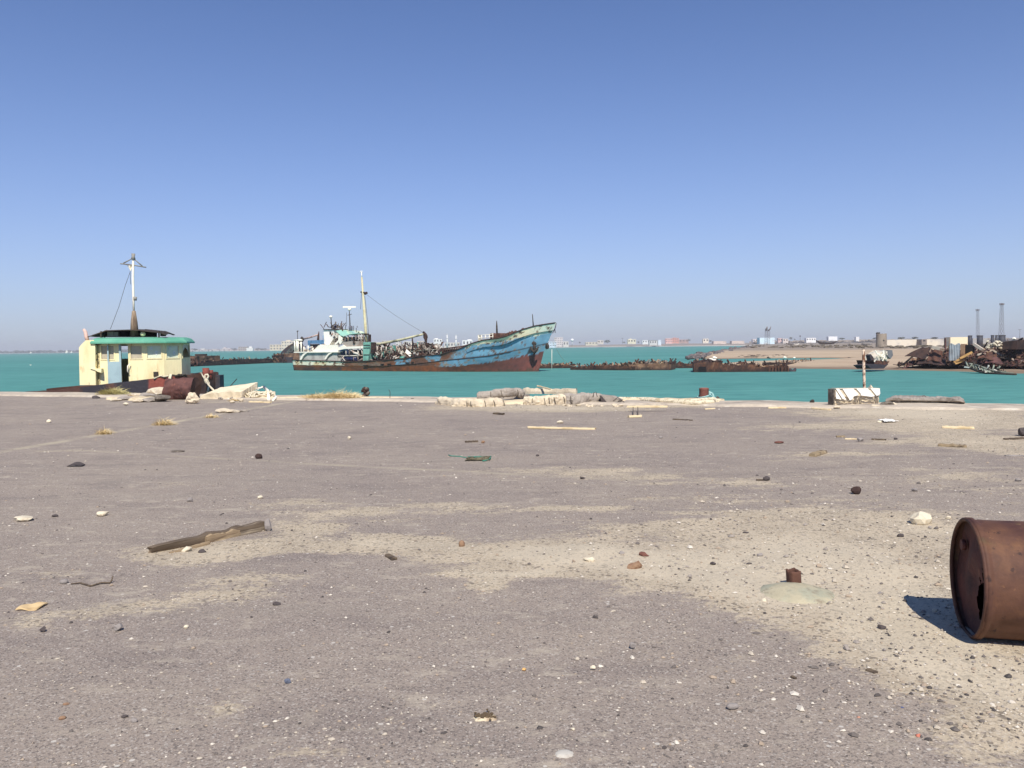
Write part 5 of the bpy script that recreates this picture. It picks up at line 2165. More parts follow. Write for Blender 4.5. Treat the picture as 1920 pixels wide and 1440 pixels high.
mb.rock((b.x, b.y, b.z + 5.5 * k), (6.5 * k, 6.5 * k, 5.5 * k), 3, 3, 0, 0, smooth=True)
obj("tank", mb, bcol(246, 244, 240), t)
for (x, yb, w_, h_, Y, lab) in ((1087, 644, 5, 3.5, 1770, "small dark bush right of the globe water tower"), (1138.5, 643.5, 12, 6, 1750, "dark round tree on the shore right of a beige house"),
                                (1170, 643.5, 6, 3, 1750, "small bush left of the yellowish house"), (1197, 643, 5, 3, 1735, "small bush right of the yellowish house"),
                                (1292, 640, 6, 4.5, 1700, "small tree right of the brownish low house"), (1332, 641, 6, 3, 1640, "low bush right of the small cream house")):
    tree(x, yb, w_, h_, Y, lab)

# ---- nearer land on the right: terrain height under a place
def gz(px, Y):
    yf = at(px, poly_y(front, px), ZW).y
    return land_z(Y, yf, px)


B(1424.5, 1452.5, 633, 642, 1150, (206, 236, 250), "pale blue corrugated shed behind the pylons", "corrugated_shed", nwin=0)
B(1459, 1467, 634, 640.5, 1300, (232, 186, 178), "small pink house right of the pylons", nwin=2)
B(1468, 1478, 635, 641, 1290, (222, 204, 190), "beige house right of the small pink house", nwin=2)
B(1512, 1530, 633.5, 639.5, 1180, (246, 244, 240), "low white house left of the beached dhow", nwin=4)
B(1553.5, 1570, 630.8, 636, 1250, (240, 240, 240), "white flat building above the beached dhow", nwin=0)
B(1605, 1611, 631.5, 637, 1300, (240, 236, 230), "tiny white house left of the round tower", nwin=0)
B(1660, 1782, 635.8, 645.2, 420, (232, 216, 188), "long low cream boundary wall right of the round tower", "boundary_wall", "wall", nwin=0, dep=.5)
B(1782, 1816, 631.8, 643, 400, (244, 226, 178), "cream flat building behind the scrap heap", nwin=0)
B(1728, 1738, 636, 642, 415, (150, 132, 118), "small brown hut in front of the long cream wall", nwin=1)
B(1824, 1852, 634, 643, 520, (170, 164, 156), "grey hall between the dark tanks", nwin=0)
for (x, yb, w_, h_, Y, lab) in ((1483, 637, 7, 5, 1260, "dark tree right of the beige house behind the pylons"), (1578, 636.5, 11, 3, 1200, "low bush right of the white flat building"),
                                (1490, 638, 4, 3, 1255, "tiny bush beside the dark tree behind the pylons"), (1640, 636, 9, 3, 1200, "low bush just left of the round tower"),
                                (1690, 636, 14, 4, 900, "low dark bush behind the long cream wall, nearest the round tower"), (1715, 636, 12, 4.5, 900, "low dark bush behind the middle of the long cream wall"), (1752, 636, 14, 4, 900, "low dark bush behind the long cream wall, nearest the cream building")):
    tree(x, yb, w_, h_, Y, lab)
mb = MB()
for k in range(260):
    px = r_.uniform(1415, 1990)
    Y = r_.uniform(1500, 1900)
    p = atY(px, poly_y([(1415, 640.5), (1990, 633.5)], px) + r_.uniform(0, 1.0), Y)
    s = r_.uniform(3, 8)
    mb.rock((p.x, Y, p.z - s * .6), (s * 3, s * 2, s * .9), k, 1, 5, .3)
props(obj("horizon_scrub", mb, mat("horizon_scrub_tan", C(146, 132, 116), var=.2)), kind="stuff")
mb = MB()
for k in range(420):
    px = r_.uniform(1400, 2000)
    yy = r_.choice((r_.uniform(643, 652), r_.uniform(648, 652)))
    p = at(px, yy, -.7)
    z = gz(px, p.y)
    s = r_.uniform(.5, 1.6)
    mb.rock((p.x, p.y, z - .1), (s * 2.2, s * 2, s * r_.uniform(.4, .8)), k, 1, 6, .3)
props(obj("low_scrub", mb, mat("dry_scrub", C(112, 100, 82), var=.3)), kind="stuff")
mb = MB()
for k in range(50):
    px = r_.uniform(1385, 1480)
    p = at(px, 665.6 - (px - 1385) * .012 + r_.uniform(-.8, .8), ZW + .75)
    s = r_.uniform(.15, .5)
    mb.rock((p.x, p.y, gz(px, p.y) - .05), (s * 2.4, s, s * .35), k, 1, 6, .2)
props(obj("tide_wrack", mb, m_darkmetal), kind="stuff")

# pylon pair
m_steel = mat("weathered_steel", C(104, 98, 100), [(C(136, 122, 112), .6, .5, .66)], rough=.7, var=.15)


def lattice(px, yb, yt, wb, wt, Y, label, name, head=True, lean=0, rot=0.6):
    k = Y / FPX
    b = atY(px, yb, Y)
    top = atY(px + lean, yt, Y)
    h_ = top.z - b.z
    t = thing(name, label, "tower", (b.x, Y, b.z))
    W0_, W1_ = wb * k / 2, wt * k / 2
    n = 7
    cs_ = []
    for i in range(n + 1):
        u = i / n
        hw = lerp(W0_, W1_, u)
        cx = lerp(b.x, top.x, u)
        cs_.append([V((cx + sx_ * hw, Y + sy_ * hw, b.z - (.8 if i == 0 else 0) + h_ * u)) for sx_, sy_ in ((-1, -1), (1, -1), (1, 1), (-1, 1))])
    th = max(.04, wb * k * .036)
    for c in range(4):
        mb = MB()
        mb.tube([cs_[i][c] for i in range(n + 1)], th, 5)
        obj("leg", mb, m_steel, t)
    mb = MB()
    for i in range(n):
        for c in range(4):
            mb.beam(cs_[i][c], cs_[i + 1][(c + 1) % 4], th * .9, th * .9)
            mb.beam(cs_[i + 1][c], cs_[i + 1][(c + 1) % 4], th * .9, th * .9)
    obj("bracing", mb, m_steel, t)
    if head:
        mb = MB()
        hw = W1_ * 1.5
        mb.box((top.x - hw, Y - hw, top.z), (top.x + hw, Y + hw, top.z + th * 2))
        for i in range(5):
            x = top.x - hw + 2 * hw * i / 4
            mb.box((x - th * 1.6, Y - hw - th, top.z + th * 2.002), (x + th * 1.6, Y - hw + th, top.z + 3.5 * k))
            mb.box((x - th * 1.6, Y + hw - th, top.z + th * 2.002), (x + th * 1.6, Y + hw + th, top.z + 3.5 * k))
        obj("lamp_platform", mb, m_steel, t)
    return t


lattice(1833.5, 636, 583, 4.4, 3.0, 620, "shorter and hazier lattice floodlight mast, left of the two", "floodlight_mast", lean=-.5)
lattice(1877.5, 636, 572, 6.6, 3.6, 470, "taller lattice floodlight mast, right of the two", "floodlight_mast", lean=.8)
lattice(1436, 645, 617, 4.2, 3.4, 700, "thin lattice pylon before the pale blue shed, left of the pair", "lattice_pylon", head=False, lean=.8)
lattice(1441.5, 645, 619, 3.4, 3.0, 690, "lattice pylon with a bent jib on top, right of the pair", "lattice_pylon", head=False)
k = 690 / FPX
mb = MB()
q0 = atY(1441.5, 619, 690)
pts = [atY(x, y, 690) for x, y in ((1440, 620), (1443.5, 617.5), (1445.5, 612))]
mb.tube(pts, [.7, .6, .2], 6)
pr = [o for o in bpy.data.objects if o.get("label", "").startswith("lattice pylon with a bent")][0]
obj("jib", mb, m_steel, pr)
mb = MB()
pts = [atY(x, y, 700) for x, y in ((1436, 620), (1438, 615), (1438.3, 612))]
mb.tube(pts, [.9, .7, .15], 6)
pr = [o for o in bpy.data.objects if o.get("label", "").startswith("thin lattice pylon")][0]
obj("pylon_head", mb, m_steel, pr)
# utility poles
for (x, yb, yt, Y, lab) in ((1912, 634, 617.5, 600, "utility pole with a crossarm at the right edge of the photo"), (1500.3, 640, 631, 900, "short pole with a dark cage above the beached dhow's left"), (1167, 644, 634, 1700, "thin pole on the far shore left of the yellowish house")):
    k = Y / FPX
    b, tp = atY(x, yb, Y), atY(x, yt, Y)
    t = thing("utility_pole", lab, "pole", tuple(b))
    mb = MB()
    mb.tube([(b.x, Y, b.z - 1), (b.x, Y, tp.z)], .28 * k, 6)
    obj("post", mb, m_steel, t)
    mb = MB()
    if Y == 900:
        mb.box((b.x - .9 * k, Y - 1, tp.z - .2 * k), (b.x + .9 * k, Y + 1, tp.z + 1.8 * k))
    else:
        mb.box((b.x - 2.4 * k, Y - .4, tp.z - .8 * k), (b.x + 2.4 * k, Y + .4, tp.z - .3 * k))
    obj("crossarm" if Y != 900 else "cage", mb, m_steel, t)

# round tower
Yt = 330
b = atY(1652.5, 645.3, Yt)
kt = Yt / FPX
t = thing("round_tower", "squat round grey stone watch tower with a dark opening on the flat shore", "tower", tuple(b))
rad = 9.3 * kt
hT = 19.5 * kt
mb = MB()
n = 28
vs, fs = [], []
for i in range(n):
    a_ = 2 * math.pi * i / n
    jag = .35 * noise.noise(V((i * .8, 1, 1)))
    for (r_f, z) in ((1.04, -1.0), (1.0, hT * .5), (.99, hT + jag), (.80, hT + jag), (.80, hT - .9)):
        vs.append((b.x + rad * r_f * math.cos(a_), b.y + rad * r_f * math.sin(a_), b.z + z))
for i in range(n):
    for j in range(4):
        q1 = (i + 1) % n
        fs.append((i * 5 + j, q1 * 5 + j, q1 * 5 + j + 1, i * 5 + j + 1))
fs.append(tuple(i * 5 + 4 for i in range(n)))
mb.add(vs, fs)
obj("wall", mb, mat("tower_stone", C(158, 146, 130), [(C(128, 116, 104), .4, .45, .62), (C(182, 168, 148), .8, .58, .7)], bump=(3, .8, .06), var=.2), t)
mb = MB()
mb.box((b.x - .75 * kt * 1.6, b.y - rad * 1.02, b.z + 5.5 * kt), (b.x + .95 * kt * 1.6, b.y - rad * .9, b.z + 8.2 * kt))
obj("opening", mb, m_hole, t)
mb = MB()
mb.box((b.x - rad, b.y - rad * .3, b.z + hT), (b.x - rad * .45, b.y + rad * .3, b.z + hT + 1.6 * kt))
mb.beam((b.x - rad * 1.0, b.y, b.z + hT + 1.9 * kt), (b.x - rad * .3, b.y, b.z + hT + 1.9 * kt), .3, .35)
obj("rooftop_hut", mb, m_darkmetal, t)
# beached dhow and low boat
def dhow(x0, x1, yt0, ymid, yt1, yb, Y, label, deep):
    a, b = atY(x0, yb, Y), atY(x1, yb, Y)
    L_ = b.x - a.x
    zs = lambda u: poly_y([(0, atY(x0, yt0, Y).z), (.12, atY(x0, lerp(yt0, ymid, .4), Y).z), (.5, atY(x0, ymid, Y).z), (.85, atY(x0, lerp(yt1, ymid, .5), Y).z), (1, atY(x0, yt1, Y).z)], u)
    t = thing("beached_dhow", label, "boat", ((a.x + b.x) / 2, Y, a.z))
    mb = MB()
    n = 24
    vs, fs = [], []
    for i in range(n + 1):
        u = i / n
        hb_ = deep * max(.02, (1 - abs(2 * u - 1) ** 2.6))
        for (f, g) in ((-1, 1), (-.85, .45), (-.25, .05), (.25, .05), (.85, .45), (1, 1), (.9, .98), (.6, .5), (-.6, .5), (-.9, .98)):
            zb_ = a.z + .5 * abs(2 * u - 1) ** 4 * (zs(u) - a.z)
            vs.append((a.x + L_ * (u + (.06 * (g - .5) if u > .9 else (-.06 * (g - .5) if u < .1 else 0))), Y + f * hb_, lerp(zb_, zs(u), g)))
    for i in range(n):
        for j in range(10):
            fs.append((i * 10 + j, (i + 1) * 10 + j, (i + 1) * 10 + (j + 1) % 10, i * 10 + (j + 1) % 10))
    mb.add(vs, fs)
    obj("hull", mb, mat("dhow_wood", C(98, 84, 76), [(C(74, 64, 60), .4, .45, .62), (C(130, 112, 98), .8, .6, .7)], var=.2), t)
    mb = MB()
    mb.tube([V((a.x - .05 * L_, Y, zs(0) + .2)), V((a.x - .02 * L_, Y, a.z + .5 * (zs(0) - a.z)))], .25, 6)
    obj("stem", mb, m_darkmetal, t)
    return t


dhow(1532, 1568, 638, 643.8, 639.8, 646, 520, "large brown wooden dhow hull beached on the flat shore with high bow", 2.6)
dhow(1475, 1491, 643.2, 645.0, 644.2, 646.3, 620, "low dark boat beached left of the large dhow", 1.6)
mb = MB()
q0 = atY(1493.5, 646, 600)
mb.sheet(lambda u, v: V((q0.x - 1.6 + 3.6 * u, q0.y + 2 * v, q0.z + .1 + .5 * abs(2 * u - 1) ** 2)), 8, 3, .25)
single("white_skiff", "small white skiff right of the low dark boat", "boat", mb, m_white)
mb = MB()
q0 = at(1622, 646.5, -.6)
for k in range(5):
    mb.rock((q0.x - 2 + k * 1.7, q0.y + k % 2, q0.z - .3), (2.6, 2, 1.6 - .2 * k), 400 + k, 2)
single("debris_mound", "low dark mound of debris just left of the round tower", "debris", mb, m_darkmetal)

# pale boulders and scrap along the lagoon edge
for (x, y, w_, h_, m, lab) in ((1472, 671.3, 7, 4, m_white, "larger white stone at the lagoon edge"), (1489, 671, 5, 2.5, m_white, "smaller white stone right of the larger one at the lagoon edge"), (1440, 671.6, 5, 4, m_darkmetal, "dark stump at the lagoon edge left of the white stones"), (1593, 672.3, 8, 3.5, m_darkmetal, "dark driftwood lump on the sand left of the rusty pole")):
    p = at(x, y, ZW + .3)
    k = p.y / FPX
    mb = MB()
    mb.rock((p.x, p.y, ZW + .2), (w_ * k, w_ * k * .7, h_ * k), int(x), 2)
    if m is m_darkmetal:
        mb.rock((p.x + w_ * .6 * k, p.y, ZW + .2), (w_ * .8 * k, w_ * k * .5, h_ * k * .5), int(x) + 1, 2)
    single("shore_boulder" if m is m_white else "driftwood", lab, "stone" if m is m_white else "driftwood", mb, m)

# ---- wrecked motor boat on the spit
a, b = at(1629, 689.5, ZW + .5), at(1672, 687.5, ZW + .5)
WF = Frame((a.x, a.y, ZW), b - a)
t = thing("wrecked_boat", "broken white and rust motor boat stranded on the sand spit beside the rusty pole", "boat", (lerp(a.x, b.x, .5), lerp(a.y, b.y, .5), ZW + .4))
mb = WF.mb()
WF.prism(mb, [(1638, 675.5), (1668, 677.5), (1664, 683), (1650, 686.8), (1641, 686)], .2, 2.4)
obj("hull", mb, m_rust, t)
mb = WF.mb()
WF.prism(mb, [(1626, 684.8), (1640, 682.3), (1660, 684), (1666, 682.8), (1657, 691), (1634, 691.6)], 0, 1.8)
obj("keel", mb, m_black, t)  # black keel, with the shadow under the hull put into its shape
mb = WF.mb()
WF.prism(mb, [(1641, 675.5), (1643, 668.5), (1652, 662), (1657, 657.5), (1667, 656.5), (1669, 668), (1662, 677)], .3, 1.8)
obj("cabin_side", mb, mat("boat_white_grey", C(216, 206, 186), [(C(166, 162, 154), .9, .46, .62), (C(204, 172, 104), 1.1, .56, .66)]), t)
mb = WF.mb()
WF.prism(mb, [(1665, 656), (1673, 656.5), (1674.5, 666), (1670, 673), (1665, 668)], .1, 1.2)
obj("bow_flare", mb, mat("slate_blue", C(120, 120, 122), [(C(84, 86, 92), .9, .46, .62)]), t)
mb = WF.mb()
WF.prism(mb, [(1630.5, 666), (1633, 664), (1637, 669), (1640, 675), (1638.5, 679), (1633, 676.5)], .5, 1.0)
obj("transom", mb, m_black, t)
mb = WF.mb()
for k in range(16):
    p = WF.P(RND.uniform(1640, 1668), RND.uniform(658, 676), RND.uniform(-.1, .2))
    mb.beam(p, p + V((RND.uniform(-.7, .7), .1, RND.uniform(-.4, .6))), .06, .12)
props(obj("broken_frames", mb, m_white, t), kind="stuff")

# ---- collapsed skeleton boat at the right waterline
a, b = at(1812, 697.5, ZW + .1), at(1905, 701.5, ZW + .1)
KF = Frame((a.x, a.y, ZW), b - a)
t = thing("collapsed_boat", "collapsed greenish white boat wreck at the waterline below the scrap heap", "boat", (lerp(a.x, b.x, .4), lerp(a.y, b.y, .4), ZW))
m_pg = mat("pale_green_white", C(160, 166, 148), [(C(116, 122, 108), 1, .44, .58), (C(96, 92, 82), 1.6, .56, .68)], var=.2)
mb = KF.mb()
KF.prism(mb, [(1816, 681), (1824, 683), (1846, 690), (1866, 697.5), (1858, 699.5), (1836, 698.8), (1822, 693)], .1, .5)
obj("hull_side", mb, m_pg, t)
for k in range(10):
    mb = KF.mb()
    x = 1812 + k * 5.4
    y = poly_y([(1812, 681), (1826, 685), (1862, 696)], x)
    KF.tube(mb, [(x + 5, y + 10 - k * .6, -.1), (x + 1.5, y + 3, -.05), (x - 1, y - 2.4 + .2 * k, .4)], .085, 6)
    obj("rib", mb, (m_pg, m_darkmetal, m_pg)[k % 3], t)
mb = KF.mb()
KF.tube(mb, [(1818, 690, -.2), (1836, 697, -.3), (1862, 700.2, -.3), (1905, 702.2, -.2)], .12, 6)
obj("keel", mb, m_darkmetal, t)
mb = KF.mb()
KF.tube(mb, [(1828, 684, .2), (1850, 692, .1), (1870, 697, 0), (1900, 700.4, 0)], .1, 6)
obj("gunwale", mb, m_pg, t)
props(obj("loose_planks", litter(KF, 1812, 1866, [(1812, 687), (1866, 699)], 3, -.3, 1.2, 110, 7, (1, 2, 4, 3, 2), (.2, .7)), [m_pg, m_darkmetal, m_pg, m_white, m_darkmetal], t, recalc=False), kind="stuff")

# ---- the great scrap heap
a, b = at(1690, 684.2, ZW + .55), at(1930, 686.5, ZW + .55)
HF = Frame((a.x, a.y, ZW + .4), b - a)
crest = [(1672, 682), (1690, 678.5), (1702, 672), (1715, 659), (1730, 653), (1745, 655), (1760, 652), (1778, 656), (1800, 648), (1820, 650), (1840, 646), (1860, 642), (1880, 640), (1905, 637), (1940, 634), (1990, 636), (2060, 650), (2100, 684)]
base_l = [(1672, 684), (1930, 686.5), (2100, 690)]
mb = HF.mb()
vs, fs = [], []
nx, ny = 150, 14
for i in range(nx + 1):
    px = lerp(1672, 2100, i / nx)
    for j in range(ny + 1):
        u = j / ny
        vd = u * 9
        p = HF.P(px, lerp(poly_y(base_l, px), poly_y(crest, px) + 6, min(1, u * 1.7)), 0)
        jit = .45 * noise.noise(V((p.x * .9, vd * .9, 4))) + .3 * noise.noise(V((p.x * 2.3, vd * 2.3, 8)))
        zz = max(-.4, (p.z if u < .6 else p.z * max(0, 1 - (u - .6) / .4)) * .86 + jit * min(1, p.z))
        vs.append((p.x, vd, zz))
for i in range(nx):
    for j in range(ny):
        a_ = i * (ny + 1) + j
        fs.append((a_, a_ + ny + 1, a_ + ny + 2, a_ + 1))
mb.add(vs, fs)
props(obj("scrap_mound", mb, mat("scrap_earth", C(84, 64, 56), [(C(58, 46, 44), .9, .45, .6), (C(112, 80, 62), 1.7, .58, .7)], bump=(3, 1, .15), var=.35), recalc=False), kind="stuff")
mb = HF.mb()
rr = random.Random(17)
SM = [m_rust, m_rustdark, m_darkmetal, mat("scrap_tan", C(164, 132, 104), [(C(116, 84, 66), .8, .48, .62)]), mat("scrap_pale", C(196, 184, 168), [(C(140, 110, 90), .8, .52, .66)]), mat("scrap_mauve", C(112, 78, 74), [(C(84, 60, 58), .9, .46, .62)])]
for k in range(1350):
    px = rr.uniform(1682, 2060)
    y0, y1 = poly_y(base_l, px), poly_y(crest, px)
    u = rr.random()
    yy = lerp(y0, y1 + 1.5, u)
    vd = -.3 + u * 4.5 + rr.uniform(-.4, .4)
    p = HF.P(px, yy, 0)
    p.y = vd
    mi = rr.choices(range(6), (5, 6, 3, 1.6, .9 if px > 1770 else .4, 5))[0]
    s = rr.uniform(.14, .62) if rr.random() < .92 else rr.uniform(.7, 1.3)
    kd = rr.random()
    if kd < .38:
        d = V((rr.uniform(-1, 1), rr.uniform(-.4, .4), rr.uniform(-.45, .55))).normalized() * s * 1.3
        mb.beam(p, p + d, s * .1, s * .16, mi=mi)
    elif kd < .8:
        d1 = V((rr.uniform(-1, 1), rr.uniform(-.4, .4), rr.uniform(-.4, .4))) * s
        d2 = V((rr.uniform(-.5, .5), rr.uniform(-.2, .9), rr.uniform(-.2, .8))) * s * .9
        mb.sheet(lambda u, v: p + d1 * (u - .5) + d2 * (v - .3) + V((0, .2 * s * math.sin(5 * u + k), .16 * s * math.sin(6 * v + k))), 4, 3, .04, mi=mi)
    else:
        o_ = len(mb.mi)
        mb.rock((p.x, p.y, p.z - s * .3), (s * .8, s * .7, s * .6), k, 1, 7, .2, rr.uniform(0, 3))
        for i_ in range(o_, len(mb.mi)):
            mb.mi[i_] = mi
props(obj("scrap_heap", mb, SM, recalc=False), kind="stuff")


def hthing(name, label, cat, build, m):
    mb = HF.mb()
    build(mb)
    return single(name, label, cat, mb, m, recalc=False)


def plate(mb, pts, v, wave=.15, th=.06, dv=.6):
    q4 = [HF.P(x, y, v) for x, y in pts]
    q4[2].y += dv
    q4[3].y += dv
    mb.sheet(lambda s, t: q4[0].lerp(q4[1], s).lerp(q4[3].lerp(q4[2], s), t) + V((0, wave * math.sin(7 * s + 2 * t), wave * .6 * math.sin(5 * s + 4 * t))), 10, 6, th)


hthing("rusty_plate", "large dark rusty plate folded like a tent at the scrap heap's left end", "scrap plate", lambda mb: plate(mb, [(1696, 668), (1735, 672), (1737, 654), (1722, 650)], -.5, .12, dv=1.2), m_rustdark)
hthing("rusty_plate", "dark rusty plate sloping right of the tent shaped plate", "scrap plate", lambda mb: plate(mb, [(1738, 678), (1764, 676), (1760, 660), (1738, 653)], -.55, .2, dv=1.0), m_rust)
hthing("rusty_plate", "curled low brown plate on the sand under the grey corrugated door", "scrap plate", lambda mb: plate(mb, [(1718, 684), (1772, 683), (1766, 674), (1722, 673)], -.8, .22, dv=.8), m_rustdark)
hthing("white_girder", "pale girder lying across the top of the tent shaped plate", "girder", lambda mb: mb.beam(HF.P(1748, 650.5, -.4), HF.P(1770, 656, -.4), .3, .36), SM[4])
hthing("white_girder", "long pale girder sloping down above the orange timbers", "girder", lambda mb: mb.beam(HF.P(1826, 645, -.6), HF.P(1846, 658, -.8), .3, .3), SM[4])
t = thing("scrap_container", "grey corrugated container end standing upright in the scrap heap", "container", tuple(HF.M @ HF.P(1790, 676, -.6)))
mb = HF.mb()
c0, c1 = HF.P(1779, 676, -1), HF.P(1800, 676, -.9)
ct = HF.P(1790, 645, -1).z
mb.sheet(lambda s, v: V((lerp(c0.x, c1.x, s) + .04 * v, -1 + .05 * math.sin(s * 42), lerp(c0.z, ct + .1 * math.sin(9 * s), v))), 44, 3, .03)
obj("corrugated_panel", mb, mat("galvanised_grey", C(176, 184, 188), [(C(140, 142, 144), .8, .46, .62), (C(130, 96, 76), 1.2, .64, .72)], rough=.5), t)
mb = HF.mb()
mb.box((c1.x + .04, -.9, c1.z), (c1.x + .5, -.2, ct))
obj("side_post", mb, SM[3], t)
mb = HF.mb()
HF.box(mb, 1807.5, 646.5, 1823, 662, -.75, 0)
obj("open_doorway", mb, m_hole, t)
mb = HF.mb()
HF.box(mb, 1802, 650, 1807, 676, -.78, -.5)
obj("door_jamb", mb, SM[3], t)
m_or = mat("orange_timber", C(206, 164, 104), [(C(166, 116, 72), .9, .5, .64)], var=.2)
for k, (p, q_, lab) in enumerate((((1789, 679.5), (1815, 664.5), "lowest orange timber leaning left of the heap's dark doorway"), ((1793, 677), (1819, 662.5), "second orange timber from the bottom of the leaning stack"), ((1800, 672), (1823, 660), "topmost short orange timber on the leaning stack"), ((1791, 681.5), (1806, 676), "short orange timber lying flat at the foot of the stack"))):
    hthing("orange_timber", lab, "timber", lambda mb: mb.beam(HF.P(p[0], p[1], -1.2), HF.P(q_[0], q_[1], -1.0 + .1 * k), .2, .24), m_or)
hthing("rusty_hull_section", "big dark rusty box hull section at the heap's right, with a sloping top", "scrap hull", lambda mb: HF.prism(mb, [(1869, 655), (1869, 646), (1886, 640), (1908, 637.5), (1906, 655)], -.2, 2.4), m_rustdark)
hthing("rusty_hull_section", "curved brown hull section lying low right of the orange timbers", "scrap hull", lambda mb: plate(mb, [(1832, 673), (1868, 674), (1862, 664), (1836, 662)], -1.1, .25, dv=.9), m_rust)
hthing("rusty_hull_section", "flat folded brown hull plate at the heap's foot by the collapsed boat", "scrap hull", lambda mb: plate(mb, [(1846, 681), (1880, 681.5), (1866, 671), (1850, 672)], -1.4, .16, dv=.7), SM[5])


def creams(mb):
    r2_ = random.Random(3)
    for k in range(46):
        p = HF.P(r2_.uniform(1850, 1876), r2_.uniform(640, 654), -.4)
        s = r2_.uniform(.12, .34)
        mb.rock((p.x, p.y + r2_.uniform(-.3, .8), p.z - s / 2), (s * 1.4, s, s), 500 + k, 1, 6, .2, r2_.uniform(0, 3))


props(hthing("pale_rubble", None, None, creams, mat("pale_rubble_cream", C(214, 204, 180), [(C(150, 130, 106), .8, .52, .66)])), kind="stuff")
hthing("white_bundle", "small bright white bundle on the crest of the scrap heap", "bundle", lambda mb: mb.rock(tuple(HF.P(1901.5, 637.5, .2)), (.42, .4, .34), 3, 2), m_white)
# fence post and dark tanks behind
hthing("tall_post", "thin brown post standing left of the cream building", "post", lambda mb: mb.tube([HF.P(1776.5, 660, .2), HF.P(1779, 648, .2), HF.P(1781.5, 632.5, .2)], [.06, .05, .04], 6), m_wood)
m_tank = mat("tank_dark", C(62, 62, 70), [(C(84, 78, 80), .25, .5, .64)], rough=.6)
for (x0, x1, yt, lab) in ((1815, 1822.5, 629, "dark steel tank at the left of the row, beside the cream building"), (1832, 1842.5, 628.8, "wide dark steel tank under the hazier mast"), (1858, 1864, 628.3, "narrow dark steel tank, left of the three under the taller mast"),
                          (1866, 1870.5, 628.3, "narrowest dark steel tank, middle of the three under the taller mast"), (1872.5, 1884.5, 628.2, "widest dark steel tank, right of the three under the taller mast")):
    Y = 300
    p0, p1 = atY(x0, 641, Y), atY(x1, yt, Y)
    r0 = (p1.x - p0.x) / 2
    cx = (p0.x + p1.x) / 2
    t = thing("storage_tank", lab, "tank", (cx, Y, p0.z - 1), "dark tanks behind the scrap heap")
    mb = MB()
    mb.tube([(cx, Y, p0.z - 2), (cx, Y, p1.z - .2)], r0, 20)
    obj("shell", mb, m_tank, t)
    mb = MB()
    mb.tube([(cx, Y, p1.z - .2), (cx, Y, p1.z)], r0 * 1.06, 20)
    obj("lid", mb, m_darkmetal, t)
# ------------------------------------------------------------------ things on the quay
def gd(px, py):
    """depth of a ground place"""
    return at(px, py).y


m_drum = mat("drum_rust", C(106, 73, 56, .80), [(C(82, 54, 48, .82), 3.2, .44, .62), (C(126, 88, 62, .80), 5.0, .56, .72), (C(118, 104, 58, .82), 3.4, .60, .70), (C(84, 78, 50, .82), 2.3, .62, .72), (C(64, 44, 40, .82), 16, .60, .68), (C(140, 100, 70, .80), 22, .66, .74)], rough=.72, bump=(30, .45, .006), var=.22, var_scale=14)
m_drumlid = mat("drum_lid", C(96, 58, 50), [(C(70, 46, 44), 5, .46, .62), (C(120, 76, 60), 9, .6, .72)], rough=.8, bump=(34, .6, .008), var=.25, var_scale=12)
m_drumdark = mat("drum_inside", C(40, 30, 28), var=.2)  # near black: the darkness inside the drum put into the colour
m_conc = mat("broken_concrete", C(222, 206, 178), [(C(186, 170, 146), 3, .5, .64), (C(226, 216, 196), 6, .58, .7), (C(140, 122, 104), 4, .66, .74)], rough=.95, bump=(16, .9, .025), var=.2, var_scale=12)
m_concgrey = mat("grey_concrete", C(170, 160, 148), [(C(138, 128, 118), 3, .48, .62), (C(200, 190, 174), 6, .6, .7)], rough=.95, bump=(16, .9, .025), var=.2, var_scale=12)
m_concdark = mat("dark_concrete", C(128, 118, 106), [(C(92, 84, 76), 4, .46, .6), (C(160, 148, 132), 7, .6, .7)], rough=.95, bump=(14, 1, .04), var=.25, var_scale=12)
m_plaster = mat("white_plaster", C(246, 244, 236), [(C(220, 212, 196), 3.5, .58, .7), (C(170, 156, 138), 7, .7, .76)], rough=.8, bump=(20, .5, .01), var=.06)
m_straw = mat("dry_straw", C(236, 214, 164, 1.0), [(C(206, 182, 130), 8, .45, .6)], var=.25, var_scale=30)
m_greenstraw = mat("greenish_straw", C(204, 192, 132, 1.0), [(C(168, 160, 106), 8, .45, .6)], var=.25, var_scale=30)
m_stone_pale = mat("pale_stone", C(222, 210, 184), [(C(190, 174, 148), 14, .5, .65)], bump=(60, .7, .005), var=.15, var_scale=30)
m_stone_grey = mat("grey_stone", C(150, 142, 136), [(C(116, 110, 106), 16, .5, .65)], bump=(60, .7, .005), var=.2, var_scale=30)
m_stone_dark = mat("dark_stone", C(84, 76, 74), [(C(60, 56, 56), 16, .5, .65)], bump=(60, .7, .005), var=.2, var_scale=30)
m_stone_red = mat("red_stone", C(122, 82, 70), [(C(92, 60, 54), 16, .5, .65)], bump=(60, .7, .005), var=.2, var_scale=30)
m_brick = mat("orange_brown_block", C(154, 124, 98), [(C(112, 80, 60), 14, .46, .6), (C(200, 170, 132), 18, .6, .7)], bump=(50, .8, .006), var=.2, var_scale=30)
m_oldwood = mat("old_plank", C(150, 132, 104), [(C(96, 82, 66), 8, .5, .62), (C(184, 166, 136), 12, .56, .7)], stretch=(.35, 1, 1), bump=(40, .8, .006), var=.25, var_scale=18)
m_darkwood = mat("dark_plank", C(104, 90, 74), [(C(66, 56, 48), 8, .46, .6), (C(140, 122, 98), 12, .6, .7)], stretch=(.35, 1, 1), bump=(40, .8, .006), var=.25, var_scale=18)
m_palewood = mat("pale_plank", C(226, 206, 166), [(C(190, 168, 128), 6, .52, .66)], stretch=(.35, 1, 1), bump=(40, .6, .004), var=.15)
m_netgreen = mat("net_green", C(72, 140, 120), var=.2)
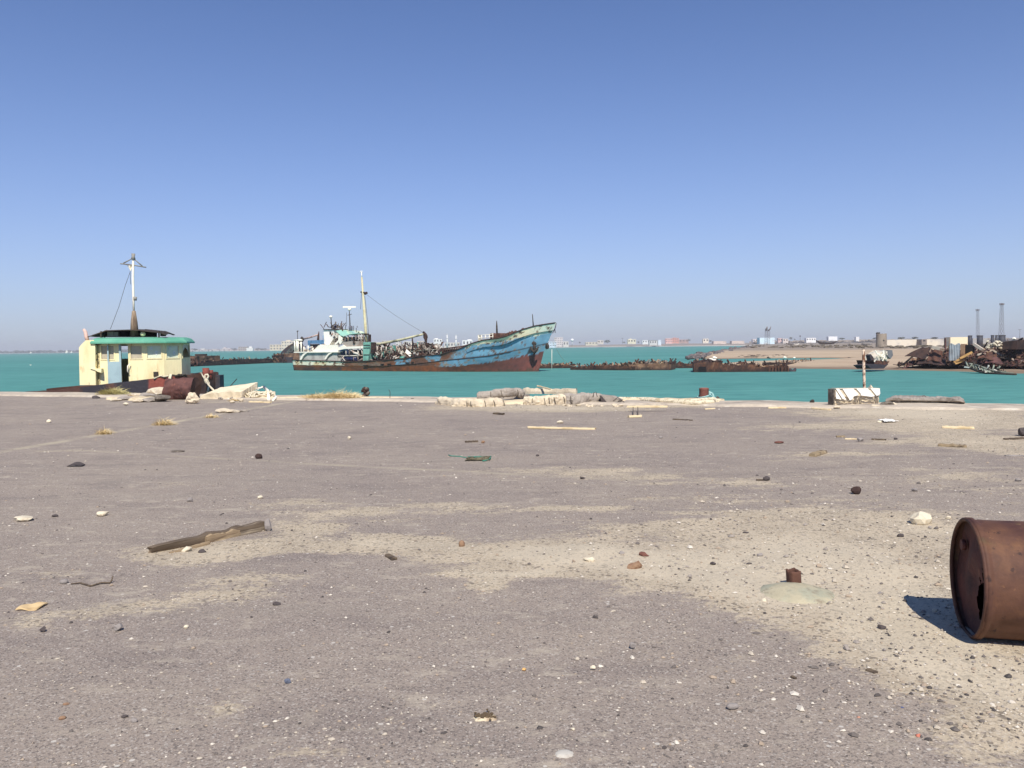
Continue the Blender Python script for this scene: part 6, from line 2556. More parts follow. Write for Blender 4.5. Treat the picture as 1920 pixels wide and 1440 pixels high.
m_tealrope = mat("teal_rope", C(168, 206, 200), [(C(120, 170, 168), 20, .5, .62)], bump=(60, .8, .006), var=.15)
m_bollard = mat("bollard_red", C(124, 78, 68), [(C(98, 62, 54), 6, .46, .62), (C(160, 112, 94), 9, .6, .72)], rough=.8, bump=(30, .6, .01), var=.2)

# ---- the big rusty drum lying at the right
dax = V((.972, -.235, 0)).normalized()
dhz = V((.235, .972, 0)).normalized()
DC = V((2.322, 4.15, .298))
t = thing("oil_drum", "large rusty oil drum lying on its side at the right edge, holed lid facing left", "drum", (DC.x + .4, DC.y - .1, 0))
RD = .292
prof = [(0, RD * 1.0)]
prof = [(-.012, RD * .965), (-.012, RD * 1.035), (.012, RD * 1.035), (.02, RD)]
for k in range(1, 60):
    x = .02 + .84 * k / 60
    rb = max(math.exp(-((x - .30) / .014) ** 2), math.exp(-((x - .58) / .014) ** 2)) * .014
    prof.append((x, RD + rb))
prof += [(.865, RD), (.87, RD * 1.035), (.89, RD * 1.035)]
n = 96
vs, fs = [], []
for (x, r) in prof:
    for j in range(n):
        a_ = 2 * math.pi * j / n
        q_ = V((x * 3, math.cos(a_) * 1.2, math.sin(a_) * 1.2))
        rr_ = r * (1 + .012 * noise.noise(q_) + .008 * noise.noise(q_ * 3.1))
        # a long shallow crease on the sunny flank
        rr_ -= .010 * math.exp(-((a_ - 3.75) / .16) ** 2) * (1 if .05 < x < .8 else .2)
        p = DC + dax * x + dhz * (rr_ * math.cos(a_)) + V((0, 0, rr_ * math.sin(a_)))
        p.z = max(p.z, .004)
        vs.append(p)
for i in range(len(prof) - 1):
    for j in range(n):
        fs.append((i * n + j, i * n + (j + 1) % n, (i + 1) * n + (j + 1) % n, (i + 1) * n + j))
mb = MB()
mb.add(vs, fs, True)
obj("body", mb, m_drum, t)
# lid: a slightly dished disc, rusted through low on the near side
vs, fs = [], []
NRG, NSG = 22, 84
for i in range(NRG + 1):
    r = RD * .97 * i / NRG
    for j in range(NSG):
        a_ = 2 * math.pi * j / NSG
        s_, z_ = r * math.cos(a_), r * math.sin(a_)
        dpt = .022 + .014 * noise.noise(V((s_ * 5, z_ * 5, 2))) + .006 * math.cos(r / RD * 9)
        vs.append(DC + dhz * s_ + V((0, 0, z_)) + dax * dpt)


def holed(s_, z_):
    jn = .035 * noise.noise(V((s_ * 16, z_ * 16, 5))) + .02 * noise.noise(V((s_ * 40, z_ * 40, 1)))
    if ((s_ + .105 + .25 * (z_ + .1)) / .085) ** 2 + ((z_ + .085) / .105) ** 2 < 1 + 14 * jn:
        return True
    if ((s_ + .15) / .03) ** 2 + ((z_ - .06) / .05) ** 2 < 1 + 10 * jn:
        return True
    return ((s_ + .08) / .018) ** 2 + ((z_ - .01) / .014) ** 2 < 1


for i in range(NRG):
    for j in range(NSG):
        r = RD * .97 * (i + .5) / NRG
        a_ = 2 * math.pi * (j + .5) / NSG
        if holed(r * math.cos(a_), r * math.sin(a_)):
            continue
        fs.append((i * NSG + j, (i + 1) * NSG + j, (i + 1) * NSG + (j + 1) % NSG, i * NSG + (j + 1) % NSG))
mb = MB()
mb.add(vs, fs, True)
obj("lid", mb, m_drumlid, t, recalc=False)
mb = MB()
ring = [DC - dax * .012 + dhz * (RD * 1.0 * math.cos(2 * math.pi * k / 72)) + V((0, 0, RD * math.sin(2 * math.pi * k / 72))) for k in range(73)]
for p in ring:
    p.z = max(p.z, .012)
mb.tube(ring, .0105, 8, caps=False)
obj("rim", mb, m_drum, t)
mb = MB()
b_ = DC + dhz * .16 + V((0, 0, .13)) + dax * .018
mb.tube([b_, b_ - dax * .02], .028, 14)
obj("bung", mb, m_drumlid, t)
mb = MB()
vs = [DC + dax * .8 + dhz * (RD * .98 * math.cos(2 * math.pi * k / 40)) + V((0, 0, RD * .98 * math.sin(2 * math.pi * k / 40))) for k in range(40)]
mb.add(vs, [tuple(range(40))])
obj("far_lid", mb, m_drumdark, t, recalc=False)

# ---- weathered beam with a splinter, and the upright stone at its right end
def plank(name, label, p, q_, w, h, m, z0=0.0, cat="plank", seed=0, taper=(1, 1), bend=.0, parent=None, tilt=0.0, lift=0.0, over=0.0):
    p, q_ = V(p), V(q_)
    d = q_ - p
    L_ = d.length
    d.normalize()
    sd = V((-d.y, d.x, 0))
    n = 22
    vs, fs = [], []
    o3 = V((seed * 3.1, seed * 1.7, 0))
    for i in range(n + 1):
        u = i / n
        c = p + d * (L_ * u) + V((0, 0, z0 + lift * u)) + sd * bend * math.sin(3.1 * u)
        k = lerp(taper[0], taper[1], u) * (1 + .12 * noise.noise(V((u * 7, 0, 0)) + o3))
        hk = h * k * (1 + .26 * noise.noise(V((u * 9, 3, 0)) + o3) + .12 * noise.noise(V((u * 27, 5, 0)) + o3))
        if i in (0, n):
            k *= .82
        for a_, b_ in ((-.5, 0), (.5, .0), (.53, .5), (.46, 1), (.1, 1.04), (-.42, .97), (-.52, .45)):
            if over and a_ < -.3:
                a_ += over * max(0, 1 - u * 2.1) * (.9 - b_) * 1.1
            jx = L_ * .012 * noise.noise(V((a_ * 9, b_ * 7, i)) + o3) * (3 if i in (0, n) else .3)
            vs.append(c + d * jx + sd * (a_ * w * k) + V((0, 0, b_ * hk + tilt * a_ * w)))
    for i in range(n):
        for j in range(7):
            fs.append((i * 7 + j, i * 7 + (j + 1) % 7, (i + 1) * 7 + (j + 1) % 7, (i + 1) * 7 + j))
    fs.append(tuple(range(7))[::-1])
    fs.append(tuple(n * 7 + j for j in range(7)))
    mb = MB()
    mb.add(vs, fs)
    if parent:
        return obj(name, mb, m, parent)
    return single(name, label, cat, mb, m)


p, q_ = at(283, 1040), at(492, 994)
br = math.atan2(q_.y - p.y, q_.x - p.x)
m_beam = mat("beam_wood", C(120, 104, 86), [(C(76, 64, 52), 7, .44, .58), (C(176, 160, 136), 9, .54, .66), (C(64, 54, 46), 11, .66, .74)], stretch=(.09, 1, 1), rotz=br, bump=(22, 1.0, .012), var=.25, var_scale=14)
m_beam2 = mat("beam_split_wood", C(166, 144, 114), [(C(120, 100, 78), 7, .48, .62), (C(206, 184, 148), 9, .58, .70)], stretch=(.09, 1, 1), rotz=br, bump=(22, 1.0, .012), var=.22, var_scale=14)
t = thing("timber_beam", "weathered split grey brown timber beam lying on the deck at left", "timber", ((p.x + q_.x) / 2, (p.y + q_.y) / 2, 0))
mid = p.lerp(q_, .50)
plank("beam", None, p + V((0, 0, 0)), q_, .085, .072, m_beam, 0.002, seed=2, taper=(.72, 1.0), bend=.012, parent=t, over=.55)
plank("split_face", None, p.lerp(q_, .47) + V((.016, -.050, 0)), q_ + V((-.03, -.047, 0)), .035, .058, m_beam2, 0.004, seed=5, taper=(1.0, .75), parent=t)
plank("splinter", None, at(318, 1040), at(392, 1022), .03, .026, m_beam2, 0.004, seed=7, taper=(.6, 1), parent=t)


def stone(px, py, wpx, hpx, m, label, name="stone", cat="stone", seed=None, deep=.8, rot=None, sub=2, planes=9, rough=.12, smooth=False):
    p = at(px, py)
    k = p.length / FPX
    mb = MB()
    sd = int(px * 3 + py) if seed is None else seed
    mb.rock((p.x, p.y, p.z - .12 * hpx * k), (wpx * k, wpx * k * deep, hpx * k * 1.15), sd, sub, planes, rough, (sd % 7) * .12 - .36 if rot is None else rot, smooth)
    return single(name, label, cat, mb, m)


stone(503, 996, 13, 23, m_stone_grey, "small grey stone standing upright at the right end of the timber beam", seed=3, deep=.7)
stone(350, 1035, 18, 10, m_stone_pale, "pale yellow crumb of rubble in the sand under the timber beam")
stone(379, 1038, 14, 8, m_stone_dark, "dark round pebble in the sand in front of the timber beam", name="pebble")
stone(1727, 984, 36, 22, m_stone_pale, "pale limestone chunk on the gravel beyond the oil drum")
stone(1190, 1069, 30, 17, m_brick, "orange brown broken brick on the sand, nearest of the two reddish pieces", name="broken_brick", cat="brick", seed=12, deep=.6)
stone(1208, 1045, 20, 11, m_stone_red, "dark red flat stone just behind the orange brown brick")
stone(1166, 1041, 11, 8, m_stone_grey, "small blue grey stone left of the dark red flat stone")
stone(866, 1026, 12, 13, m_brick, "round yellow ochre pebble in the sand near the middle", name="pebble", planes=0, smooth=True, sub=3, rough=.05)
stone(1105, 1053, 22, 9, m_stone_pale, "low pale crust of hardened sand beside the brightest sand patch")
stone(192, 967, 20, 8, m_stone_pale, "cream stone at left, above the timber beam's left end")
stone(46, 976, 34, 7, m_stone_pale, "flat pale flake near the left edge of the deck", name="concrete_flake", cat="flake")
stone(103, 969, 10, 4, m_stone_dark, "small dark chip right of the flat pale flake", name="chip", cat="chip")
stone(222, 1182, 15, 12, m_stone_grey, "knobbly grey white stone in the left foreground")
stone(80, 1185, 11, 9, m_stone_dark, "dark grey stone left of the knobbly grey white stone")
stone(120, 1095, 13, 8, m_stone_grey, "smooth grey stone beside the bent twig at left", planes=0, smooth=True)
stone(349, 1178, 8, 6, m_stone_pale, "small tan stone right of the knobbly grey white stone")
stone(519, 1135, 15, 7, m_stone_dark, "flat blackish stone in the left centre foreground", seed=5)
stone(539, 1281, 13, 9, mat("bluish_stone", C(104, 110, 126), var=.2), "small bluish grey stone in the lower left foreground")
stone(234, 1346, 12, 6, m_stone_dark, "dark brown chip near the bottom left", name="chip", cat="chip")
stone(252, 1355, 12, 9, m_stone_grey, "light grey stone right of the dark chip near the bottom left")
stone(117, 1349, 12, 6, m_brick, "tan oval pebble near the bottom left corner", name="pebble", planes=0, smooth=True)
stone(124, 1322, 11, 4, m_brick, "thin tan flake above the tan oval pebble", name="flake", cat="flake")
stone(1374, 1329, 25, 10, m_stone_grey, "long smooth grey pebble alone in the right foreground", name="pebble", planes=0, smooth=True, sub=3, deep=.5, rot=.1)
stone(1722, 1384, 11, 8, mat("pink_stone", C(204, 126, 104), var=.15), "pink stone near the bottom right")
stone(1610, 1348, 9, 5, mat("salmon_stone", C(190, 140, 116), var=.15), "small salmon chip left of and above the pink stone", name="chip", cat="chip")
stone(1693, 1332, 9, 6, mat("blue_chip", C(74, 86, 124), var=.15), "small dark blue chip above the pink stone", name="chip", cat="chip")
stone(983, 1257, 9, 5, mat("orange_chip", C(226, 176, 110), var=.1), "tiny orange chip in the centre foreground", name="chip", cat="chip")
stone(1112, 1254, 11, 7, m_stone_pale, "bright cream stone right of the tiny orange chip")
stone(1186, 1214, 12, 10, m_stone_grey, "small grey rubble stone right of centre in the foreground")
stone(1074, 1370, 8, 6, m_stone_pale, "small white stone above the pale round patch at the bottom")
stone(488, 936, 10, 7, m_stone_pale, "small cream stone beside a sandy streak left of centre")
stone(356, 941, 10, 8, m_stone_grey, "grey knob of rubble above the timber beam")
stone(655, 824, 8, 6, m_stone_pale, "bright white stone on the left middle deck")
stone(92, 793, 8, 6, m_stone_pale, "white stone near the long joint at far left")
stone(1050, 794, 13, 6, m_stone_pale, "white stone beyond the long thin plank")
stone(1239, 822, 8, 4, m_stone_grey, "small light grey chip right of the long thin plank", name="chip", cat="chip")
stone(906, 831, 8, 5, m_brick, "small yellow stone beside the dark stick")
stone(1092, 899, 10, 6, m_stone_dark, "small dark stone in the sandy streak right of centre")
stone(1008, 856, 7, 4, m_stone_dark, "small dark chip right of the green netting", name="chip", cat="chip")
stone(1437, 901, 14, 8, m_stone_dark, "dark block on the deck left of the squat rusty stub", name="dark_block", cat="block")
stone(485, 860, 13, 9, m_rustdark, "small reddish brown cube on the left middle deck", name="brick_cube", cat="brick", planes=4)
stone(1715, 922, 10, 6, m_stone_grey, "small grey stone above the pale limestone chunk")
stone(1909, 903, 9, 6, m_stone_grey, "small grey stone at the right edge above the oil drum")
stone(1778, 974, 8, 6, m_stone_pale, "small cream stone right of the pale limestone chunk")
stone(1432, 1130, 9, 8, m_stone_pale, "small cream stone on the left rim of the concrete pad")
stone(1649, 1117, 10, 7, m_stone_grey, "grey stone left of the drum's shadow")
stone(1654, 1180, 14, 8, m_stone_dark, "dark brown stone in the gravel below the drum's shadow")
stone(1752, 1148, 9, 7, m_stone_pale, "cream stone on the gravel just inside the drum's shadow edge")
stone(1688, 1008, 12, 7, m_stone_dark, "dark stone in the gravel left of the oil drum's top")
stone(1425, 1044, 12, 7, m_stone_grey, "grey stone on the sand above the pipe stub")
stone(1337, 1059, 11, 6, m_stone_dark, "dark stone on the sand left of the pipe stub")
stone(1399, 1002, 14, 6, m_stone_dark, "dark flake on the gravel well above the pipe stub", name="flake", cat="flake")
stone(1920, 818, 20, 14, m_stone_dark, "dark lump cut off by the right edge of the deck", name="debris_lump", cat="debris")
stone(181, 747, 14, 5, m_stone_dark, "dark flat lump on the deck before the tug's stern", name="debris_lump", cat="debris")
stone(236, 760, 9, 5, m_stone_pale, "white stone left of the crushed drum's rock")
stone(1605, 926, 18, 13, m_rustdark, "squat rusty stub of sawn pipe set in the deck", name="rusty_stub", cat="stub", seed=8, planes=5, rough=.16)
stone(1461, 831, 18, 4, m_stone_red, "thin reddish flat disc on the right middle deck", name="flat_disc", cat="disc", planes=2)
stone(334, 847, 24, 3, m_concdark, "thin brown flat plate on the left middle deck", name="flat_plate", cat="plate", planes=3)
stone(1650, 792, 10, 3, m_stone_pale, "tiny pale flake left of the crumpled white sheet", name="flake", cat="flake")
stone(1679, 825, 7, 4, m_stone_dark, "tiny dark chip right of the scattered sticks", name="chip", cat="chip")
stone(1613, 829, 11, 8, m_stone_grey, "knobbly grey stone among the scattered sticks at right")

# planks and sticks
def gpl(x0, y0, x1, y1, wpx, hpx, m, label, name="plank", cat="plank", seed=1, z0=.002, **k):
    p, q_ = at(x0, y0), at(x1, y1)
    kk = (p.y + q_.y) / 2 / FPX
    return plank(name, label, p, q_, wpx * kk * 2.2, hpx * kk, m, z0, cat, seed, **k)


gpl(990, 803, 1116, 806, 3.5, 3.5, m_palewood, "long thin pale plank on the middle deck", seed=3)
gpl(1766, 803, 1826, 804.5, 5, 4.5, m_palewood, "short yellow plank on the right middle deck", seed=4)
gpl(1759, 837, 1812, 839, 5, 5, m_oldwood, "short grey plank nearer than the yellow plank at right", seed=5)
gpl(1523, 857, 1546, 850, 6, 6, m_oldwood, "stubby split wood block on the right middle deck", name="wood_block", cat="wood", seed=6)
gpl(872, 830, 896, 829, 3, 3, m_darkwood, "short dark stick beside a small yellow stone", name="stick", cat="stick", seed=7)
gpl(926, 776.5, 944, 778, 3, 3, m_darkwood, "short brown stick in front of the broken piles", name="stick", cat="stick", seed=8)
gpl(726, 1043, 740, 1051, 5, 4, m_darkwood, "short black stick left of the pale sand patches", name="stick", cat="stick", seed=9)
gpl(1626, 1259, 1643, 1266, 6, 5, m_darkwood, "dark wood chip in the right foreground", name="wood_chip", cat="wood", seed=10)
gpl(1484, 1270, 1492, 1274, 3, 3, m_darkwood, "tiny dark twig left of the dark wood chip", name="twig", cat="twig", seed=11)
gpl(1568, 820, 1584, 820, 3, 3, m_oldwood, "short grey stick, left end of the scattered sticks at right", name="stick", cat="stick", seed=12)
gpl(1584, 824, 1606, 824.5, 2.6, 2.2, m_palewood, "thin white lath lying among the scattered sticks at right", name="lath", cat="lath", seed=13)
gpl(1634, 825, 1662, 826, 2.6, 2.6, m_darkwood, "long dark stick, right end of the scattered sticks at right", name="stick", cat="stick", seed=14)
gpl(1375, 760, 1396, 760, 3, 3, m_darkwood, "dark short plank on the quay edge right of the red bollard", seed=15)
gpl(1440, 766, 1474, 766, 3.5, 3, m_palewood, "pale short plank between the red bollard and the small stump", seed=16)
gpl(1523, 767, 1556, 770, 3.5, 3, m_palewood, "pale lath lying at the foot of the striped concrete block", name="lath", cat="lath", seed=17)
gpl(1262, 787, 1298, 789, 2.4, 2, m_darkwood, "thin dark stick right of the nailed slats", name="stick", cat="stick", seed=18)
gpl(1321, 768, 1340, 767, 2.4, 2, m_palewood, "short pale lath in front of the red bollard", name="lath", cat="lath", seed=19)
gpl(1883, 825, 1920, 823, 3, 3, m_darkwood, "dark stick at the far right of the deck", name="stick", cat="stick", seed=20)
gpl(1885, 856, 1940, 856, 3, 2.4, m_stone_grey, "flat grey strip at the right edge of the deck", name="strip", cat="strip", seed=21)
gpl(1418, 901, 1432, 901, 2.5, 2, m_darkwood, "thin stick touching the dark block", name="stick", cat="stick", seed=22)
# nailed slats: two pale boards held apart by long nails
t = thing("nailed_slats", "two pale boards joined by long thin nails, on the deck before the quay edge", "plank", tuple(at(1212, 778)))
p, q_ = at(1176, 771.5), at(1252, 771.5)
plank("long_slat", None, p, q_, .07, .045, m_palewood, .09, seed=31, parent=t)
p, q_ = at(1178, 783), at(1202, 782)
plank("short_slat", None, p, q_, .10, .04, m_palewood, .002, seed=32, parent=t)
for x in (1187, 1196):
    a, b = at(x, 782), at(x, 772)
    mb = MB()
    mb.tube([(a.x, a.y, .03), (b.x, b.y, .11)], .008, 5)
    obj("nail", mb, m_darkmetal, t)
# curved scrap of tyre, tan card, crumpled sheet, twig, green netting
p = at(143, 874)
k = p.y / FPX
mb = MB()
mb.sheet(lambda u, v: V((p.x + (u - .5) * 27 * k, p.y + (v - .5) * .10, .004 + .032 * math.sin(math.pi * min(1, u * 1.05)) * (.6 + .4 * v) + .01 * v)), 14, 5, .012)
single("tyre_scrap", "black curved scrap of tyre on the left middle deck", "tyre scrap", mb, m_stone_dark)
p = at(60, 1139)
k = p.y / FPX
mb = MB()
mb.sheet(lambda u, v: V((p.x + (u - .5) * 42 * k * (1 - .12 * abs(v - .5)), p.y + (v - .5) * .12, .006 + .006 * math.sin(6 * u + 4 * v) + .012 * max(0, u - .8))), 12, 8, .006)
single("card_scrap", "tan rectangular scrap of card lying at the left edge", "card", mb, mat("tan_card", C(226, 196, 146), [(C(200, 170, 122), 12, .5, .64)], var=.1))
p = at(1665, 792)
mb = MB()
mb.sheet(lambda u, v: V((p.x + (u - .5) * .24, p.y + (v - .5) * .34, .02 + .03 * noise.noise(V((u * 4, v * 4, 2))) + .02)), 10, 8, .008)
single("crumpled_sheet", "crumpled white sheet on the right middle deck", "sheet", mb, m_plaster)
mb = MB()
pts = [at(x, y) for x, y in ((133, 1097), (150, 1096), (170, 1101), (190, 1096), (206, 1095), (209, 1093))]
pts = [V((q0.x, q0.y, .008 + .004 * (i % 2))) for i, q0 in enumerate(pts)]
pts.append(pts[-1] + V((.012, .0, .035)))
mb.tube(pts, [.004, .005, .006, .006, .006, .006, .003], 6)
single("bent_twig", "thin bent twig with an upturned end on the left deck", "twig", mb, m_darkwood)
t = thing("green_netting", "tangle of green fishing net and cord with one loose end", "net", tuple(at(895, 862)))
mb = MB()
r_ = random.Random(3)
c = at(897, 862)
for k in range(26):
    a_ = [c + V((r_.uniform(-.17, .17), r_.uniform(-.16, .16), r_.uniform(.005, .03))) for _ in range(4)]
    mb.tube(a_, .006, 5)
obj("tangle", mb, mat("net_brown", C(120, 112, 90), var=.3), t)
mb = MB()
pts = [at(x, y) + V((0, 0, .008)) for x, y in ((841, 854), (846, 856), (862, 857), (878, 860), (892, 862))]
mb.tube(pts, .008, 5)
pts = [at(x, y) + V((0, 0, .012)) for x, y in ((905, 866), (914, 864), (920, 861), (916, 858), (908, 859))]
mb.tube(pts, .008, 5)
for k in range(3):
    a_ = [c + V((r_.uniform(-.2, .24), r_.uniform(-.16, .16), r_.uniform(.01, .035))) for _ in range(3)]
    mb.tube(a_, .006, 5)
obj("cord", mb, m_netgreen, t)

# ---- pipe stub in its concrete pad
pc = at(1491, 1115)
t = thing("pipe_stub", "rusty cut pipe stub standing in a low round pad of concrete", "pipe", (pc.x, pc.y, 0))
vs, fs = [], []
nr_r, ns_ = 9, 48
for i in range(nr_r + 1):
    u = i / nr_r
    for j in range(ns_):
        a_ = 2 * math.pi * j / ns_
        rr_ = .232 * (1 + .10 * noise.noise(V((math.cos(a_) * 1.6, math.sin(a_) * 1.6, 4))) + .05 * noise.noise(V((math.cos(a_) * 5, math.sin(a_) * 5, 9))))
        x, y = u * rr_ * math.cos(a_), u * rr_ * 1.02 * math.sin(a_)
        z = .05 * (1 - u ** 2.0) + .004 * noise.noise(V((x * 30, y * 30, 0))) - (.01 if i == nr_r else 0) + .004
        vs.append((pc.x + x, pc.y + y, z))
for i in range(nr_r):
    for j in range(ns_):
        fs.append((i * ns_ + j, (i + 1) * ns_ + j, (i + 1) * ns_ + (j + 1) % ns_, i * ns_ + (j + 1) % ns_))
mb = MB()
mb.add(vs, fs, True)
obj("concrete_pad", mb, mat("pad_concrete", C(186, 176, 148), [(C(166, 164, 142), 6, .45, .6), (C(150, 138, 118), 14, .56, .68)], bump=(50, .6, .006), var=.14, var_scale=20), t, recalc=False)
mb = MB()
pp = at(1489, 1102)
pp.z = .03
n = 40
vs, fs = [], []
for side, rr0 in ((0, 1.0), (1, .86)):
    for i in range(7):
        u = i / 6
        for j in range(n):
            a_ = 2 * math.pi * j / n
            sq = 1 / max(abs(math.cos(a_)), abs(math.sin(a_))) ** .55
            r = .037 * sq * rr0
            top = .078 + .012 * noise.noise(V((math.cos(a_) * 2, math.sin(a_) * 2, 1)))
            vs.append((pp.x + r * math.cos(a_ + .3) - .006 * u, pp.y + r * math.sin(a_ + .3), pp.z - .02 + (top + .02) * u))
for side in (0, 1):
    for i in range(6):
        for j in range(n):
            b_ = side * 7 * n
            fs.append((b_ + i * n + j, b_ + i * n + (j + 1) % n, b_ + (i + 1) * n + (j + 1) % n, b_ + (i + 1) * n + j))
for j in range(n):
    fs.append((6 * n + j, 6 * n + (j + 1) % n, 13 * n + (j + 1) % n, 13 * n + j))
mb.add(vs, fs, True)
obj("pipe", mb, m_rust, t)

# ---- pothole with a pale crumbled rim, and a pale round patch: thin lenses of filler on the deck
def lens(px, py, rx, ry, h, m, name, label, cat, seed, jag=.25):
    p = at(px, py)
    k = p.length / FPX
    ey = abs(at(px, py - ry).y - at(px, py + ry).y) / 2
    vs, fs = [], []
    n, nr_ = 40, 5
    for i in range(nr_ + 1):
        u = i / nr_
        for j in range(n):
            a_ = 2 * math.pi * j / n
            r_f = u * (1 + jag * noise.noise(V((math.cos(a_) * 2.4, math.sin(a_) * 2.4, seed))) + jag * .5 * noise.noise(V((math.cos(a_) * 7, math.sin(a_) * 7, seed))))
            z0_ = .010 * noise.noise(V((p.x * 0.9, p.y * 0.9, 3.1)))
            vs.append((p.x + rx * k * r_f * math.cos(a_), p.y + ey * r_f * math.sin(a_), z0_ + .003 + h * (1 - u ** 3) - (.01 if i == nr_ else 0)))
    for i in range(nr_):
        for j in range(n):
            fs.append((i * n + j, (i + 1) * n + j, (i + 1) * n + (j + 1) % n, i * n + (j + 1) % n))
    mb = MB()
    mb.add(vs, fs, True)
    return single(name, label, cat, mb, m, recalc=False)


lens(1058, 1415, 20, 8, .007, mat("filler_pale", C(196, 190, 178), [(C(176, 168, 156), 18, .5, .64)], var=.1), "filler_patch", "pale grey round filler patch at the bottom edge of the deck", "patch", 2, .15)
t0_ = lens(911, 1346, 24, 8, .008, mat("crumbled_rim", C(214, 200, 170), [(C(170, 150, 124), 30, .46, .6)], bump=(60, .9, .006), var=.2), "crumbled_patch", "small crumbled dark patch with a pale rim in the centre foreground", "patch", 5, .4)
mb = MB()
r_ = random.Random(8)
c = at(909, 1347)
for k in range(34):
    mb.rock((c.x + r_.gauss(0, .022), c.y + r_.gauss(0, .02), .008), (r_.uniform(.008, .02),) * 2 + (.009,), k, 1)
obj("dark_crumbs", mb, mat("crumb_brown", C(98, 82, 62), var=.3), t0_)

# ---- left end of the quay edge: crushed drum, tilted slab, rubble, coils
cd = at(342, 749)
t = thing("crushed_drum", "crushed dented rusty drum lying at the quay edge in front of the tug", "drum", (cd.x, cd.y, 0))
ax = V((.995, -.10, 0)).normalized()
hz_ = V((.10, .995, 0))
R0, L0 = .34, .88
n = 56
vs, fs = [], []
for i in range(31):
    x = (i / 30 - .5) * L0
    for j in range(n):
        a_ = 2 * math.pi * j / n
        q_ = V((x * 2.2, math.cos(a_) * 1.1, math.sin(a_) * 1.1))
        r = R0 * (1 + .16 * noise.noise(q_ + V((3, 0, 0))) + .08 * noise.noise(q_ * 2.7))
        r -= .10 * math.exp(-((x + .16) / .09) ** 2) * (.5 + .5 * math.sin(a_ * 2 + 1.2))
        if i in (0, 30, 10, 20):
            r += .012
        p = cd + ax * (x + .03 * math.sin(3 * a_)) + hz_ * (r * math.cos(a_)) + V((0, 0, R0 * .93 + r * math.sin(a_)))
        p.z = max(p.z, .01)
        vs.append(p)
for i in range(30):
    for j in range(n):
        fs.append((i * n + j, i * n + (j + 1) % n, (i + 1) * n + (j + 1) % n, (i + 1) * n + j))
mb = MB()
mb.add(vs, fs)
obj("body", mb, mat("mauve_rust", C(106, 72, 66), [(C(78, 54, 52), 2.2, .46, .62), (C(150, 98, 82), 4, .58, .72)], rough=.85, bump=(16, .6, .012), var=.22), t)
for nm, i, off in (("end_cap", 0, .03), ("end_cap", 30, -.05)):
    mb = MB()
    c = sum((vs[i * n + j] for j in range(n)), V()) / n + ax * off
    mb.add([c] + [vs[i * n + j] for j in range(n)], [(0, 1 + j, 1 + (j + 1) % n) for j in range(n)])
    obj(nm, mb, m_rustdark, t, recalc=False)

NL, NRr, FR_, FL_ = atY(376, 743.5, 25.4), atY(453, 735.5, 25.1), atY(483, 718, 26.3), atY(414, 727.5, 26.6)
mb = MB()


def slab_(u, v):
    p = NL.lerp(NRr, u).lerp(FL_.lerp(FR_, u), v)
    j_ = noise.noise(V((u * 5, v * 4, 2)))
    e = 1 if (u in (0, 1) or v in (0, 1)) else 0
    return p + V((.05 * j_ * e, .03 * noise.noise(V((u * 5, v * 5, 5))) * e, -.075 + .022 * j_ + .01 * noise.noise(V((u * 14, v * 14, 1))) + .05 * math.sin(math.pi * u) * (1 - v)))


mb.sheet(slab_, 30, 16, .19)
single("concrete_slab", "big pale concrete slab tilted up to the right beside the crushed drum", "slab", mb, mat("slab_concrete", C(240, 224, 192), [(C(214, 196, 164), 3, .5, .66), (C(180, 162, 134), 8, .66, .74)], rough=.95, bump=(16, .9, .02), var=.12, var_scale=12))
mb = MB()
for k in range(9):
    c = atY(lerp(395, 472, k / 8), 0, 25.7)
    mb.rock((lerp(cd.x + 1.0, cd.x + 1.9, k / 8), 25.5 + .4 * math.sin(k * 2.1), -.02), (RND.uniform(.10, .2), .2, RND.uniform(.05, .10)), 70 + k, 2, 9, .25)
props(obj("slab_rubble", mb, m_concgrey), kind="stuff")
stone(361, 757, 27, 20, m_conc, "pale rough rock in front of the crushed drum's right end", name="rock", cat="rock", seed=17, rough=.3, sub=3, planes=6)
for (x, y, w_, h_, m, lab) in ((300, 742, 40, 15, m_conc, "white topped concrete piece left of the crushed drum"), (274, 747, 26, 10, m_concgrey, "grey broken concrete piece, second left of the crushed drum"), (283, 753, 30, 8, m_concgrey, "low flat concrete piece nearest the camera in the left rubble"),
                              (254, 747, 24, 9, m_conc, "pale concrete piece in the middle of the left rubble"), (238, 750, 26, 7, m_concgrey, "thin grey concrete flake at the left of the rubble"), (305, 753, 26, 12, m_concdark, "dark concrete piece touching the crushed drum's base"), (262, 754, 22, 5, m_conc, "small low concrete chip at the front of the left rubble"), (219, 752, 18, 4, m_conc, "flat pale chip at the far left end of the rubble")):
    stone(x, y, w_, h_, m, lab, name="concrete_chunk", cat="rubble", deep=1.3)
for k, (x, y, w_, h_, m, lab) in enumerate(((418, 773, 26, 7, m_conc, "pale flat fragment, left of the broken row before the slab"), (435, 774, 24, 6, m_conc, "middle flat fragment of the broken row before the slab"), (452, 772, 26, 5, m_concgrey, "greyish flat fragment, right of the broken row before the slab"), (436, 756, 9, 5, m_conc, "small pale stone under the slab's front edge"), (452, 753, 8, 6, m_conc, "small upright pale stone under the slab's raised end"))):
    stone(x, y, w_, h_, m, lab, name="concrete_fragment", cat="rubble", deep=1.1)
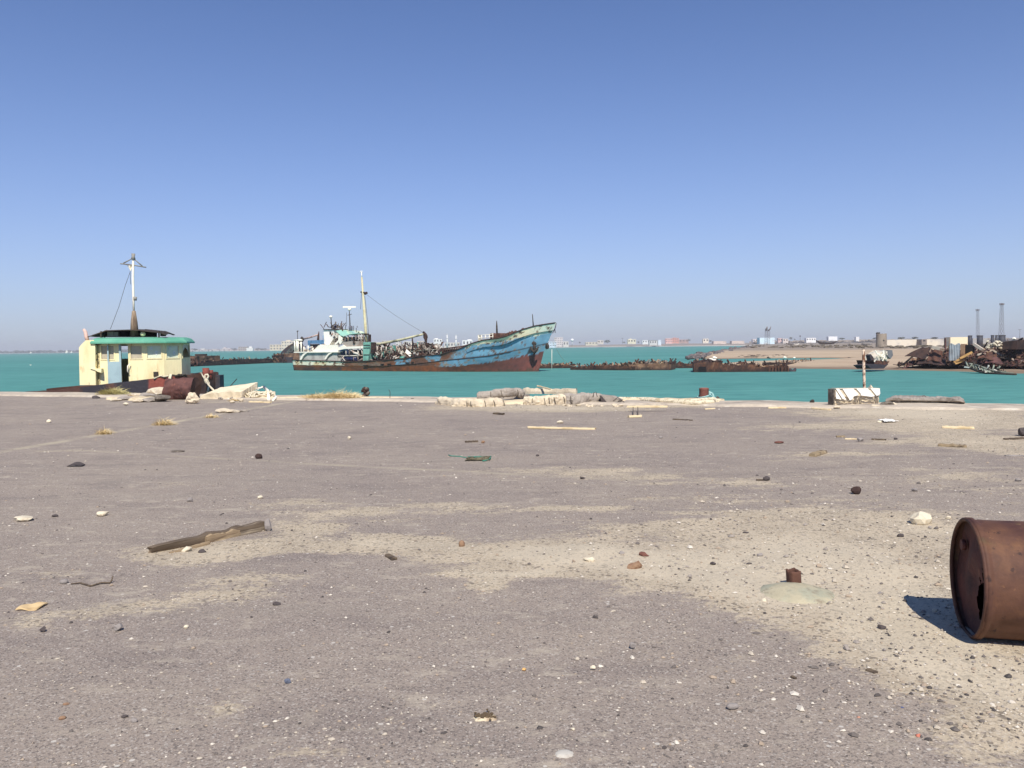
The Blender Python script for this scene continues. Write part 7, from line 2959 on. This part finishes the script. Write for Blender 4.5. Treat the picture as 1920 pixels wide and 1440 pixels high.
# heap of rope coils right of the slab
t = thing("rope_coils", "tangled heap of pale rope and hose right of the tilted slab", "rope", tuple(at(492, 749)))
r_ = random.Random(12)
mb = MB()
c = at(488, 747)
for k in range(9):
    pts = []
    cx, cy, rr_ = c.x + r_.uniform(-.35, .3), c.y + r_.uniform(-.2, .3), r_.uniform(.12, .3)
    for i in range(14):
        a_ = i * .55
        pts.append((cx + rr_ * 1.3 * math.cos(a_), cy + rr_ * math.sin(a_), .06 + .14 * r_.random() * (1 - abs(cx - c.x)) + .05 * math.sin(a_)))
    mb.tube(pts, .028, 6)
obj("coil", mb, m_rope, t)
mb = MB()
pts = [at(x, y) for x, y in ((484, 741), (495, 740), (503, 745), (504, 751))]
mb.tube([V((p.x, p.y, z)) for p, z in zip(pts, (.22, .26, .2, .03))], .045, 8)
pts = [at(x, y) for x, y in ((500, 746), (512, 745), (518, 749), (512, 752))]
mb.tube([V((p.x, p.y, z)) for p, z in zip(pts, (.08, .1, .06, .03))], .035, 8)
obj("white_hose", mb, m_white, t)
gpl(468, 755, 508, 756, 3, 3, m_palewood, "pale lath lying in front of the rope coils", name="lath", cat="lath", seed=41)
gpl(505, 746, 532, 749, 4, 3, m_conc, "flat pale strip of concrete right of the rope coils", name="concrete_strip", cat="concrete", seed=42)
# thin steel bar leaning up behind the slab, the tug's mooring rope
mb = MB()
mb.tube([atY(432, 724, 26.6), atY(444, 710.5, 27.0)], .014, 6)
single("steel_bar", "thin dark steel bar sticking up behind the tilted slab", "bar", mb, m_darkmetal)
mb = MB()
mb.tube([atY(377, 699, 31.5), atY(381, 706, 31), atY(386, 714, 30), atY(391, 722, 28.5), atY(402, 733, 26.6)], .03, 7)
lp = [atY(x, y, 30.4) for x, y in ((386, 714), (384, 707), (385, 702.5), (389, 702), (391, 705), (388, 711), (386.5, 716))]
mb.tube(lp, .035, 7)
mb.tube([atY(386, 712, 30.1), atY(388, 716, 29.8)], .075, 8)
single("mooring_rope", "pale mooring rope knotted at the tug's bow and running under the slab", "rope", mb, m_rope)
mb = MB()
mb.tube([atY(392, 717, 30.5), atY(391, 727, 30.3), atY(389, 737, 30.2)], .03, 7)
single("hanging_rope", "short pale rope end hanging at the tug's bow", "rope", mb, m_rope)

# ---- dead grass
def grass(px, py, wpx, hpx, n, m, label, name="dry_grass_tuft", seed=1, depth=None):
    r_ = random.Random(seed)
    c = at(px, py)
    k = c.y / FPX
    w_, h_ = wpx * k, hpx * k
    dp = depth or w_ * .5
    mb = MB()
    for _ in range(n):
        u, v = r_.gauss(0, .22), r_.gauss(0, .22)
        u, v = max(-.5, min(.5, u)), max(-.5, min(.5, v))
        b = V((c.x + u * w_, c.y + v * dp, 0))
        L_ = h_ * r_.uniform(.7, 1.9) * (1.15 - 1.4 * abs(u))
        d = V((r_.uniform(-1, 1) + u * 1.5, r_.uniform(-.9, .6), r_.uniform(.25, 1.0))).normalized()
        t_ = max(.003, .45 * k)
        sd = V((-d.y, d.x, .2)).normalized() * t_
        m1 = b + d * L_ * .6
        e = m1 + (d + V((d.x * .6, d.y * .6, -.75))).normalized() * L_ * .6
        e.z = max(e.z, .004)
        mb.add([b - sd, b + sd, m1 + sd * .8, m1 - sd * .8, e], [(0, 1, 2, 3), (3, 2, 4)])
    return single(name, label, "grass", mb, m, recalc=False)


grass(308, 797, 42, 11, 260, m_straw, "dry yellow grass tuft on the joint, largest and middle of the three", seed=2)
grass(196, 814, 30, 10, 200, m_straw, "dry yellow grass tuft on the joint, nearest the left edge", seed=3)
grass(396, 783, 30, 6, 150, m_straw, "thin pale grass tuft on the joint, farthest along it", seed=4)
grass(212, 742, 56, 12, 1500, m_greenstraw, "greenish mound of dead grass at the quay edge beside the tug", "grass_mound", seed=5, depth=.7)
for (x, w_, h_, sd, lab) in ((625, 92, 15, 6, None),):
    pass
mb_parts = []
t = thing("straw_mound", "long golden mound of dead grass on the quay edge beside the rusty coral stub", "grass", tuple(at(622, 748)))
for k, (x, y, w_, h_) in enumerate(((600, 749, 60, 11), (632, 749, 70, 15), (655, 749, 50, 13), (575, 748, 50, 7))):
    o_ = grass(x, y, w_, h_ * .9, 1100, m_straw, None, "grass_clump", seed=20 + k, depth=.8)
    for key in ("label", "category"):
        if key in o_:
            del o_[key]
    o_.parent = t
    o_.location = V(o_.location) - V(t.location)
grass(440, 752, 26, 5, 120, m_straw, "small dry grass wisp at the foot of the tilted slab", seed=9)

# ---- rusty stub of two corroded lumps, thin rod
t = thing("mooring_stub", "knobbly black and rust mooring stub standing on the quay edge left of centre", "bollard", tuple(at(686, 747)))
c = at(686, 747.5)
k = c.y / FPX
mb = MB()
mb.rock((c.x - 1 * k, c.y, -.02), (13 * k, .22, 13 * k), 5, 3, 6, .3)
mb.rock((c.x + 6 * k, c.y, -.02), (7 * k, .15, 7 * k), 9, 2, 6, .3)
obj("base", mb, m_stone_dark, t)
mb = MB()
mb.rock((c.x - 2 * k, c.y, 10 * k), (13 * k, .22, 13 * k), 6, 3, 6, .35)
mb.rock((c.x + 3 * k, c.y, 13 * k), (8 * k, .18, 9 * k), 7, 3, 6, .35)
obj("knob", mb, m_rustdark, t)
mb = MB()
mb.rock((c.x + 4 * k, c.y - .02, 6 * k), (9 * k, .18, 8 * k), 8, 2, 7, .3)
mb.rock((c.x + 1 * k, c.y - .04, 17 * k), (7 * k, .14, 5 * k), 11, 2, 7, .3)
obj("crust", mb, m_concdark, t)
mb = MB()
c = at(731, 750)
mb.tube([(c.x, c.y, -.02), (c.x + .01, c.y, .24), (c.x - .03, c.y, .30)], .009, 6)
single("steel_rod", "thin dark rod standing on the quay edge right of the knobbly stub", "rod", mb, m_darkmetal)
gpl(762, 751, 776, 751, 4, 3.5, m_darkwood, "short dark wood piece on the coping left of the broken piles", name="wood_chip", cat="wood", seed=51)

# ---- broken reinforced concrete piles
def pile(name, label, pts, r, m, seed, hoops, squash=1.0, rib=(.26, .26), sqr=.15, bars=None):
    """half round broken pile: core along pts with the ribs of its hoop bars standing proud"""
    pts = [V(p) for p in pts]
    root = thing(name, label, "concrete pile", (sum(p.x for p in pts) / len(pts), sum(p.y for p in pts) / len(pts), min(p.z for p in pts) - r * .6))
    n, ns_ = 110, 20
    path = []
    for i in range(n + 1):
        u = i / n * (len(pts) - 1)
        k = min(len(pts) - 2, int(u))
        path.append(pts[k].lerp(pts[k + 1], u - k))
    path = [(path[max(0, i - 2)] + path[max(0, i - 1)] + path[i] + path[min(n, i + 1)] + path[min(n, i + 2)]) / 5 for i in range(n + 1)]
    vs, fs = [], []
    for i, p in enumerate(path):
        d = (path[min(n, i + 1)] - path[max(0, i - 1)]).normalized()
        a = V((-d.y, d.x, 0)).normalized()
        b = d.cross(a)
        e = min(1, .45 + .14 * min(i, n - i) + .1 * math.sin(seed * 3 + i))
        for j in range(ns_):
            t_ = 2 * math.pi * j / ns_
            q_ = V((i * .11, math.cos(t_) * 1.4, math.sin(t_) * 1.4 + seed))
            rr_ = r * e * (1.02 + .26 * noise.noise(q_ * .55) + .16 * noise.noise(q_ * 1.7) + .06 * noise.noise(q_ * 5))
            c_, s_ = math.cos(t_), math.sin(t_)
            low_ = max(0, min(1, .45 + .75 * s_))
            rr_ *= 1 + lerp(rib[0], rib[1], i / n) * low_ * max(0, math.cos(2 * math.pi * i / n * hoops + 3.0 * noise.noise(V((i * .06, seed, 0))))) * (.55 + .8 * noise.noise(V((i * .13, seed, 7))))
            # squarish section
            sq = 1 / max(abs(c_), abs(s_)) ** sqr
            v = p + a * (c_ * rr_ * sq) - b * (s_ * rr_ * sq * squash)
            vs.append(v)
    for i in range(n):
        for j in range(ns_):
            fs.append((i * ns_ + j, i * ns_ + (j + 1) % ns_, (i + 1) * ns_ + (j + 1) % ns_, (i + 1) * ns_ + j))
    fs.append(tuple(range(ns_))[::-1])
    fs.append(tuple(n * ns_ + j for j in range(ns_)))
    mb = MB()
    mb.add(vs, fs)
    obj("core", mb, m, root)
    for k in range(hoops):
        if bars is not None and k not in bars:
            continue
        i = int((k + .5) / hoops * n)
        p = path[i]
        d = (path[min(n, i + 1)] - path[max(0, i - 1)]).normalized()
        a = V((-d.y, d.x, 0)).normalized()
        b = d.cross(a)
        mb = MB()
        hp = []
        for j in range(13):
            t_ = math.pi * (.80 + .62 * j / 12)
            rr_ = r * 1.13
            hp.append(p + a * (math.cos(t_) * rr_) + V((0, 0, math.sin(t_) * rr_ * squash)) + d * (.05 * j / 12 * (1 + .5 * math.sin(k * 2.3))))
        mb.tube(hp, .011, 5)
        obj("hoop_bar", mb, m_concdark, root)
    return root


def qp(px, py, z):
    """point on a level plane z"""
    return at(px, py, z)


pile("broken_pile", "long ribbed broken concrete pile lying nearest the camera at the central quay edge", [qp(822, 754, .05), qp(862, 757.5, .06), qp(900, 757.5, .075), qp(944, 756.5, .06)], .135, m_conc, 1, 15, rib=(.34, .05), sqr=.3, bars=(7, 8, 10, 12, 14))
pile("broken_pile", "grey arched broken pile resting on top behind the nearest ribbed pile", [qp(894, 743, .16), qp(925, 739, .22), qp(950, 735.5, .27), qp(970, 735.5, .25), qp(983, 741, .17)], .115, m_concgrey, 2, 11, rib=(.03, .02), sqr=.35, bars=(2, 4, 7))
pile("broken_pile", "ribbed broken pile right of the nearest one, with a flat light end", [qp(984, 753.5, .06), qp(1010, 753.5, .07), qp(1040, 751, .10), qp(1062, 750, .10)], .145, m_conc, 3, 10, rib=(.06, .12), sqr=.5, bars=(2, 4, 5, 6, 8))
pile("broken_pile", "smoother grey broken pile between the ribbed pile and the leaning wedge", [qp(1056, 750, .10), qp(1080, 749, .12), qp(1104, 748.5, .11), qp(1128, 748.5, .09)], .15, m_concgrey, 4, 6, rib=(.0, .0), sqr=.5, bars=(1,))
for (x0, y0, x1, y1, h, w_, m, lab) in ((942, 750, 990, 751, .17, .30, m_concgrey, "flat grey concrete block between the two ribbed piles"), (984, 741, 1082, 742, .16, .24, m_conc, "long pale concrete beam on the edge behind the piles"), (1040, 757.5, 1058, 753, .16, .2, m_conc, "light cubic concrete lump at the flat end of the ribbed pile")):
    plank("concrete_beam", lab, at(x0, y0), at(x1, y1), w_, h, m, 0.0 if y0 > 745 else .05, "concrete beam", int(x0), (1, 1))
p0 = at(1138, 757)
fq = Frame((p0.x, p0.y, 0), (1, -.3))
mb = fq.mb()
fq.prism(mb, [(1124, 741), (1148, 743.5), (1164, 750.5), (1158, 757.5), (1140, 759)], -.05, .35)
t = thing("concrete_wedge", "leaning broken concrete wedge with a dark end at the right of the piles", "concrete", tuple(p0))
obj("wedge", mb, m_concgrey, t)
mb = fq.mb()
fq.prism(mb, [(1124, 741.5), (1127, 742), (1141, 758.5), (1137, 758.5), (1128, 755)], -.09, -.052)
obj("dark_face", mb, m_stone_dark, t)
mb = fq.mb()
for (x, y) in ((1150, 752), (1156, 756)):
    a = fq.P(x, y, -.1)
    mb.tube([a, a + V((.12, -.05, .1)), a + V((.2, 0, .02))], .009, 5)
obj("rebar", mb, m_darkmetal, t)
plank("lath", "short pale lath sticking up on the beam behind the ribbed pile", at(1008, 741), at(1034, 744), .05, .035, m_palewood, .27, "lath", 61, lift=-.07)
mb = MB()
c = at(1112, 744, .25)
mb.tube([c, c + V((.02, 0, .10)), c + V((.07, 0, .12)), c + V((.1, 0, 0))], .008, 5)
single("lifting_loop", "small dark steel loop on the smoother grey pile", "loop", mb, m_darkmetal)
mb = MB()
r_ = random.Random(21)
for k in range(90):
    px = r_.uniform(830, 1165)
    p = at(px, r_.uniform(755, 764))
    s = r_.uniform(.02, .11)
    mb.rock((p.x, p.y, -.01), (s * 1.5, s, s * .6), 900 + k, 1)
props(obj("pile_crumbs", mb, m_conc), kind="stuff")

def drift(px0, px1, pyf, w_, h_, seed):
    vs, fs = [], []
    n = 70
    for i in range(n + 1):
        u = i / n
        px = lerp(px0, px1, u)
        c = at(px, pyf)
        e = math.sin(math.pi * u) ** .5
        e *= .75 + .5 * noise.noise(V((u * 9, seed, 0)))
        for j in range(9):
            v = j / 8
            z = .06 + h_ * e * math.sin(math.pi * v) ** 1.3 * (1 + .5 * noise.noise(V((u * 14, v * 3, seed)))) - (.07 if j in (0, 8) or i in (0, n) else 0)
            vs.append((c.x, c.y - w_ * e * .5 + w_ * e * v + .06 * noise.noise(V((u * 12, j, seed))), z))
    for i in range(n):
        for j in range(8):
            a_ = i * 9 + j
            fs.append((a_, a_ + 9, a_ + 10, a_ + 1))
    mb = MB()
    mb.add(vs, fs, True)
    structure("sand_drift", mb, m_driftsand, recalc=False)


m_driftsand = mat("drift_sand", C(222, 204, 170), [(C(196, 178, 148), 5, .48, .64)], bump=(40, .7, .01), var=.1, var_scale=24)
drift(815, 1000, 757, 1.0, .05, 1)
drift(960, 1175, 754.5, 1.2, .07, 2)
drift(1150, 1360, 752.5, .8, .035, 3)
drift(470, 760, 748.5, .8, .03, 4)
drift(200, 320, 749, 1.3, .04, 5)
# ---- heavy rope to the red bollard
def twisted(pts, r, turns, m, root, name, n=150, strands=3):
    pts = [V(p) for p in pts]
    path = []
    for i in range(n + 1):
        u = i / n * (len(pts) - 1)
        k = min(len(pts) - 2, int(u))
        f = u - k
        f = f * f * (3 - 2 * f)
        path.append(pts[k].lerp(pts[k + 1], f))
    mb = MB()
    for s in range(strands):
        q_ = []
        for i, p in enumerate(path):
            d = (path[min(n, i + 1)] - path[max(0, i - 1)]).normalized()
            a = V((-d.y, d.x, 0)).normalized()
            b = d.cross(a)
            t_ = 2 * math.pi * (turns * i / n + s / strands)
            q_.append(p + a * math.cos(t_) * r * .55 + b * math.sin(t_) * r * .55)
        mb.tube(q_, r * .6, 7)
    obj(name, mb, m, root)


t = thing("heavy_rope", "thick pale twisted rope lying along the quay edge to the red bollard", "rope", tuple(at(1240, 752)))
twisted([qp(1160, 748, .06), qp(1200, 748.5, .06), qp(1222, 749, .09), qp(1250, 753, .07), qp(1280, 755.5, .06), qp(1310, 755.5, .07), qp(1336, 753.5, .07)], .055, 26, m_rope, t, "strands")
twisted([qp(1205, 750.5, .06), qp(1232, 750.5, .10), qp(1262, 751.5, .10), qp(1290, 753.5, .09), qp(1318, 750, .10), qp(1338, 748.5, .08), qp(1345, 752, .06)], .05, 22, m_rope, t, "strands")
bc = at(1320, 750.5)
k = bc.y / FPX
t = thing("red_bollard", "short red rusty bollard with teal rope and debris round its base", "bollard", (bc.x, bc.y, 0))
mb = MB()
hb_ = 23 * k
mb.tube([(bc.x, bc.y, -.05), (bc.x, bc.y, .03), (bc.x, bc.y, hb_ - .05), (bc.x, bc.y, hb_ - .02), (bc.x, bc.y, hb_)], [.15, .13, .125, .135, .115], 24)
obj("post", mb, m_bollard, t)
mb = MB()
mb.tube([(bc.x, bc.y, hb_ - .012), (bc.x, bc.y, hb_ + .004)], .105, 24)
obj("cap", mb, mat("bollard_cap", C(170, 104, 88), [(C(132, 82, 70), 9, .5, .64)], var=.2), t)
mb = MB()
for (r0, z0) in ((.16, .10), (.17, .13)):
    mb.tube([V((bc.x + r0 * math.cos(a_ * .3), bc.y + r0 * math.sin(a_ * .3), z0 + .05 * math.sin(a_ * .3 + 1.2))) for a_ in range(22)], .016, 6)
for dx, dz in ((.22, .0), (.27, -.02), (.30, .01)):
    mb.tube([(bc.x + .10, bc.y - .10, .2), (bc.x + .17, bc.y - .14, .13), (bc.x + dx, bc.y - .16, .04 + dz)], .014, 6)
mb.tube([(bc.x + .12, bc.y, .22), (bc.x + .22, bc.y, .18), (bc.x + .27, bc.y - .05, .03)], .03, 6)
obj("teal_rope", mb, m_tealrope, t)
mb = MB()
r_ = random.Random(31)
for k2 in range(30):
    a_ = r_.uniform(0, 6.28)
    mb.rock((bc.x + r_.uniform(.14, .42) * math.cos(a_), bc.y + r_.uniform(.12, .34) * math.sin(a_), -.01), (r_.uniform(.05, .14), .08, r_.uniform(.04, .12)), 950 + k2, 1)
props(obj("base_debris", mb, m_concdark, t), kind="stuff")
stone(1523, 757.5, 9, 8, m_darkmetal, "small black stump on the quay edge left of the striped block", name="bollard_stump", cat="bollard", seed=4, planes=3)

# ---- broken concrete block with painted white skin, behind it a rusty pole
c0, c1 = at(1566, 763), at(1650, 760.5)
t = thing("concrete_block", "broken white plastered concrete block with dark diagonal stripes on the quay edge", "concrete block", ((c0.x + c1.x) / 2, (c0.y + c1.y) / 2, 0))
BF = Frame((c0.x, c0.y, 0), c1 - c0)
mb = BF.mb()
Lb = (c1 - c0).length
hbk = BF.P(1600, 728.5, 0).z
nx_, nz_ = 40, 18
dpb = .20


def bface(u, v):
    x = u * Lb
    z = v * hbk
    j_ = .028 * noise.noise(V((x * 7, z * 9, 3))) + .02 * noise.noise(V((x * 17, z * 19, 8)))
    return (x, .012 + (j_ + .035 if v < .56 else j_ * .2), z - .02)


vs, fs = [], []
for i in range(nx_ + 1):
    for j in range(nz_ + 1):
        vs.append(bface(i / nx_, j / nz_))
for i in range(nx_):
    for j in range(nz_):
        a_ = i * (nz_ + 1) + j
        fs.append((a_, a_ + nz_ + 1, a_ + nz_ + 2, a_ + 1))
o_ = len(vs)
for i in range(nx_ + 1):
    vs.append((i / nx_ * Lb, dpb, hbk - .02 + .015 * noise.noise(V((i * .4, 2, 2)))))
    vs.append((i / nx_ * Lb, dpb, -.02))
for i in range(nx_):
    fs.append((i * (nz_ + 1) + nz_, (i + 1) * (nz_ + 1) + nz_, o_ + 2 * (i + 1), o_ + 2 * i))
    fs.append((o_ + 2 * i, o_ + 2 * i + 2, o_ + 2 * i + 3, o_ + 2 * i + 1))
fs.append(tuple(range(nz_ + 1)) + (o_, o_ + 1))
fs.append(tuple(nx_ * (nz_ + 1) + j for j in range(nz_, -1, -1)) + (o_ + 2 * nx_ + 1, o_ + 2 * nx_))
mb.add(vs, fs)
obj("core", mb, m_conc, t)
# left end: its shade is put into a darker concrete colour
mb = BF.mb()
mb.box((-.035, .015, -.01), (-.004, dpb + .04, hbk - .005))
obj("end_face", mb, m_concdark, t)
# white skin in panels, bare diagonal bands between them
for k, pts in enumerate(([(1567.5, 729), (1573.5, 729), (1587, 749.5), (1580, 748)], [(1567.5, 733), (1575, 744.5), (1578, 748.5), (1568, 747.5)], [(1580, 729), (1600, 728.5), (1609.5, 738.5), (1609, 741), (1601, 743), (1598, 748.5), (1593.5, 750.5), (1592, 747.5)],
                        [(1605.5, 728.5), (1627, 728.2), (1640, 743), (1634, 744), (1614.5, 741.5), (1614, 738)], [(1632.5, 728.2), (1649.5, 728.5), (1650.5, 738), (1648, 741), (1643.5, 742)])):
    mb = BF.mb()
    BF.prism(mb, pts, -.012, .004)
    obj("plaster_skin", mb, m_plaster, t)
mb = BF.mb()
BF.prism(mb, [(1567, 728.3), (1650, 727.8), (1650, 728.8), (1567, 729.4)], -.01, dpb)
obj("top_skin", mb, mat("top_plaster", C(214, 202, 180), [(C(180, 166, 144), 6, .5, .64)], bump=(20, .6, .01)), t)
for x in (1603.5, 1606.5, 1611.5, 1614, 1641.5, 1645.5):
    mb = BF.mb()
    BF.tube(mb, [(x, 743 if x < 1620 else 742, -.004), (x + .4, 752, -.012), (x, 761.5, .0)], .011, 6)
    obj("rebar", mb, m_concdark, t)
mb = BF.mb()
for (x0, y0, x1, y1) in ((1569, 750, 1603, 752), (1569, 757.5, 1602, 759.5), (1616, 748, 1640, 750)):
    BF.tube(mb, [(x0, y0, .0), ((x0 + x1) / 2, (y0 + y1) / 2 + 1, -.015), (x1, y1, .0)], .013, 6)
    obj("cross_bar", mb, m_concdark, t)
    mb = BF.mb()
stone(1633, 742, 16, 19, m_conc, "pale concrete lump lying on the far edge behind the striped block", name="concrete_chunk", cat="rubble", seed=9)
for (x, y, w_, h_, lab) in ((1569, 766, 12, 5, "small pale crumb at the striped block's left foot"), (1642, 765, 16, 6, "pale crumb at the striped block's right foot"), (1663, 762, 24, 9, "dark broken lump between the striped block and the long slab"), (1676, 762, 14, 7, "pale small lump at the long slab's left end")):
    stone(x, y, w_, h_, m_concdark if "dark" in lab else m_conc, lab, name="concrete_chunk", cat="rubble")
pb, pt = atY(1621.6, 746, 20.2), atY(1618.8, 655, 20.2)
t = thing("rusty_pole", "tall rusty pole with flaking white paint standing behind the striped block", "pole", (pb.x, pb.y, 0))
mb = MB()
n = 30
mb.tube([(lerp(pb.x, pt.x, i / n), pb.y, lerp(-.05, pt.z, i / n)) for i in range(n + 1)], [.034 * (1 + .05 * math.sin(i * 1.9)) for i in range(n + 1)], 14)
obj("shaft", mb, mat("pole_flaking", C(128, 88, 66), [(C(92, 64, 52), 5, .5, .64), (C(226, 204, 180), 6, .48, .54)], rough=.8, bump=(40, .7, .006), var=.2, var_scale=20), t)
mb = MB()
mb.tube([(pt.x, pb.y, pt.z), (pt.x, pb.y, pt.z + .012)], .037, 14)
obj("pole_cap", mb, m_rustdark, t)

# ---- long slab at the right
s0, s1 = at(1660, 759), at(1808, 762)
t = thing("long_slab", "long low broken concrete slab with a wire loop, right of the striped block", "slab", ((s0.x + s1.x) / 2, (s0.y + s1.y) / 2, 0))
SB = Frame((s0.x, s0.y, 0), s1 - s0)
Ls = (s1 - s0).length
mb = SB.mb()
nx_ = 70
vs, fs = [], []
for i in range(nx_ + 1):
    u = i / nx_
    hh = .19 * (1 - .35 * max(0, (.12 - u) / .12) ** 2) * (1 - .25 * max(0, (u - .94) / .06))
    for (y, zf) in ((.13, 0), (.09, .28), (.13, .48), (.02, .60), (.0, .70), (.0, .95), (.03, 1.0), (.55, 1.05), (.56, 0)):
        j_ = .09 * noise.noise(V((u * 9, zf * 4, 3))) + .05 * noise.noise(V((u * 37, zf * 9, 8)))
        vs.append((u * Ls + (.06 * noise.noise(V((zf * 5, y * 9, 2))) if i in (0, nx_) else 0), y + (j_ if zf < .58 else j_ * .22 if zf < .99 else 0), zf * hh + (.035 * noise.noise(V((u * 7, y * 3, 1))) + .018 * noise.noise(V((u * 31, y * 5, 1))) if zf > .9 else 0) - .01))
for i in range(nx_):
    for j in range(8):
        a_ = i * 9 + j
        fs.append((a_, a_ + 9, a_ + 10, a_ + 1))
fs.append(tuple(range(9)))
fs.append(tuple(nx_ * 9 + j for j in range(8, -1, -1)))
mb.add(vs, fs)
obj("slab", mb, m_concgrey, t)
mb = SB.mb()
a_ = SB.P(1728, 748, .3)
mb.tube([a_, a_ + V((.02, 0, .07)), a_ + V((.06, 0, .085)), a_ + V((.09, 0, .05)), a_ + V((.11, 0, -.02))], .006, 5)
obj("wire_loop", mb, m_darkmetal, t)

# ---- loose gravel over the whole deck: grit nobody could count
r_ = random.Random(77)
gp = [C(214, 204, 188), C(190, 178, 160), C(156, 146, 136), C(112, 104, 98), C(84, 78, 75), C(170, 152, 132)]
mb = MB()
mb.colr = []
ov, of = ico(1)


def grit(p, s, flat, ci):
    a_ = r_.uniform(0, 6.28)
    ca, sa = math.cos(a_), math.sin(a_)
    sx_, sy_, sz_ = s * r_.uniform(.7, 1.3), s * r_.uniform(.6, 1.1), s * flat
    o3 = r_.uniform(0, 99)
    out = []
    for q_ in LOW:
        f = 1 + r_.uniform(-.28, .28)
        x, y, z = q_[0] * sx_ * f, q_[1] * sy_ * f, q_[2] * sz_ * f
        out.append((p.x + x * ca - y * sa, p.y + x * sa + y * ca, p.z + z + sz_ * .35))
    mb.add(out, LOWF)
    mb.colr += [gp[ci]] * len(out)


LOW = [(1, 0, 0), (.3, .95, 0), (-.8, .6, 0), (-.8, -.6, 0), (.3, -.95, 0), (.35, .25, .9), (-.4, .1, 1), (.1, -.4, .85)]
LOWF = [(0, 1, 5), (1, 2, 6), (1, 6, 5), (2, 3, 6), (3, 4, 7), (3, 7, 6), (4, 0, 7), (0, 5, 7), (5, 6, 7), (4, 3, 2, 1, 0)]
cnt = 0
while cnt < 19000:
    d = 2.4 * (24 / 2.4) ** (r_.random() ** 1.25)
    kx = r_.uniform(-.66, .66)
    x, y = kx * d, d
    if y > edgeY(x) - .3:
        continue
    s0_ = sand_at(x, y)
    right = max(0, min(1, (x - .4) / 1.6)) if 3 < y < 9 else 0
    dens = .22 + .5 * min(1, s0_) + .6 * right * min(1, s0_)
    dens *= .55 + .9 * max(0, noise.noise(V((x * 1.3, y * 1.3, 6))) + .35)
    if r_.random() > dens:
        continue
    s = min(.0105, math.exp(r_.gauss(math.log(.0030), .50))) * (1 + d / 13)
    if right and r_.random() < .22:
        s *= 1.7
    ci = r_.choices(range(6), (3, 4, 4, 3, 2, 3))[0]
    z0_ = 0.010 * noise.noise(V((x * 0.9, y * 0.9, 3.1))) + 0.016 * min(s0_, 1.2) * (0.6 + noise.noise(V((x * 2.3, y * 2.3, 9))))
    grit(V((x, y, z0_)), s, r_.uniform(.35, .7), ci)
    cnt += 1
m_grit = mat("loose_grit", C(160, 150, 140), attr="paint", rough=.9, var=.15, var_scale=60)
props(obj("loose_gravel", mb, m_grit, base=(0, 0, 0)), kind="stuff")
